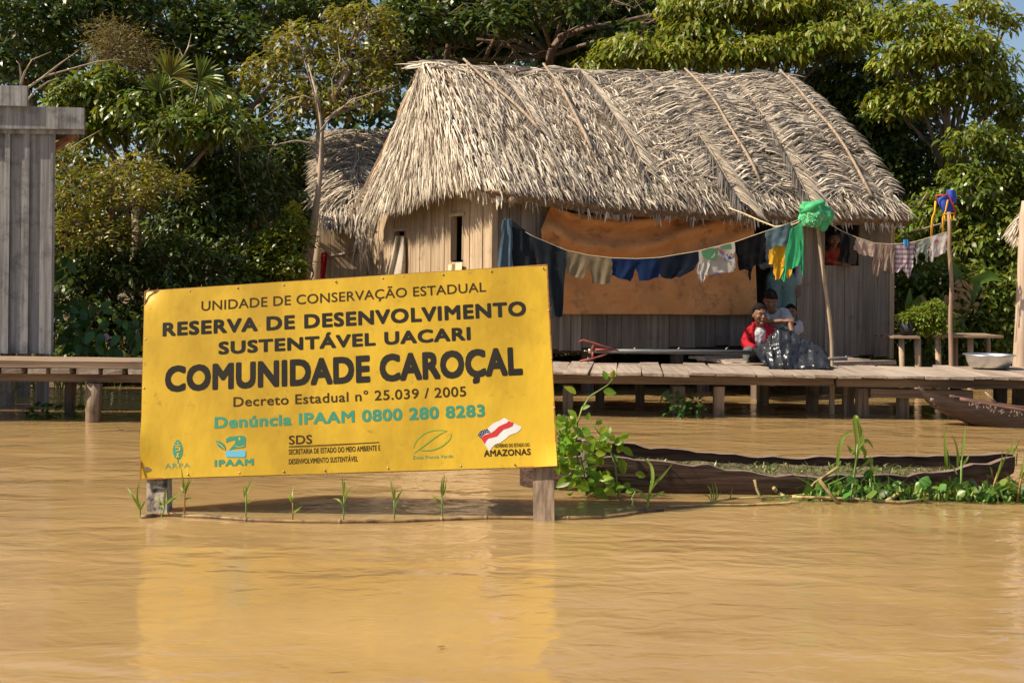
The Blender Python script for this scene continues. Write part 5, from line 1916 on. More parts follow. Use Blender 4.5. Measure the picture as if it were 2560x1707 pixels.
def make_head(mb, c, fwd, up, k=1.0):
    """head with brow, nose, lips, chin and ears added to mb; returns the frame and the small parts' places"""
    f = Vector(fwd).normalized()
    u = Vector(up)
    u = (u - f * u.dot(f)).normalized()
    r = f.cross(u)
    m3 = Matrix((r, f, u)).transposed()
    c = Vector(c)

    def shape(p):
        x, y, z = p
        if z < 0:                               # narrow jaw
            q = min(1, -z / (0.12 * k))
            x *= 1 - 0.38 * q * q
            y = y * (1 - 0.16 * q) + 0.018 * k * q
        if y < 0:
            y *= 1.12
        return Vector((x, y, z))

    mb.ball(c, (0.075 * k, 0.09 * k, 0.116 * k), m3, 28, 20, fn=shape)

    def L_(x, y, z):
        return c + m3 @ Vector((x * k, y * k, z * k))

    mb.tube([L_(0, 0.083, 0.012), L_(0, 0.098, -0.012), L_(0, 0.108, -0.03)], [0.008 * k, 0.012 * k, 0.015 * k], 8)   # nose
    mb.ball(L_(0, 0.1, -0.032), (0.019 * k, 0.014 * k, 0.01 * k), m3, 10, 6)
    mb.tube([L_(-0.05, 0.066, 0.022), L_(-0.02, 0.085, 0.027), L_(0.02, 0.085, 0.027), L_(0.05, 0.066, 0.022)], 0.009 * k, 8)   # brow
    mb.ball(L_(0, 0.088, -0.06), (0.024 * k, 0.012 * k, 0.012 * k), m3, 10, 6)
    mb.ball(L_(0, 0.074, -0.095), (0.026 * k, 0.02 * k, 0.018 * k), m3, 10, 6)      # chin
    for s_ in (-1, 1):
        mb.ball(L_(s_ * 0.048, 0.066, -0.025), (0.022 * k, 0.018 * k, 0.02 * k), m3, 10, 6)   # cheek
        mb.ball(L_(s_ * 0.077, -0.008, -0.008), (0.010 * k, 0.022 * k, 0.032 * k), m3, 10, 8)  # ear
    return L_, m3


def face_parts(L_, m3, k, parent, look_down=0.0):
    for s_ in (-1, 1):
        e = MB()
        e.ball(L_(s_ * 0.031, 0.079, 0.004), (0.0135 * k, 0.009 * k, 0.0065 * k * (1 - look_down)), m3, 12, 8)
        eo = e.build('eye', eyew, parent)
        e = MB()
        e.ball(L_(s_ * 0.031, 0.0845, 0.003), (0.0062 * k, 0.005 * k, 0.0058 * k * (1 - look_down)), m3, 10, 6)
        e.build('iris', eyed, eo)
    for s_ in (-1, 1):
        e = MB()
        e.tube([L_(s_ * 0.018, 0.093, 0.024), L_(s_ * 0.034, 0.087, 0.029), L_(s_ * 0.05, 0.072, 0.023)], [0.003 * k, 0.004 * k, 0.002 * k], 6)
        e.build('eyebrow', hairm, parent)
    e = MB()
    e.tube([L_(-0.025, 0.086, -0.060), L_(-0.01, 0.099, -0.057), L_(0, 0.0995, -0.059), L_(0.01, 0.099, -0.057), L_(0.025, 0.086, -0.060)], [0.003 * k, 0.006 * k, 0.006 * k, 0.006 * k, 0.003 * k], 6)
    e.tube([L_(-0.022, 0.086, -0.064), L_(0, 0.098, -0.069), L_(0.022, 0.086, -0.064)], [0.003 * k, 0.0065 * k, 0.003 * k], 6)
    e.build('mouth', lipm, parent)


def hair_cap(L_, m3, k, parent, low=-0.02, bun=None, fringe=0.055, cap_mat=None, name='hair'):
    h = MB()

    def fn(p):
        x, y, z = p
        if y > 0.02 * k and z < fringe * k:
            z = fringe * k + (z - fringe * k) * 0.05
            y = min(y, 0.078 * k)
        if z < low * k:
            z = low * k + (z - low * k) * 0.25
        return Vector((x, y, z)) * (1 + 0.06 * smooth_noise(p, 22, 4) + 0.02 * smooth_noise((p.x, p.y, p.z * 0.2), 110, 2))

    h.ball(L_(0, -0.012, 0.014), (0.086 * k, 0.104 * k, 0.115 * k), m3, 48, 32, fn=fn)
    if bun:
        h.ball(L_(*bun[:3]), bun[3] * k, None, 14, 10)
    return h.build(name, cap_mat or hairm, parent)


def person(name_label, base, J, head, fwd, k=1.0, hands=((1, 0.5), (-1, 0.5)), hair=None, clothes=(), group='people at the thatched house', look_down=0.0, up=(0, 0, 1), arm_r=1.0, cat='person'):
    """J: joints in world space: pelvis, chest, neck, shL, elL, wrL, shR, elR, wrR, hipL, knL, anL, hipR, knR, anR"""
    t = thing('person', name_label, cat, base, 0, group)
    mb = MB()
    J = {a: Vector(b) for a, b in J.items()}
    ax = (J['shR'] - J['shL']).normalized()
    limb(mb, [J['pelvis'], J['pelvis'].lerp(J['chest'], 0.55), J['chest']], [0.115 * k, 0.10 * k, 0.105 * k])
    limb(mb, [J['shL'], J['chest'] + Vector((0, 0, 0.04 * k)), J['shR']], [0.05 * k, 0.085 * k, 0.05 * k])
    limb(mb, [J['chest'] + Vector((0, 0, 0.05 * k)), J['neck'], Vector(head) - Vector(up) * 0.05 * k], [0.07 * k, 0.048 * k, 0.046 * k])
    for s_ in 'LR':
        limb(mb, [J['sh' + s_], J['el' + s_], J['wr' + s_]], [0.047 * k * arm_r, 0.037 * k * arm_r, 0.025 * k * arm_r])
        if 'kn' + s_ in J:
            limb(mb, [J['hip' + s_], J['kn' + s_], J['an' + s_]], [0.085 * k, 0.058 * k, 0.036 * k])
            ft = J['an' + s_]
            fd = (Vector((fwd[0], fwd[1], 0))).normalized()
            limb(mb, [ft - fd * 0.02 * k - Vector((0, 0, 0.03 * k)), ft + fd * 0.09 * k - Vector((0, 0, 0.045 * k)), ft + fd * 0.15 * k - Vector((0, 0, 0.05 * k))], [0.035 * k, 0.03 * k, 0.022 * k])
            hd = hands[0 if s_ == 'L' else 1]
        d = (J['wr' + s_] - J['el' + s_]).normalized()
        hd = hands[0 if s_ == 'L' else 1]
        hand(mb, J['wr' + s_] + d * 0.01, d, hd[2] if len(hd) > 2 else (0, -0.4, 1), hd[0], hd[1], k)
    L_, m3 = make_head(mb, head, fwd, up, k)
    b = remeshed(mb, 'body', skin, t, 0.0065, 6)
    face_parts(L_, m3, k, t, look_down)
    if hair:
        hair_cap(L_, m3, k, t, **hair)
    for (nm, mt, segs) in clothes:
        m = MB()
        for sg in segs:
            limb(m, [J[q] if isinstance(q, str) else q for q in sg[0]], [r * k for r in sg[1]])
        remeshed(m, nm, mt, t, 0.008, 2, 0.014)
    return t, L_, m3


def V3(px, py, Y):
    return at(px, py, Y)


redj = cloth('red_jacket', (0.42, 0.022, 0.03), (0.32, 0.015, 0.025), trans=0.0)
whitet = cloth('white_tshirt', (0.47, 0.47, 0.49), (0.40, 0.40, 0.43), trans=0.0)
greyp = cloth('grey_trousers', (0.12, 0.12, 0.125), trans=0.0)
# woman in the red jacket
Y = 13.5
hd = V3(1899, 786, Y - 0.03)
J = dict(pelvis=V3(1893, 890, Y + 0.16), chest=V3(1897, 836, Y + 0.08), neck=V3(1898, 810, Y + 0.04), shL=V3(1870, 829, Y + 0.06), shR=V3(1924, 826, Y + 0.07), elL=V3(1862, 858, Y - 0.02), wrL=V3(1885, 871, Y - 0.2),
         elR=V3(1934, 852, Y - 0.02), wrR=V3(1915, 868, Y - 0.22), hipL=V3(1878, 892, Y + 0.14), hipR=V3(1912, 892, Y + 0.14), knL=V3(1872, 882, Y - 0.25), knR=V3(1920, 882, Y - 0.25), anL=V3(1872, 948, Y - 0.25), anR=V3(1920, 948, Y - 0.25))
t1, L1, m1 = person('smiling seated woman in an open red jacket over a white shirt, beside the black plastic', V3(1895, 900, Y), J, hd, (0.28, -1, -0.06), 0.98,
                    hands=((1, 0.6), (-1, 0.6)), hair=dict(low=-0.03, bun=(-0.02, -0.11, 0.03, 0.042), fringe=0.062),
                    clothes=[('shirt', whitet, [(['pelvis', J['pelvis'].lerp(J['chest'], 0.5), 'chest', J['chest'] + Vector((0, -0.01, 0.05))], [0.115, 0.112, 0.115, 0.07])]),
                             ('trousers', greyp, [(['pelvis', 'hipL', 'knL', 'anL'], [0.12, 0.1, 0.075, 0.06]), (['pelvis', 'hipR', 'knR', 'anR'], [0.12, 0.1, 0.075, 0.06])])])
m = MB()
for s_, sx in (('L', -1), ('R', 1)):
    o_ = Vector((0.075 * sx, 0.03, 0))
    limb(m, [J['sh' + s_] + Vector((-0.02 * sx, 0, 0.012)), J['sh' + s_], J['el' + s_], J['wr' + s_].lerp(J['el' + s_], 0.12)], [0.05, 0.056, 0.052, 0.042])
    limb(m, [J['neck'] + Vector((0.052 * sx, 0.02, -0.02)), J['chest'] + Vector((0.085 * sx, -0.01, 0.0)), J['chest'].lerp(J['pelvis'], 0.5) + Vector((0.09 * sx, -0.03, 0)), J['pelvis'] + Vector((0.1 * sx, -0.03, 0.0))], [0.048, 0.085, 0.085, 0.09])
limb(m, [J['neck'] + Vector((0, 0.06, -0.03)), J['chest'] + Vector((0, 0.07, 0)), J['pelvis'] + Vector((0, 0.05, 0))], [0.06, 0.11, 0.13])
remeshed(m, 'jacket', redj, t1, 0.008, 2, 0.014)
m = MB()
c = J['chest'].lerp(J['pelvis'], 0.35) + Vector((0.015, -0.128, 0))
m.poly([c + Vector((0.02 * (1 if k % 2 else 0.45) * math.sin(k * math.pi / 5), -0.004, 0.02 * (1 if k % 2 else 0.45) * math.cos(k * math.pi / 5))) for k in range(10)])
m.build('star_print', navy, t1)

# woman in the white shirt, arms folded on her knees, looking down
Y = 13.98
hd = V3(1926, 750, Y - 0.12)
J = dict(pelvis=V3(1940, 862, Y + 0.22), chest=V3(1934, 800, Y + 0.08), neck=V3(1930, 776, Y - 0.0), shL=V3(1904, 786, Y + 0.04), shR=V3(1958, 783, Y + 0.06), elL=V3(1916, 806, Y - 0.22), wrL=V3(1955, 802, Y - 0.32),
         elR=V3(1976, 812, Y - 0.18), wrR=V3(1981, 838, Y - 0.3), hipL=V3(1926, 862, Y + 0.18), hipR=V3(1956, 862, Y + 0.18), knL=V3(1932, 832, Y - 0.22), knR=V3(1962, 832, Y - 0.2), anL=V3(1932, 890, Y - 0.3), anR=V3(1964, 890, Y - 0.3))
t2, L2, m2 = person('seated woman in a white T-shirt with folded arms, looking down, in the doorway', V3(1940, 880, Y), J, hd, (-0.1, -1, -0.55), 0.97,
                    hands=((1, 0.7), (-1, 0.35)), hair=dict(low=-0.05, bun=(0.0, -0.095, 0.055, 0.045), fringe=0.042), look_down=0.5, up=(0, -0.4, 1),
                    clothes=[('shirt', whitet, [(['pelvis', J['pelvis'].lerp(J['chest'], 0.5), 'chest', J['chest'] + Vector((0, -0.02, 0.05))], [0.14, 0.135, 0.135, 0.085]),
                                                (['chest', 'shL', J['shL'].lerp(J['elL'], 0.55)], [0.1, 0.07, 0.068]), (['chest', 'shR', J['shR'].lerp(J['elR'], 0.62)], [0.1, 0.07, 0.07])]),
                             ('trousers', greyp, [(['pelvis', 'hipL', 'knL', J['knL'].lerp(J['anL'], 0.75)], [0.12, 0.1, 0.08, 0.06]), (['pelvis', 'hipR', 'knR', J['knR'].lerp(J['anR'], 0.75)], [0.12, 0.1, 0.08, 0.06])])])
# child beside her
Y = 14.22
hd = V3(1977, 781, Y - 0.05)
J = dict(pelvis=V3(1982, 862, Y + 0.06), chest=V3(1981, 822, Y), neck=V3(1979, 803, Y - 0.02), shL=V3(1965, 811, Y), shR=V3(1996, 811, Y), elL=V3(1961, 835, Y - 0.02), wrL=V3(1966, 855, Y - 0.1), elR=V3(1999, 835, Y - 0.02), wrR=V3(1994, 855, Y - 0.1),
         hipL=V3(1974, 864, Y + 0.05), hipR=V3(1989, 864, Y + 0.05), knL=V3(1972, 858, Y - 0.22), knR=V3(1990, 858, Y - 0.22), anL=V3(1972, 885, Y - 0.24), anR=V3(1990, 885, Y - 0.24))
t3, L3, m3_ = person('small short haired child in a white shirt with dark collar, leaning at the door frame', V3(1982, 875, Y), J, hd, (-0.25, -1, -0.05), 0.8,
                     hair=dict(low=0.01, fringe=0.058), clothes=[('shirt', whitet, [(['pelvis', 'chest', J['chest'] + Vector((0, 0, 0.03))], [0.135, 0.125, 0.09]), (['chest', 'shL', J['shL'].lerp(J['elL'], 0.6)], [0.1, 0.066, 0.06]), (['chest', 'shR', J['shR'].lerp(J['elR'], 0.6)], [0.1, 0.066, 0.06])]),
                                                                ('trousers', greyp, [(['pelvis', 'hipL', 'knL'], [0.12, 0.1, 0.085]), (['pelvis', 'hipR', 'knR'], [0.12, 0.1, 0.085])]),
                                                                ('collar', cloth('dark_collar', (0.02, 0.025, 0.03), trans=0), [([J['neck'] + Vector((-0.03, -0.05, -0.03)), J['neck'] + Vector((0, -0.06, -0.055)), J['neck'] + Vector((0.03, -0.05, -0.03))], [0.022, 0.02, 0.022])])])
# standing person in the doorway
Y = 14.62
fz = HF + 0.01
bx = V3(1952, 800, Y).x
J = dict(pelvis=(bx, Y, fz + 0.80), chest=(bx, Y, fz + 1.12), neck=(bx, Y - 0.01, fz + 1.27), shL=(bx - 0.165, Y, fz + 1.2), shR=(bx + 0.165, Y, fz + 1.2), elL=(bx - 0.235, Y - 0.03, fz + 0.96), wrL=(bx - 0.13, Y - 0.17, fz + 0.98), elR=(bx + 0.22, Y, fz + 0.95), wrR=(bx + 0.2, Y - 0.05, fz + 0.72),
         hipL=(bx - 0.085, Y, fz + 0.76), hipR=(bx + 0.085, Y, fz + 0.76), knL=(bx - 0.09, Y - 0.01, fz + 0.42), knR=(bx + 0.09, Y - 0.01, fz + 0.42), anL=(bx - 0.09, Y, fz + 0.07), anR=(bx + 0.09, Y, fz + 0.07))
J = {a: Vector(b) for a, b in J.items()}
greys = cloth('grey_long_sleeve', (0.36, 0.37, 0.38), trans=0)
teal = cloth('teal_trousers', (0.16, 0.26, 0.26), trans=0)
t4, L4, m4 = person('standing person in a pale grey shirt and teal trousers in the doorway behind the laundry', (bx, Y, fz), J, (bx, Y - 0.02, fz + 1.40), (0.05, -1, 0), 0.98,
                    hands=((1, 0.8), (-1, 0.3)), hair=dict(low=-0.05, fringe=0.06),
                    clothes=[('shirt', greys, [(['pelvis', J['pelvis'].lerp(J['chest'], 0.5), 'chest', J['chest'] + Vector((0, 0, 0.06))], [0.14, 0.135, 0.14, 0.09]), (['chest', 'shL', 'elL', J['elL'].lerp(J['wrL'], 0.85)], [0.1, 0.068, 0.058, 0.045]), (['chest', 'shR', 'elR', J['elR'].lerp(J['wrR'], 0.85)], [0.1, 0.068, 0.058, 0.045])]),
                             ('trousers', teal, [(['pelvis', 'hipL', 'knL', J['anL'] + Vector((0, 0, 0.04))], [0.145, 0.115, 0.09, 0.08]), (['pelvis', 'hipR', 'knR', J['anR'] + Vector((0, 0, 0.04))], [0.145, 0.115, 0.09, 0.08])])])
# person leaning out of the window
Yw = 15.03
fz = HF + 0.01
hd = V3(2085, 598, Yw - 0.02)
c = V3(2082, 650, Yw + 0.1)
J = dict(pelvis=(c.x - 0.02, Yw + 0.3, fz + 0.8), chest=(c.x - 0.02, Yw + 0.12, c.z + 0.06), neck=(hd.x - 0.01, Yw + 0.04, hd.z - 0.14), shL=(c.x - 0.15, Yw + 0.12, c.z + 0.12), shR=(c.x + 0.13, Yw + 0.1, c.z + 0.12), elL=(c.x - 0.12, Yw - 0.05, c.z - 0.02), wrL=V3(2102, 659, Yw - 0.14), elR=(c.x + 0.17, Yw - 0.0, c.z - 0.02), wrR=V3(2117, 656, Yw - 0.14),
         hipL=(c.x - 0.1, Yw + 0.32, fz + 0.76), hipR=(c.x + 0.06, Yw + 0.32, fz + 0.76), knL=(c.x - 0.1, Yw + 0.3, fz + 0.4), knR=(c.x + 0.06, Yw + 0.3, fz + 0.4), anL=(c.x - 0.1, Yw + 0.3, fz + 0.07), anR=(c.x + 0.06, Yw + 0.3, fz + 0.07))
J = {a: Vector(b) for a, b in J.items()}
orng = cloth('orange_red_shirt', (0.40, 0.07, 0.025), (0.32, 0.03, 0.035), (4, 4, 4), trans=0)
t5, L5, m5 = person('person with a black cap and orange red shirt leaning on the window sill', (c.x, Yw + 0.3, fz), J, hd, (-0.05, -1, -0.12), 0.92,
                    hands=((1, 0.6), (-1, 0.6)), hair=dict(low=0.02, fringe=0.04, cap_mat=M('black_cap', (0.012, 0.012, 0.013), rough=0.8), name='cap'),
                    clothes=[('shirt', orng, [(['pelvis', J['pelvis'].lerp(J['chest'], 0.5), 'chest', J['chest'] + Vector((0, -0.01, 0.06))], [0.15, 0.14, 0.14, 0.085]), (['chest', 'shL', 'elL', J['elL'].lerp(J['wrL'], 0.5)], [0.1, 0.07, 0.058, 0.05]), (['chest', 'shR', 'elR', J['elR'].lerp(J['wrR'], 0.5)], [0.1, 0.07, 0.058, 0.05])]),
                             ('trousers', greyp, [(['pelvis', 'hipL', 'knL', 'anL'], [0.14, 0.11, 0.085, 0.07]), (['pelvis', 'hipR', 'knR', 'anR'], [0.14, 0.11, 0.085, 0.07])])])

# ------------------------------------------------------------------ water plants in front
m = MB()
fp = [(352, 1290), (378, 1288), (400, 1285), (430, 1284), (462, 1287), (530, 1290), (615, 1297), (720, 1301), (850, 1302), (985, 1301), (1105, 1296), (1215, 1292), (1330, 1293), (1420, 1293), (1500, 1291), (1560, 1285), (1610, 1274), (1658, 1272)]
pts = [onz(x, y + 2, 0.006) for x, y in fp]
m.tube(pts, [0.011, 0.013, 0.012, 0.014, 0.012, 0.011, 0.010, 0.009, 0.009, 0.009, 0.009, 0.01, 0.012, 0.012, 0.010, 0.011, 0.014, 0.01], 8)
for i in (2, 4, 6, 8, 10, 11, 13):
    m.ball(pts[i], 0.014, None, 8, 6)
tag(m.build('floating_cane', MAT['cane_brown'], loc=onz(860, 1290)), 'long jointed brown cane floating in front of the sign posts', 'cane')


def shoot(label, base, tips, h_stem, group='young cane shoots along the floating cane', name='cane_shoot', mat='shoot', w=0.0115):
    """a young shoot: base and leaf tips in photo pixels"""
    b = onz(*base, 0.0)
    t = thing(name, label, 'shoot', b, 0, group)
    s_ = MB()
    top = at(base[0] + h_stem[0], base[1] - h_stem[1], b.y)
    s_.tube([b - Vector((0, 0, 0.05)), b, b.lerp(top, 0.5) + Vector((0.002, 0, 0)), top], [0.0048, 0.0045, 0.004, 0.003], 6)
    s_.build('stem', MAT['red_stem'] if R.random() < 0.5 else MAT['green_stem'], t)
    for (st, mid, tip) in tips:
        l = MB()
        p0 = b.lerp(top, st)
        pm = at(*mid, b.y + R.uniform(-0.03, 0.03))
        pt = at(*tip, b.y + R.uniform(-0.06, 0.06))
        pl = []
        for i in range(9):
            u = i / 8
            pl.append(p0 * (1 - u) ** 2 + (pm * 2 - (p0 + pt) * 0.5) * 2 * u * (1 - u) + pt * u * u)
        l.blade(pl, w * R.uniform(0.8, 1.2), (R.uniform(-0.4, 0.4), -1, 0.25), fold=0.2, tip=0.05)
        l.build('leaf', MAT[mat], t)
    return t


shoot('first shoot, thin, standing just left of the left sign post', (350, 1294), [(0.6, (343, 1235), (352, 1195)), (0.5, (330, 1235), (316, 1217)), (0.4, (358, 1260), (366, 1250))], (-1, 40))
shoot('shoot leaning right from the left sign post base', (404, 1291), [(0.8, (424, 1250), (456, 1226)), (0.7, (413, 1235), (420, 1218)), (0.6, (400, 1255), (398, 1235)), (0.9, (440, 1245), (452, 1232))], (9, 35))
shoot('tall upright shoot just right of the left sign post', (461, 1288), [(0.9, (465, 1215), (478, 1188)), (0.8, (458, 1205), (452, 1160)), (0.6, (475, 1245), (485, 1240)), (0.8, (456, 1225), (452, 1215)), (0.7, (470, 1212), (480, 1200))], (0, 70))
shoot('second tall shoot under the sign, with a long blade arching right', (614, 1299), [(0.9, (620, 1222), (636, 1190)), (0.8, (610, 1230), (607, 1210)), (0.6, (625, 1252), (634, 1245)), (0.9, (616, 1220), (613, 1208))], (1, 65))
shoot('short shoot under the middle left of the sign with a low right leaf', (731, 1301), [(0.9, (731, 1240), (734, 1214)), (0.4, (742, 1275), (754, 1265)), (0.8, (726, 1245), (718, 1236))], (1, 50))
shoot('shoot under the middle of the sign with one leaf bent far right', (858, 1302), [(0.9, (858, 1215), (854, 1180)), (0.6, (872, 1228), (894, 1214)), (0.5, (848, 1250), (832, 1247)), (0.8, (862, 1215), (860, 1200))], (2, 62))
shoot('slim shoot under the right half of the sign, leaning a little left', (985, 1303), [(0.9, (981, 1220), (974, 1190)), (0.5, (996, 1240), (1010, 1225)), (0.7, (986, 1230), (988, 1218))], (0, 55))
shoot('last tall shoot under the sign, with a dense tuft on top', (1105, 1296), [(0.9, (1108, 1215), (1112, 1182)), (0.8, (1104, 1215), (1108, 1190)), (0.5, (1092, 1247), (1077, 1238)), (0.9, (1112, 1225), (1116, 1190))], (0, 62))

# leafy vine beside the sign
vt = thing('leafy_vine', 'bright green leafy vine with one long stem reaching up beside the sign', 'vine', onz(1440, 1236))
VY = 6.93
stems = [[(1447, 1180), (1440, 1110), (1443, 1060), (1455, 1020), (1475, 990), (1500, 975), (1520, 962), (1531, 948)], [(1470, 1235), (1445, 1175), (1420, 1120), (1400, 1080), (1392, 1060)], [(1540, 1285), (1545, 1230), (1538, 1160), (1520, 1115), (1500, 1085), (1480, 1060)],
         [(1395, 1225), (1420, 1190), (1450, 1160), (1480, 1135), (1510, 1130)], [(1400, 1110), (1400, 1150), (1420, 1190), (1415, 1215)], [(1468, 1290), (1466, 1240), (1460, 1180), (1452, 1140)], [(1510, 1240), (1480, 1190), (1440, 1165)], [(1570, 1290), (1577, 1250), (1590, 1225)]]
m = MB()
for st in stems:
    m.tube([at(x, y, VY + R.uniform(-0.04, 0.04)) for x, y in st], [0.006 - 0.003 * i / len(st) for i in range(len(st))], 6)
m.build('stem', MAT['green_stem'], vt)
lv = [(1440, 985, -0.8, 0.6, 34), (1516, 950, -0.3, 1, 26), (1528, 945, 0.25, 1, 24), (1508, 978, 1, 0.0, 30), (1452, 1022, 0.9, 0.5, 26), (1440, 1045, -0.6, 0.7, 30), (1456, 1068, 0.5, -0.4, 26), (1420, 1058, -0.7, 0.8, 26), (1433, 1090, 0.9, 0.5, 26), (1470, 1050, 0.1, 1, 22), (1488, 1062, 0.6, 0.4, 24),
      (1500, 1085, 0.6, 1, 30), (1485, 1095, -0.2, -1, 30), (1535, 1110, 0.8, 0.6, 34), (1530, 1120, -0.6, 0.1, 26), (1405, 1150, 0.7, -0.3, 40), (1430, 1195, -0.9, -0.4, 40), (1556, 1118, 0.8, -0.5, 30), (1553, 1145, 0.2, -1, 36), (1465, 1175, 0.8, 0.3, 26), (1500, 1200, 0.9, 0.3, 34), (1510, 1225, 0.9, -0.1, 30), (1540, 1225, 0.6, 0.4, 28), (1490, 1150, -0.7, 0.1, 28), (1425, 1130, 0.8, 0.3, 30)]
for (x, y, dx, dz, L_px) in lv + [(R.gauss(1408, 20), R.uniform(1050, 1160), R.uniform(-1, 1), R.uniform(-0.8, 0.9), R.uniform(20, 34)) for _ in range(70)] + [(R.gauss(1480, 42), R.uniform(1180, 1235), R.uniform(-1, 1), R.uniform(-0.5, 0.6), R.uniform(18, 34)) for _ in range(44)] + [(R.gauss(1510, 25), R.uniform(1080, 1140), R.uniform(-1, 1), R.uniform(-0.6, 0.9), R.uniform(16, 30)) for _ in range(34)] + \
        [(1400 + R.uniform(-20, 40), R.uniform(1035, 1060), R.uniform(-1, 1), R.uniform(-0.7, 0.2), R.uniform(8, 14)) for _ in range(16)]:
    if x < 1390:
        x = 1392 + R.uniform(0, 14)
    y = min(y, 1232)
    L_ = L_px / F * VY * 1.1
    p = at(x, y, VY + R.uniform(-0.1, 0.08))
    l = MB()
    m2_ = m
    nrm = Vector((R.uniform(-0.6, 0.6), -0.9, R.uniform(0.1, 0.9)))
    l.leaf(p, Vector((dx, R.uniform(-0.5, 0.3), dz)), nrm, L_, L_ * R.uniform(0.5, 0.68), 0.12, 0.16)
    lf_v, lf_f = l.v, l.f
    if 'VINE' not in globals():
        VINE = MB()
    VINE.add(lf_v, lf_f, True)
VINE.build('foliage', MAT['vine'], vt)


def reed(label, base, blades, group, w=0.018, stem=None, mat='shoot', Y=None):
    b = onz(*base, 0.0)
    t = thing('reed_plant', label, 'reed', b, 0, group)
    if stem:
        s_ = MB()
        s_.tube([at(x, y, b.y) for x, y in stem], [0.008 - 0.004 * i / len(stem) for i in range(len(stem))], 7)
        s_.build('stem', MAT['red_stem'] if R.random() < 0.5 else MAT['green_stem'], t)
    for bl in blades:
        n = len(bl)
        pp = [at(x, y, b.y + R.uniform(-0.02, 0.02)) for x, y in bl]
        # Catmull-Rom through the points
        out = []
        for i in range(n - 1):
            p0, p1_, p2_, p3_ = pp[max(0, i - 1)], pp[i], pp[i + 1], pp[min(n - 1, i + 2)]
            for k in range(5):
                u = k / 5
                out.append(0.5 * ((2 * p1_) + (p2_ - p0) * u + (2 * p0 - 5 * p1_ + 4 * p2_ - p3_) * u * u + (3 * p1_ - p0 - 3 * p2_ + p3_) * u ** 3))
        out.append(pp[-1])
        l = MB()
        l.blade(out, w * R.uniform(0.8, 1.15), (R.uniform(-0.4, 0.4), -1, 0.2), fold=0.15, tip=0.06, wide=0.35)
        l.build('leaf', MAT[mat], t)
    return t


RG = 'reeds growing beside the sunken canoe'
reed('grass clump with two spread blades just right of the leafy vine', (1618, 1278), [[(1618, 1270), (1628, 1220), (1655, 1190), (1682, 1158)], [(1622, 1235), (1632, 1195), (1626, 1160), (1602, 1142)], [(1618, 1250), (1600, 1228), (1570, 1218)], [(1625, 1245), (1650, 1232), (1662, 1228)]], RG, 0.017, [(1616, 1280), (1622, 1240), (1629, 1200)])
reed('low fine grass tuft sticking up before the dark side of the sunken canoe', (1782, 1258), [[(1782, 1258), (1784, 1230), (1779, 1202)], [(1781, 1256), (1776, 1225), (1768, 1212)], [(1784, 1256), (1792, 1228), (1786, 1202)], [(1783, 1258), (1795, 1240), (1802, 1228)], [(1780, 1258), (1770, 1240), (1756, 1236)], [(1824, 1250), (1828, 1232), (1832, 1217)]], RG, 0.008)
reed('tallest reed with drooping folded leaves, growing from the hyacinth mat', (2131, 1238), [[(2136, 1180), (2142, 1120), (2137, 1060), (2138, 1043), (2144, 1048), (2149, 1090), (2150, 1110)], [(2140, 1150), (2155, 1110), (2150, 1070), (2143, 1050)], [(2090, 1210), (2094, 1150), (2104, 1100), (2120, 1082), (2137, 1078)], [(2145, 1120), (2160, 1103), (2172, 1103), (2184, 1122)], [(2150, 1115), (2162, 1130), (2160, 1150)], [(2140, 1135), (2128, 1128), (2118, 1112)], [(2148, 1172), (2165, 1158), (2178, 1146), (2177, 1190), (2176, 1240)]], RG, 0.024, [(2126, 1240), (2134, 1200), (2140, 1150), (2144, 1110)])
reed('single upright spear leaf right of the tallest reed', (2367, 1216), [[(2367, 1180), (2364, 1140), (2361, 1065)], [(2366, 1185), (2371, 1150), (2363, 1110)]], RG, 0.022, [(2368, 1220), (2367, 1190), (2366, 1160)])
reed('pair of tall straight reeds with reddish stems', (2402, 1250), [[(2404, 1150), (2408, 1110), (2414, 1062)], [(2393, 1165), (2392, 1120), (2378, 1083)], [(2403, 1150), (2406, 1120), (2404, 1095)], [(2404, 1165), (2415, 1150), (2424, 1134)], [(2393, 1170), (2396, 1140), (2391, 1110)], [(2392, 1185), (2384, 1170), (2377, 1160)]], RG, 0.014, [(2401, 1252), (2403, 1200), (2404, 1150)])
reed('thin reed with narrow blades in front of the right end of the sunken canoe', (2475, 1248), [[(2490, 1200), (2502, 1160), (2507, 1120)], [(2488, 1205), (2510, 1150), (2524, 1120)], [(2480, 1190), (2478, 1175), (2474, 1165)], [(2492, 1195), (2498, 1170), (2504, 1150)]], RG, 0.012, [(2473, 1250), (2484, 1215), (2495, 1180)])
reed('fan of thin leaves standing at the right tip of the sunken canoe', (2523, 1205), [[(2523, 1160), (2528, 1130), (2536, 1095)], [(2524, 1150), (2540, 1120), (2552, 1093)], [(2523, 1150), (2522, 1130), (2524, 1120)], [(2540, 1165), (2542, 1140), (2545, 1130)]], RG, 0.014, [(2522, 1210), (2524, 1160)])
reed('reed cut by the right border, growing low beside the mat', (2544, 1256), [[(2548, 1210), (2556, 1170), (2562, 1140)], [(2550, 1200), (2562, 1180), (2575, 1160)]], RG, 0.014, [(2543, 1258), (2550, 1210), (2556, 1180)])

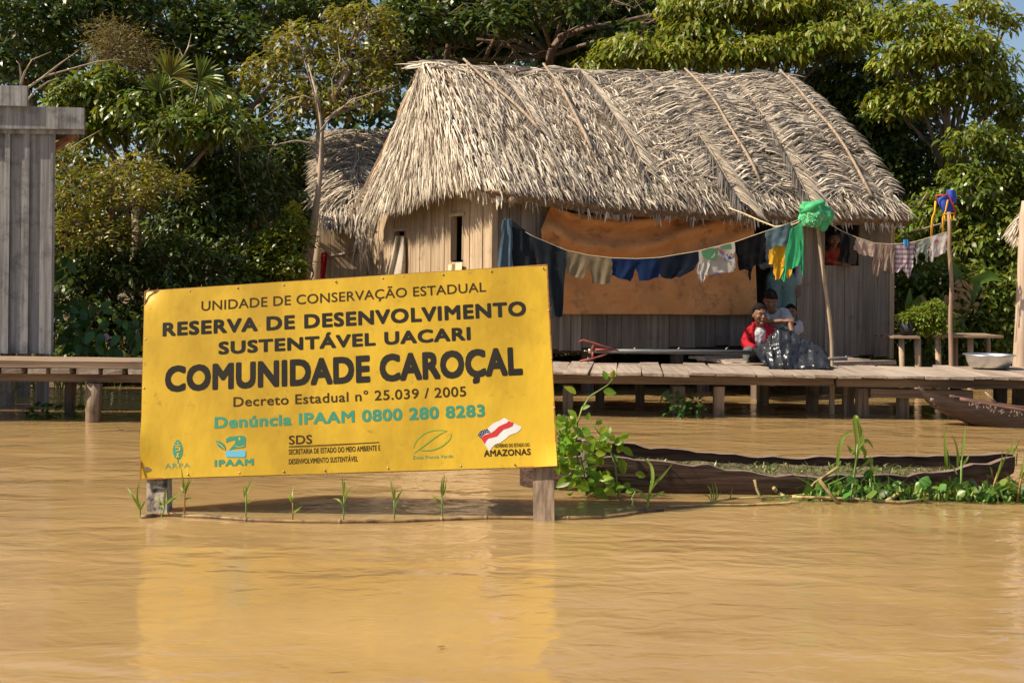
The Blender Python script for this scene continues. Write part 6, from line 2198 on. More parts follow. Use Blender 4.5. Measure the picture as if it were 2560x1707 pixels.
# floating mat of water hyacinth (uncountable) and loose canes
m = MB()
HYA = []
for k in range(420):
    px = R.uniform(2020, 2640)
    if px < 2140 and R.random() < 0.3:
        continue
    if smooth_noise((px * 0.013, 0, 0), 1.0, 4) < R.uniform(-0.35, 0.1):
        continue
    Yh = R.uniform(6.90, 7.06)
    b = Vector((at(px, 1200, Yh).x, Yh, 0.0))
    h = R.uniform(0.005, 0.11) * R.uniform(0.5, 1) * (0.6 if px < 2100 else 1)
    top = b + Vector((R.uniform(-0.03, 0.03), R.uniform(-0.02, 0.02), h))
    m.tube([b, b.lerp(top, 0.4), top], [0.005, 0.009, 0.004], 5, mi=1)
    d = Vector((R.uniform(-1, 1), R.uniform(-1, 0.5), R.uniform(0.1, 1.0)))
    L_ = R.choice((R.uniform(0.025, 0.045), R.uniform(0.045, 0.07), R.uniform(0.06, 0.085)))
    m.leaf(top, d, Vector((R.uniform(-0.3, 0.3), -0.7, 0.8)), L_, L_ * R.uniform(0.75, 1.0), 0.1, -0.12)
for k in range(500):
    px = R.uniform(1900, 2640)
    Yh = R.uniform(6.86, 7.04)
    b = Vector((at(px, 1200, Yh).x, Yh, 0.004))
    m.leaf(b, Vector((R.uniform(-1, 1), R.uniform(-1, 1), 0.15)), Vector((0, -0.2, 1)), R.uniform(0.008, 0.03), R.uniform(0.008, 0.022), 0.1, 0.1)
for k in range(150):
    px, Yh = R.uniform(2000, 2600), R.uniform(6.88, 7.05)
    b = Vector((at(px, 1200, Yh).x, Yh, 0.0))
    h = R.uniform(0.05, 0.16)
    m.blade([b, b + Vector((R.uniform(-0.03, 0.03), 0, h * 0.6)), b + Vector((R.uniform(-0.12, 0.12), R.uniform(-0.04, 0.04), h))], R.uniform(0.006, 0.013), (R.uniform(-0.6, 0.6), -1, 0.2))
tag(m.build('water_hyacinths', [MAT['hyacinth'], MAT['green_stem']]), 'dense mat of glossy round water hyacinth leaves along the sunken canoe', kind='stuff')
CANES = [([(1673, 1266), (1760, 1262), (1850, 1262), (1950, 1258), (1998, 1254)], 0.008, 'mossy thin cane floating just right of the leafy vine'),
         ([(1755, 1258), (1830, 1246), (1900, 1243), (1980, 1240)], 0.006, 'slim grey stick floating behind the mossy cane'),
         ([(1970, 1242), (2060, 1244), (2170, 1249), (2245, 1256), (2300, 1252)], 0.011, 'long green cane along the front of the hyacinth mat'),
         ([(2046, 1196), (2068, 1225), (2094, 1256)], 0.012, 'thick yellow green stalk slanting down into the water'),
         ([(2216, 1252), (2235, 1240), (2264, 1225)], 0.012, 'short thick yellow cane stump pointing up right'),
         ([(2245, 1234), (2320, 1236), (2400, 1240), (2470, 1246)], 0.010, 'brown cane lying across the middle of the hyacinth mat'),
         ([(2490, 1238), (2530, 1232), (2600, 1224)], 0.011, 'cane at the right border of the mat'),
         ([(2070, 1222), (2110, 1230), (2150, 1240)], 0.010, 'reddish brown cane behind the yellow stalk'),
         ([(1886, 1199), (1893, 1225), (1905, 1250)], 0.010, 'broken reddish stick standing before the sunken canoe'),
         ([(1935, 1220), (1945, 1232), (1960, 1240)], 0.012, 'short curled brown stick at the left end of the mat'),
         ([(2350, 1232), (2362, 1222), (2386, 1207)], 0.011, 'beige stub sticking up among the hyacinth leaves'),
         ([(2482, 1205), (2496, 1190), (2514, 1166)], 0.009, 'brown cane leaning against the right end of the sunken canoe'),
         ([(1960, 1244), (2010, 1236), (2040, 1205), (2095, 1168)], 0.010, 'long green stalk arching over the left part of the mat')]
for pts, r, lab in CANES:
    m = MB()
    base = max(pts, key=lambda q: q[1])
    Yc = onz(*base).y
    pp = [onz(x, y, 0.008) if base[1] - y < 12 and Yc < 8 else at(x, y, Yc) for x, y in pts]
    m.tube(pp, [r * R.uniform(0.8, 1.1) for _ in pp], 7)
    tag(m.build('cane_stalk', MAT['cane'], loc=pp[0]), lab, 'cane', 'loose canes floating by the canoe')
# plants at pier posts
for (name, label, px, py, Y, n, rx, rz, col, yl) in (('bank_plant', 'dark leafy plant tangled round a pile under the pier, with yellow blades', 1690, 1015, 11.1, 60, 0.12, 0.12, 'morning', 1), ('bank_plant', 'small leafy plant right of the first pier pile', 1738, 1020, 11.1, 50, 0.08, 0.13, 'morning', 0), ('bank_plant', 'low leafy plant at the piles under the brown boardwalk', 110, 1030, 10.5, 90, 0.16, 0.07, 'morning', 0),
                                                      ('bank_plant', 'leafy weeds between the two piles of the boardwalk', 205, 1035, 10.6, 60, 0.06, 0.09, 'morning', 0)):
    m = MB()
    leaf_bush_mesh(m, at(px, py, Y), rx, 0.1, rz, n, 0.06, 0.035)
    if yl:
        for k in range(3):
            a = at(1680, 1010, Y)
            m.blade([a, at(1668 - k * 4, 975 + k * 6, Y), at(1657 - k * 3, 985 + k * 8, Y), at(1655 - k, 998 + k * 6, Y)], 0.02, (0, -1, 0.2))
    tag(m.build(name, MAT[col], loc=at(px, py, Y)), label, 'plant')

for k, (px, py, lab) in enumerate(((300, 1073, 'curled brown dead leaf floating left of the sign'), (1102, 1617, 'tiny dark leaf floating low in the foreground water'), (1470, 1245, 'thin dead twig end floating below the leafy vine'))):
    m = MB()
    c = onz(px, py, 0.006)
    for a in (0.3, 2.1, 3.9):
        m.leaf(c, Vector((math.cos(a), math.sin(a), 0.5)), Vector((0, 0, 1)), 0.045 if k == 0 else 0.02, 0.022 if k == 0 else 0.012, 0.5, 0.3)
    tag(m.build('floating_leaf', MAT['cane_brown'], loc=c), lab, 'leaf')

# ------------------------------------------------------------------ trees and bushes
LEAF = {
    'dark': leafmat('dark_leaf', (0.075, 0.112, 0.016), 0.5, 0.04, 0.25, 0.36),
    'mid': leafmat('mid_green_leaf', (0.16, 0.205, 0.025), 0.45, 0.04, 0.35, 0.36),
    'bright': leafmat('yellow_green_leaf', (0.24, 0.275, 0.03), 0.4, 0.045, 0.4, 0.4),
    'olive': leafmat('olive_leaf', (0.25, 0.235, 0.036), 0.45, 0.05, 0.35, 0.4),
    'brown': leafmat('brown_feathery_leaf', (0.19, 0.15, 0.06), 0.35, 0.03, 0.3, 0.6),
    'lime': leafmat('lime_leaf', (0.36, 0.40, 0.04), 0.3, 0.03, 0.45, 0.4),
}


def leaves_np(C, OUT, n_per, spread, L, Wd, droop, flat=0.5, seed=0):
    """leaf triangles round cluster centres C (k,3) with outward directions OUT"""
    rn = np.random.default_rng(seed)
    k = len(C)
    n = k * n_per
    P = np.repeat(C, n_per, 0) + rn.normal(0, 1, (n, 3)) * np.array(spread)
    O = np.repeat(OUT, n_per, 0)
    D = rn.normal(0, 1, (n, 3)) * np.array((1, 1, 0.45)) + O * 0.7
    D /= np.linalg.norm(D, axis=1, keepdims=True)
    D[:, 2] -= droop * rn.uniform(0.4, 1.4, n)
    D /= np.linalg.norm(D, axis=1, keepdims=True)
    Nn = np.zeros((n, 3))
    Nn[:, 2] = 1
    Nn += rn.normal(0, flat, (n, 3)) + O * 0.4
    A = np.cross(D, Nn)
    A /= np.linalg.norm(A, axis=1, keepdims=True) + 1e-9
    U = np.cross(A, D)
    s = rn.uniform(0.65, 1.3, n)[:, None]
    l, w = L * s, Wd * s * rn.uniform(0.75, 1.2, n)[:, None]
    V = np.empty((n, 6, 3))
    V[:, 0] = P
    mid = P + D * l * 0.42
    V[:, 1] = mid + A * w / 2 + U * w * 0.15
    V[:, 2] = mid - A * w / 2 + U * w * 0.15
    q = P + D * l * 0.76
    q[:, 2] -= (l * 0.05)[:, 0]
    V[:, 3] = q + A * w * 0.33 + U * w * 0.1
    V[:, 4] = q - A * w * 0.33 + U * w * 0.1
    V[:, 5] = P + D * l
    V[:, 5, 2] -= (l * 0.14)[:, 0]
    T = np.array([(0, 1, 2), (1, 3, 4), (1, 4, 2), (3, 5, 4)])
    T = (np.arange(n)[:, None, None] * 6 + T[None]).reshape(-1, 3)
    return V.reshape(-1, 3), T


def lobe(px, py, Y, rx, rz, ry=None):
    """crown lobe seen at a pixel; radii in photo pixels"""
    c = at(px, py, Y)
    k = Y / F
    return (c, (rx * k, (ry if ry else 0.5 * (rx + rz)) * k, rz * k))


def crown_points(lobes, dens, seed, inner=0.45, low=-0.6):
    rn = np.random.default_rng(seed)
    C, O, Lx = [], [], []
    for i, (c, r) in enumerate(lobes):
        area = (r[0] * r[2] + r[0] * r[1] + r[1] * r[2]) / 3 * 4 * math.pi
        n = max(6, int(area * dens))
        d = rn.normal(0, 1, (n * 2, 3))
        d /= np.linalg.norm(d, axis=1, keepdims=True)
        d = d[d[:, 2] > low][:n]
        rad = rn.uniform(inner, 1.0, (len(d), 1)) ** 0.6 * (1 + 0.18 * np.sin(d[:, :1] * 7 + i) * np.cos(d[:, 2:] * 6 + i * 2))
        C.append(np.array(tuple(c)) + d * rad * np.array(r))
        O.append(d)
    return np.concatenate(C), np.concatenate(O)


def tree(name, label, cat, lobes, leaf, base, dens=26, per=9, L=0.14, Wd=0.055, droop=0.5, seed=1, tr=0.09, bark='trunk', spread=0.07, branches=True, flat=0.5, inner=0.45, group=None, low=-0.6, top=None, twigs=0):
    base = Vector(base)
    t = thing(name, label, cat, base, 0, group)
    C, O = crown_points(lobes, dens, seed, inner, low)
    V, T = leaves_np(C, O, per, (spread, spread, spread * 0.7), L, Wd, droop, flat, seed)
    np_mesh('crown', V, T, LEAF[leaf] if isinstance(leaf, str) else leaf, t)
    if branches:
        rr = random.Random(seed)
        m = MB()
        cen = sum((c for c, r in lobes), Vector()) / len(lobes)
        fork = top or (base.lerp(cen, 0.6) + Vector((rr.uniform(-0.2, 0.2), 0.15, 0)))
        pts = [base - Vector((0, 0, 0.3)), base, base.lerp(fork, 0.5) + Vector((rr.uniform(-0.12, 0.12), rr.uniform(-0.1, 0.1), 0)), fork]
        m.tube(pts, [tr * 1.25, tr * 1.1, tr * 0.9, tr * 0.75], 9)
        for c, r in lobes:
            mid = fork.lerp(c, 0.5) + Vector((rr.uniform(-0.25, 0.25), rr.uniform(-0.2, 0.2), rr.uniform(-0.05, 0.3)))
            m.tube([fork, mid, c, c + Vector((rr.uniform(-0.4, 0.4) * r[0], -0.3 * r[1], 0.6 * r[2]))], [tr * 0.5, tr * 0.36, tr * 0.2, 0.008], 6)
            for _ in range(twigs or 4):
                d = Vector((rr.gauss(0, 1), rr.gauss(0, 1), rr.gauss(0.2, 0.8))).normalized()
                e = c + Vector((d.x * r[0], d.y * r[1], d.z * r[2])) * (0.9 if not twigs else rr.uniform(0.8, 1.15))
                k = c.lerp(e, 0.5) + Vector((rr.uniform(-0.1, 0.1), 0, rr.uniform(-0.05, 0.12)))
                m.tube([c.lerp(fork, rr.uniform(0, 0.4)), k, e], [tr * 0.16, tr * 0.1, 0.004], 5)
        m.build('trunk', MAT[bark], t)
    return t


def gbase(px, Y, z=None):
    p = at(px, 700, Y)
    return Vector((p.x, Y, 0.3 if z is None else z))


TG = 'trees behind the houses'
tree('tall_tree', 'tall dark tree filling the top left corner behind the plank building', 'tree',
     [lobe(40, 120, 17, 150, 150), lobe(170, 40, 17.5, 130, 90), lobe(280, 10, 18, 110, 60)], 'dark', gbase(-20, 17.5), 44, 10, 0.12, 0.05, 0.5, 2, 0.12, group=TG)
tree('tall_tree', 'broad dark leaved tree at the top, left of the ridge of the thatched house', 'tree',
     [lobe(420, 60, 19, 150, 80), lobe(560, 110, 19, 130, 80), lobe(660, 30, 20, 140, 70), lobe(480, 180, 18.5, 120, 70), lobe(340, 120, 18.6, 90, 70), lobe(820, 20, 20.5, 120, 60)], 'dark', gbase(520, 20), 30, 9, 0.14, 0.065, 0.4, 3, 0.12, group=TG)
tree('leafy_tree', 'sunlit tree with large drooping leaves right of the plank building', 'tree',
     [lobe(250, 215, 15.6, 70, 45), lobe(330, 285, 15.4, 85, 50), lobe(440, 325, 15.3, 90, 50), lobe(560, 320, 15.4, 90, 45), lobe(240, 320, 15.6, 80, 55), lobe(380, 230, 15.9, 80, 50), lobe(500, 255, 15.9, 90, 40), lobe(180, 250, 15.5, 50, 60)], 'mid', gbase(360, 16.2), 60, 10, 0.125, 0.046, 0.75, 4, 0.08, group=TG)
tree('feathery_shrub', 'brownish feathery shrub among the green leaves at the upper left', 'shrub',
     [lobe(310, 130, 15.9, 85, 60), lobe(340, 190, 15.8, 70, 50), lobe(270, 90, 16.0, 50, 40)], 'brown', gbase(320, 16.4), 90, 9, 0.09, 0.012, 0.1, 5, 0.03, spread=0.09, group=TG)
tree('twiggy_tree', 'pale twiggy tree with loose yellowish leaves left of the thatched ridge', 'tree',
     [lobe(770, 110, 17.6, 110, 55), lobe(900, 60, 17.8, 100, 50), lobe(690, 190, 17.4, 90, 50), lobe(870, 160, 17.5, 90, 60), lobe(970, 130, 17.7, 60, 60), lobe(760, 260, 17.2, 70, 50), lobe(880, 250, 17.3, 80, 45), lobe(940, 220, 17.4, 60, 50)], 'olive', gbase(775, 17.3), 30, 9, 0.11, 0.042, 0.6, 6, 0.075,
     bark='palebark', twigs=12, group=TG, top=at(800, 300, 17.3))
tree('spreading_tree', 'big spreading tree with thick brown limbs above the thatched ridge', 'tree',
     [lobe(1060, 50, 22, 150, 70), lobe(1220, 20, 22, 170, 60), lobe(1400, 30, 22.5, 170, 60), lobe(1560, 40, 23, 150, 70), lobe(1130, 120, 22.5, 150, 50), lobe(1320, 110, 23, 160, 60), lobe(1480, 130, 23, 150, 60), lobe(1000, 150, 21.5, 90, 70), lobe(1660, 60, 23.5, 140, 90), lobe(1120, 70, 20.4, 90, 40), lobe(1250, 55, 20.2, 80, 35), lobe(1400, 20, 20.2, 110, 35), lobe(1560, 90, 20.3, 70, 30), lobe(1010, 60, 20.2, 90, 50)], 'dark', gbase(1365, 23), 28, 9, 0.16, 0.075, 0.4, 7, 0.09, twigs=6, group=TG, top=at(1375, 140, 22.4))
m = MB()
limbs = [[(1365, 200), (1378, 130), (1400, 95), (1460, 65), (1490, 20), (1510, -30)], [(1400, 95), (1470, 70), (1560, 55), (1640, 35), (1720, 0)], [(1378, 130), (1360, 70), (1340, 20), (1335, -20)], [(1115, 160), (1125, 90), (1110, 40), (1090, -10)], [(1490, 130), (1495, 70), (1480, 30), (1500, -10)], [(1120, 110), (1180, 100), (1260, 105), (1310, 150)], [(1210, 150), (1250, 70), (1300, 30)], [(1540, 60), (1620, 60), (1700, 20)]]
st_ = bpy.data.objects.get('spreading_tree')
for li in limbs:
    Yl = 21.0 if li[0][0] != 1365 else 21.2
    pp = [at(x, y, Yl + 0.25 * math.sin(i * 2 + x)) for i, (x, y) in enumerate(li)]
    r0 = 0.085 if li[0][0] == 1365 else (0.06 if li[0][0] in (1400, 1115) else 0.036)
    m.tube(pp, [r0 * (1 - 0.7 * i / len(pp)) for i in range(len(pp))], 8)
for k in range(90):
    x, y = R.uniform(960, 1740), R.uniform(-10, 190)
    a = at(x, y, 20.9 + R.uniform(-0.8, 0.6))
    d = Vector((R.choice((-1, 1)) * R.uniform(0.3, 1.0), R.uniform(-0.2, 0.2), R.uniform(-0.5, 0.7)))
    l = R.uniform(0.4, 1.3)
    b = a + d * l * 0.5 + Vector((0, 0, R.uniform(-0.1, 0.15)))
    c = a + d * l + Vector((0, 0, R.uniform(-0.15, 0.3)))
    r0 = R.uniform(0.008, 0.02)
    m.tube([a, b, c], [r0, r0 * 0.7, 0.003], 5)
    m.tube([b, b + Vector((d.x * 0.2, 0, R.uniform(-0.3, 0.3)))], [r0 * 0.5, 0.003], 4)
m.build('limb', M('brown_bark', (0.08, 0.05, 0.035), (0.24, 0.16, 0.10), (10, 10, 3), 0.9, 0.8), st_)  # plain brown bark colour for limbs and twigs
tree('mango_tree', 'bright yellow green tree with drooping leaf tiers over the right half of the roof', 'tree',
     [lobe(1760, 30, 19.2, 120, 45), lobe(1900, 25, 19.2, 130, 50), lobe(2040, 20, 19.6, 120, 40), lobe(1740, 85, 19, 80, 40), lobe(1590, 135, 18.9, 90, 45), lobe(1700, 150, 18.8, 90, 40), lobe(1820, 140, 18.8, 90, 40), lobe(1930, 135, 18.8, 110, 42), lobe(2060, 110, 18.9, 110, 45), lobe(1500, 165, 18.8, 40, 25), lobe(2130, 70, 19.3, 90, 50), lobe(1960, 85, 19.6, 100, 40)],
     'bright', gbase(1850, 20), 70, 10, 0.135, 0.044, 1.05, 8, 0.12, spread=0.085, group=TG, low=-0.25, flat=0.4)
tree('mango_tree', 'tall loose tree with sunlit leaves against the blue sky at the upper right', 'tree',
     [lobe(2290, 60, 18.2, 100, 50), lobe(2390, 110, 18, 100, 50), lobe(2330, 130, 18, 90, 45), lobe(2260, 160, 18.2, 80, 45), lobe(2440, 30, 18.6, 60, 40), lobe(2470, 160, 18.2, 60, 45), lobe(2420, 210, 18.1, 80, 50), lobe(2500, 250, 18.3, 55, 60), lobe(2330, 240, 18.2, 90, 50), lobe(2240, 270, 18.4, 80, 45), lobe(2540, 330, 18.4, 45, 70), lobe(2520, 60, 18.8, 30, 30)],
     'bright', gbase(2360, 18.8), 46, 10, 0.13, 0.045, 0.85, 9, 0.09, spread=0.08, group=TG, low=-0.4)
tree('dense_tree', 'dark shaded tree directly right of the thatched roof', 'tree',
     [lobe(2120, 200, 19.8, 110, 60), lobe(2190, 260, 19.6, 120, 80), lobe(2130, 330, 19.8, 110, 90), lobe(2260, 350, 19.4, 110, 80), lobe(2200, 440, 19.4, 110, 80), lobe(2310, 450, 19.2, 100, 70), lobe(2180, 550, 19.2, 110, 80), lobe(2060, 250, 20.2, 90, 80)], 'dark', gbase(2200, 20), 44, 9, 0.13, 0.05, 0.7, 10, 0.12, group=TG)
tree('leafy_tree', 'mid green tree with yellowing leaf tips at the right edge below the sky', 'tree',
     [lobe(2440, 360, 17.6, 80, 50), lobe(2520, 430, 17.6, 70, 70), lobe(2430, 470, 17.4, 80, 60), lobe(2350, 540, 17.6, 80, 60), lobe(2490, 560, 17.4, 90, 70), lobe(2410, 620, 17.3, 80, 50), lobe(2590, 520, 17.6, 60, 120), lobe(2290, 620, 17.8, 70, 60), lobe(2530, 650, 17.2, 70, 50)], 'mid', gbase(2460, 18), 54, 9, 0.125, 0.046, 0.8, 11, 0.09, group=TG)
tree('round_bush', 'dull olive bush with small pointed leaves next to the plank building', 'bush',
     [lobe(190, 480, 14.2, 80, 60), lobe(300, 500, 14.1, 90, 50), lobe(400, 470, 14.3, 80, 45), lobe(330, 430, 14.4, 90, 40), lobe(170, 580, 14.0, 70, 60), lobe(280, 590, 14.1, 80, 50), lobe(160, 400, 14.6, 60, 50)], 'olive', gbase(280, 14.8), 75, 9, 0.085, 0.022, 0.15, 12, 0.05, spread=0.06, group=TG)
tree('dense_tree', 'dark dense thicket tree behind the upper left corner of the sign', 'tree',
     [lobe(480, 430, 16.2, 110, 60), lobe(600, 420, 16.2, 110, 70), lobe(690, 400, 18.3, 100, 90), lobe(540, 520, 15.8, 110, 60), lobe(650, 500, 16, 90, 70), lobe(450, 560, 15.6, 100, 60), lobe(720, 520, 18.6, 70, 90), lobe(560, 610, 15.6, 110, 60)], 'dark', gbase(580, 16.8), 46, 9, 0.12, 0.045, 0.6, 13, 0.09, group=TG)
tree('round_bush', 'bright small leaved bush just left of the small thatched shed', 'bush',
     [lobe(690, 620, 15.4, 55, 50), lobe(740, 590, 15.5, 40, 40), lobe(650, 650, 15.3, 40, 40), lobe(720, 670, 15.3, 50, 40)], 'mid', gbase(700, 15.6), 110, 9, 0.075, 0.034, 0.2, 14, 0.03, spread=0.05, group=TG)
tree('sapling', 'thin sapling with a lime yellow leaf tuft beside the small shed', 'shrub',
     [lobe(728, 530, 15.6, 16, 18), lobe(740, 552, 15.6, 16, 16), lobe(750, 580, 15.6, 10, 24)], 'lime', gbase(752, 15.7), 260, 7, 0.075, 0.03, 0.1, 15, 0.014, spread=0.03, group=TG)
tree('low_thicket', 'dark shaded thicket behind the boardwalk, left of the sign', 'thicket',
     [lobe(180, 700, 14.2, 100, 70), lobe(300, 690, 14.4, 110, 70), lobe(420, 660, 14.6, 110, 70), lobe(540, 690, 15, 100, 60), lobe(200, 800, 14, 100, 60), lobe(330, 800, 14.2, 110, 60), lobe(460, 780, 14.4, 110, 60), lobe(640, 740, 15.4, 90, 60), lobe(180, 900, 13.8, 90, 50), lobe(310, 910, 13.9, 100, 50)], 'dark', gbase(320, 14.8), 60, 8, 0.11, 0.045, 0.4, 16, 0.05, group=TG)
tree('low_thicket', 'mixed low thicket behind the planting tables at the right', 'thicket',
     [lobe(2330, 700, 16.4, 80, 50), lobe(2430, 720, 16.2, 80, 60), lobe(2520, 740, 16.2, 70, 60), lobe(2280, 760, 16.6, 70, 60), lobe(2400, 800, 16, 90, 50), lobe(2500, 830, 16, 80, 50), lobe(2310, 850, 16.2, 90, 40), lobe(2450, 880, 15.9, 90, 35), lobe(2600, 780, 16.2, 70, 90)], 'mid', gbase(2420, 17), 60, 8, 0.11, 0.045, 0.5, 17, 0.05, group=TG)
tree('low_thicket', 'dark undergrowth seen under and behind the thatched house', 'thicket',
     [lobe(1500, 850, 19.5, 260, 60), lobe(1900, 840, 20, 260, 70), lobe(2120, 800, 18.5, 120, 80), lobe(1200, 800, 20, 220, 90), lobe(900, 760, 19, 160, 90), lobe(2000, 650, 21, 200, 120)], 'dark', gbase(1600, 21), 16, 8, 0.16, 0.06, 0.4, 18, 0.05, group=TG)
# fan palm among the leaves
fp_ = thing('fan_palm', 'fan palm with yellow green pleated fronds half hidden at the upper left', 'palm', gbase(440, 16), group=TG)
for (x, y, r, a0) in ((425, 190, 75, 0.9), (500, 195, 65, 0.4), (400, 230, 55, 1.6), (515, 225, 60, -0.2)):
    m = MB()
    c = at(x, y, 15.2)
    k = r / F * 15.2
    for i in range(16):
        a = a0 + (i - 7.5) * 0.17
        d = Vector((math.cos(a), -0.3 + 0.1 * math.sin(i), math.sin(a)))
        m.blade([c, c + d * k * 0.5, c + d * k + Vector((0, 0, -0.12 * k))], 0.055, (0.1 * math.sin(i * 3), -1, 0.5), fold=0.25, wide=0.55)
    m.tube([c, at(450, 420, 15.6)], [0.012, 0.018], 6)
    m.build('frond', LEAF['olive'] if x == 425 else LEAF['mid'], fp_)

# bare pale branches by the plank building and in the thicket
def twig(label, lines, Y, r, mat='palebark'):
    m = MB()
    for pts in lines:
        m.tube([at(x, y, Y + 0.1 * math.sin(x)) for x, y in pts], [0.65 * r * (1 - 0.75 * i / (len(pts) - 1)) for i in range(len(pts))], 6)
    tag(m.build('bare_branch', MAT[mat], loc=at(*lines[0][0], Y)), label, 'branch', 'bare branches in the trees')


twig('pale bare branches fanning out above the roof of the plank building', [[(52, 225), (52, 180), (48, 160), (41, 153)], [(52, 210), (62, 180), (80, 150), (128, 130)], [(66, 222), (110, 192), (170, 175), (240, 155), (300, 148)], [(110, 192), (150, 160), (195, 128)], [(68, 252), (90, 225), (120, 205), (160, 192)]], 12.2, 0.02)
twig('thin yellowish branch rising right from the eave of the plank building', [[(172, 375), (200, 355), (235, 335), (258, 322)]], 13.4, 0.012)
twig('broken white branch standing out high in the left trees', [[(458, 145), (470, 120), (478, 85)], [(458, 145), (447, 122), (440, 118), (432, 100)], [(470, 118), (490, 112)]], 15.6, 0.02)
twig('long grey brown branch reaching left from the twiggy tree', [[(800, 255), (760, 240), (720, 250), (680, 280), (640, 305)], [(790, 360), (740, 352), (690, 362), (640, 365), (600, 380)], [(690, 362), (672, 385), (666, 410)], [(730, 352), (722, 335), (715, 326)]], 15.9, 0.02)
twig('pale branches crossing in front of the twiggy tree trunk', [[(800, 330), (830, 290), (880, 250), (960, 225), (1000, 210)], [(795, 300), (790, 250), (775, 200), (760, 150)], [(815, 300), (850, 270), (905, 262)], [(800, 280), (790, 235), (800, 190)], [(835, 255), (830, 200), (850, 150), (845, 110)]], 15.8, 0.022)
twig('grey limb hanging in the dark tree right of the thatched roof', [[(2270, 585), (2310, 572), (2350, 560), (2375, 545)], [(2300, 520), (2310, 495), (2318, 480)]], 16.6, 0.035)

twig('thin lianas hanging down in the dark thicket left of the small shed', [[(600, 380), (598, 420), (602, 450), (612, 458)], [(620, 335), (625, 360), (605, 372)], [(700, 180), (690, 240), (680, 300), (678, 330)], [(672, 385), (668, 420), (676, 445)], [(560, 300), (556, 350), (562, 390)]], 15.2, 0.011, 'trunk')
# trunks next to the small shed
tt = thing('old_trunk', 'thick grey brown trunk at the left side of the small shed', 'trunk', at(765, 700, 16.2), group=TG)
m = MB()
m.tube([at(745, 800, 16.2), at(762, 690, 16.2), at(785, 560, 16.2), at(800, 440, 16.3), at(805, 330, 16.4), at(795, 250, 16.6), at(770, 160, 16.9)], [0.12, 0.08, 0.055, 0.032, 0.024, 0.018, 0.006], 10)
m.build('stem', MAT['palebark'], tt)

# morning glory with its flower, banana plants
mg = thing('morning_glory', 'climbing plant with heart shaped leaves and one pink flower behind the boardwalk', 'plant', at(230, 890, 11.6))
m = MB()
for k in range(110):
    x, y = R.choice(((260, 770), (150, 650), (150, 800), (330, 850), (210, 860), (270, 850), (190, 780), (345, 810)))
    p = at(x + R.gauss(0, 22), min(892, y + R.gauss(0, 24)), 11.6 + R.uniform(-0.25, 0.25))
    l = R.uniform(0.08, 0.13)
    m.leaf(p, Vector((R.uniform(-1, 1), R.uniform(-0.5, 0.2), R.uniform(-1, 0.1))), Vector((R.uniform(-0.4, 0.4), -1, 0.5)), l, l * 0.75, 0.2, 0.15)
m.build('foliage', MAT['morning'], mg)
m = MB()
for pts in ([(190, 890), (215, 830), (240, 790), (262, 760)], [(150, 890), (200, 845), (250, 835)], [(140, 640), (160, 600), (180, 555), (210, 560)], [(320, 890), (330, 850), (350, 820)], [(135, 880), (140, 790), (150, 700)]):
    m.tube([at(x, y, 11.6) for x, y in pts], 0.006, 5)
m.build('stem', MAT['trunk'], mg)
m = MB()
c = at(264, 843, 11.45)
for k in range(5):
    a = 2 * math.pi * k / 5 + 0.3
    m.leaf(c, Vector((math.cos(a), -0.3, math.sin(a))), Vector((0, -1, 0)), 0.042, 0.05, 0.0, -0.15)
m.build('flower', MAT['pink'], mg)
bn = thing('banana_plant', 'young banana plant with broad arching leaves behind the life vest post', 'banana plant', gbase(2375, 16.0), group=TG)
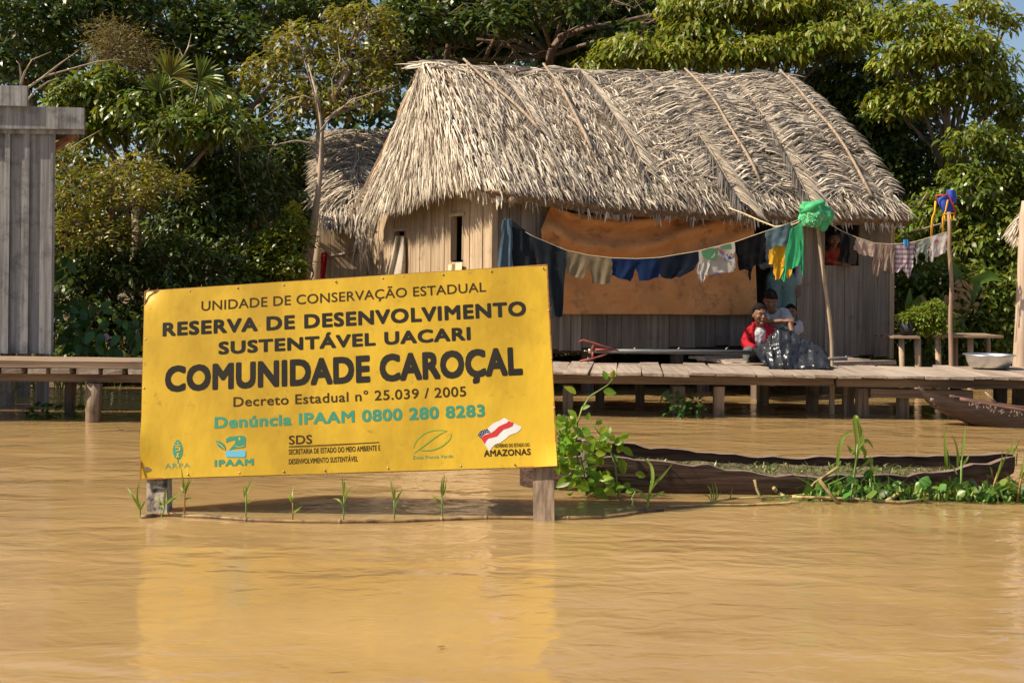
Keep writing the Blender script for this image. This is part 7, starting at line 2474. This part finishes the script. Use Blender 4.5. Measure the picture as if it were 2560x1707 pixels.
for pts, w in (([(2375, 840), (2362, 770), (2352, 735)], 0.24), ([(2385, 840), (2400, 720), (2390, 680), (2370, 640)], 0.16), ([(2390, 830), (2440, 700), (2475, 690), (2500, 700)], 0.2), ([(2380, 840), (2420, 740), (2400, 690)], 0.18), ([(2270, 810), (2268, 760), (2275, 720)], 0.13), ([(2270, 810), (2285, 750), (2310, 735)], 0.12)):
    m = MB()
    pp = [at(x, y, 15.75) for x, y in pts]
    if len(pp) == 3:
        pp = [pp[0] * (1 - u) ** 2 + pp[1] * 2 * u * (1 - u) + pp[2] * u * u for u in [i / 8 for i in range(9)]]
    m.blade(pp, w, (0.3, -1, 0.3), fold=0.2, wide=0.4, tip=0.15)
    m.build('leaf', MAT['banana'], bn)
m = MB()
for k in range(40):
    p = at(2395 + R.gauss(0, 28), 740 + R.gauss(0, 22), 15.7)
    m.leaf(p, Vector((R.uniform(-1, 1), -0.2, R.uniform(-1, 0.2))), Vector((0, -1, 0.3)), R.uniform(0.08, 0.16), R.uniform(0.04, 0.07), 0.3, 0.2)
m.build('dead_leaf', M('dead_leaf', (0.35, 0.19, 0.08), (0.5, 0.32, 0.16), (8, 8, 8), 0.8, trans=0.3), bn)

# far forest behind everything: one dense mass
rn = np.random.default_rng(77)
n = 5000
X = rn.uniform(-24, 24, n)
Yf = rn.uniform(25, 31, n)
Z = np.where(rn.random(n) < 0.5, rn.uniform(0.2, 3.2, n), rn.uniform(2.5, 9.5, n))
gap = np.sin(X * 0.9 + 1) * 0.7 + np.sin(X * 2.3) * 0.4 + 8.2
keep = (Z < gap + 1) & ((Z < 3.2) | (rn.random(n) < 0.92)) & ~((X > 9.2) & (Z > 5.5 - (X - 9.2) * 0.3))
C = np.stack([X, Yf, Z], 1)[keep]
O = np.tile(np.array((0.0, -1.0, 0.2)), (len(C), 1))
V, T = leaves_np(C, O, 26, (0.42, 0.42, 0.34), 0.30, 0.13, 0.5, 0.6, 5)
fo = np_mesh('forest', V, T, LEAF['dark'])
tag(fo, kind='stuff')
# grass and low herbs on the bank
m = MB()
for k in range(5200):
    x = R.uniform(-9, 9)
    y = shore(x) + abs(R.gauss(0, 1.6)) - 0.15
    b = Vector((x, y, -0.02 + 0.28 * min(1, max(0, (y - shore(x)) / 1.3))))
    h = R.uniform(0.12, 0.45)
    m.blade([b, b + Vector((R.uniform(-0.05, 0.05), -0.03, h * 0.6)), b + Vector((R.uniform(-0.2, 0.2), R.uniform(-0.15, 0.05), h))], R.uniform(0.015, 0.04), (R.uniform(-0.7, 0.7), -1, 0.2))
tag(m.build('grass', LEAF['mid']), kind='stuff')
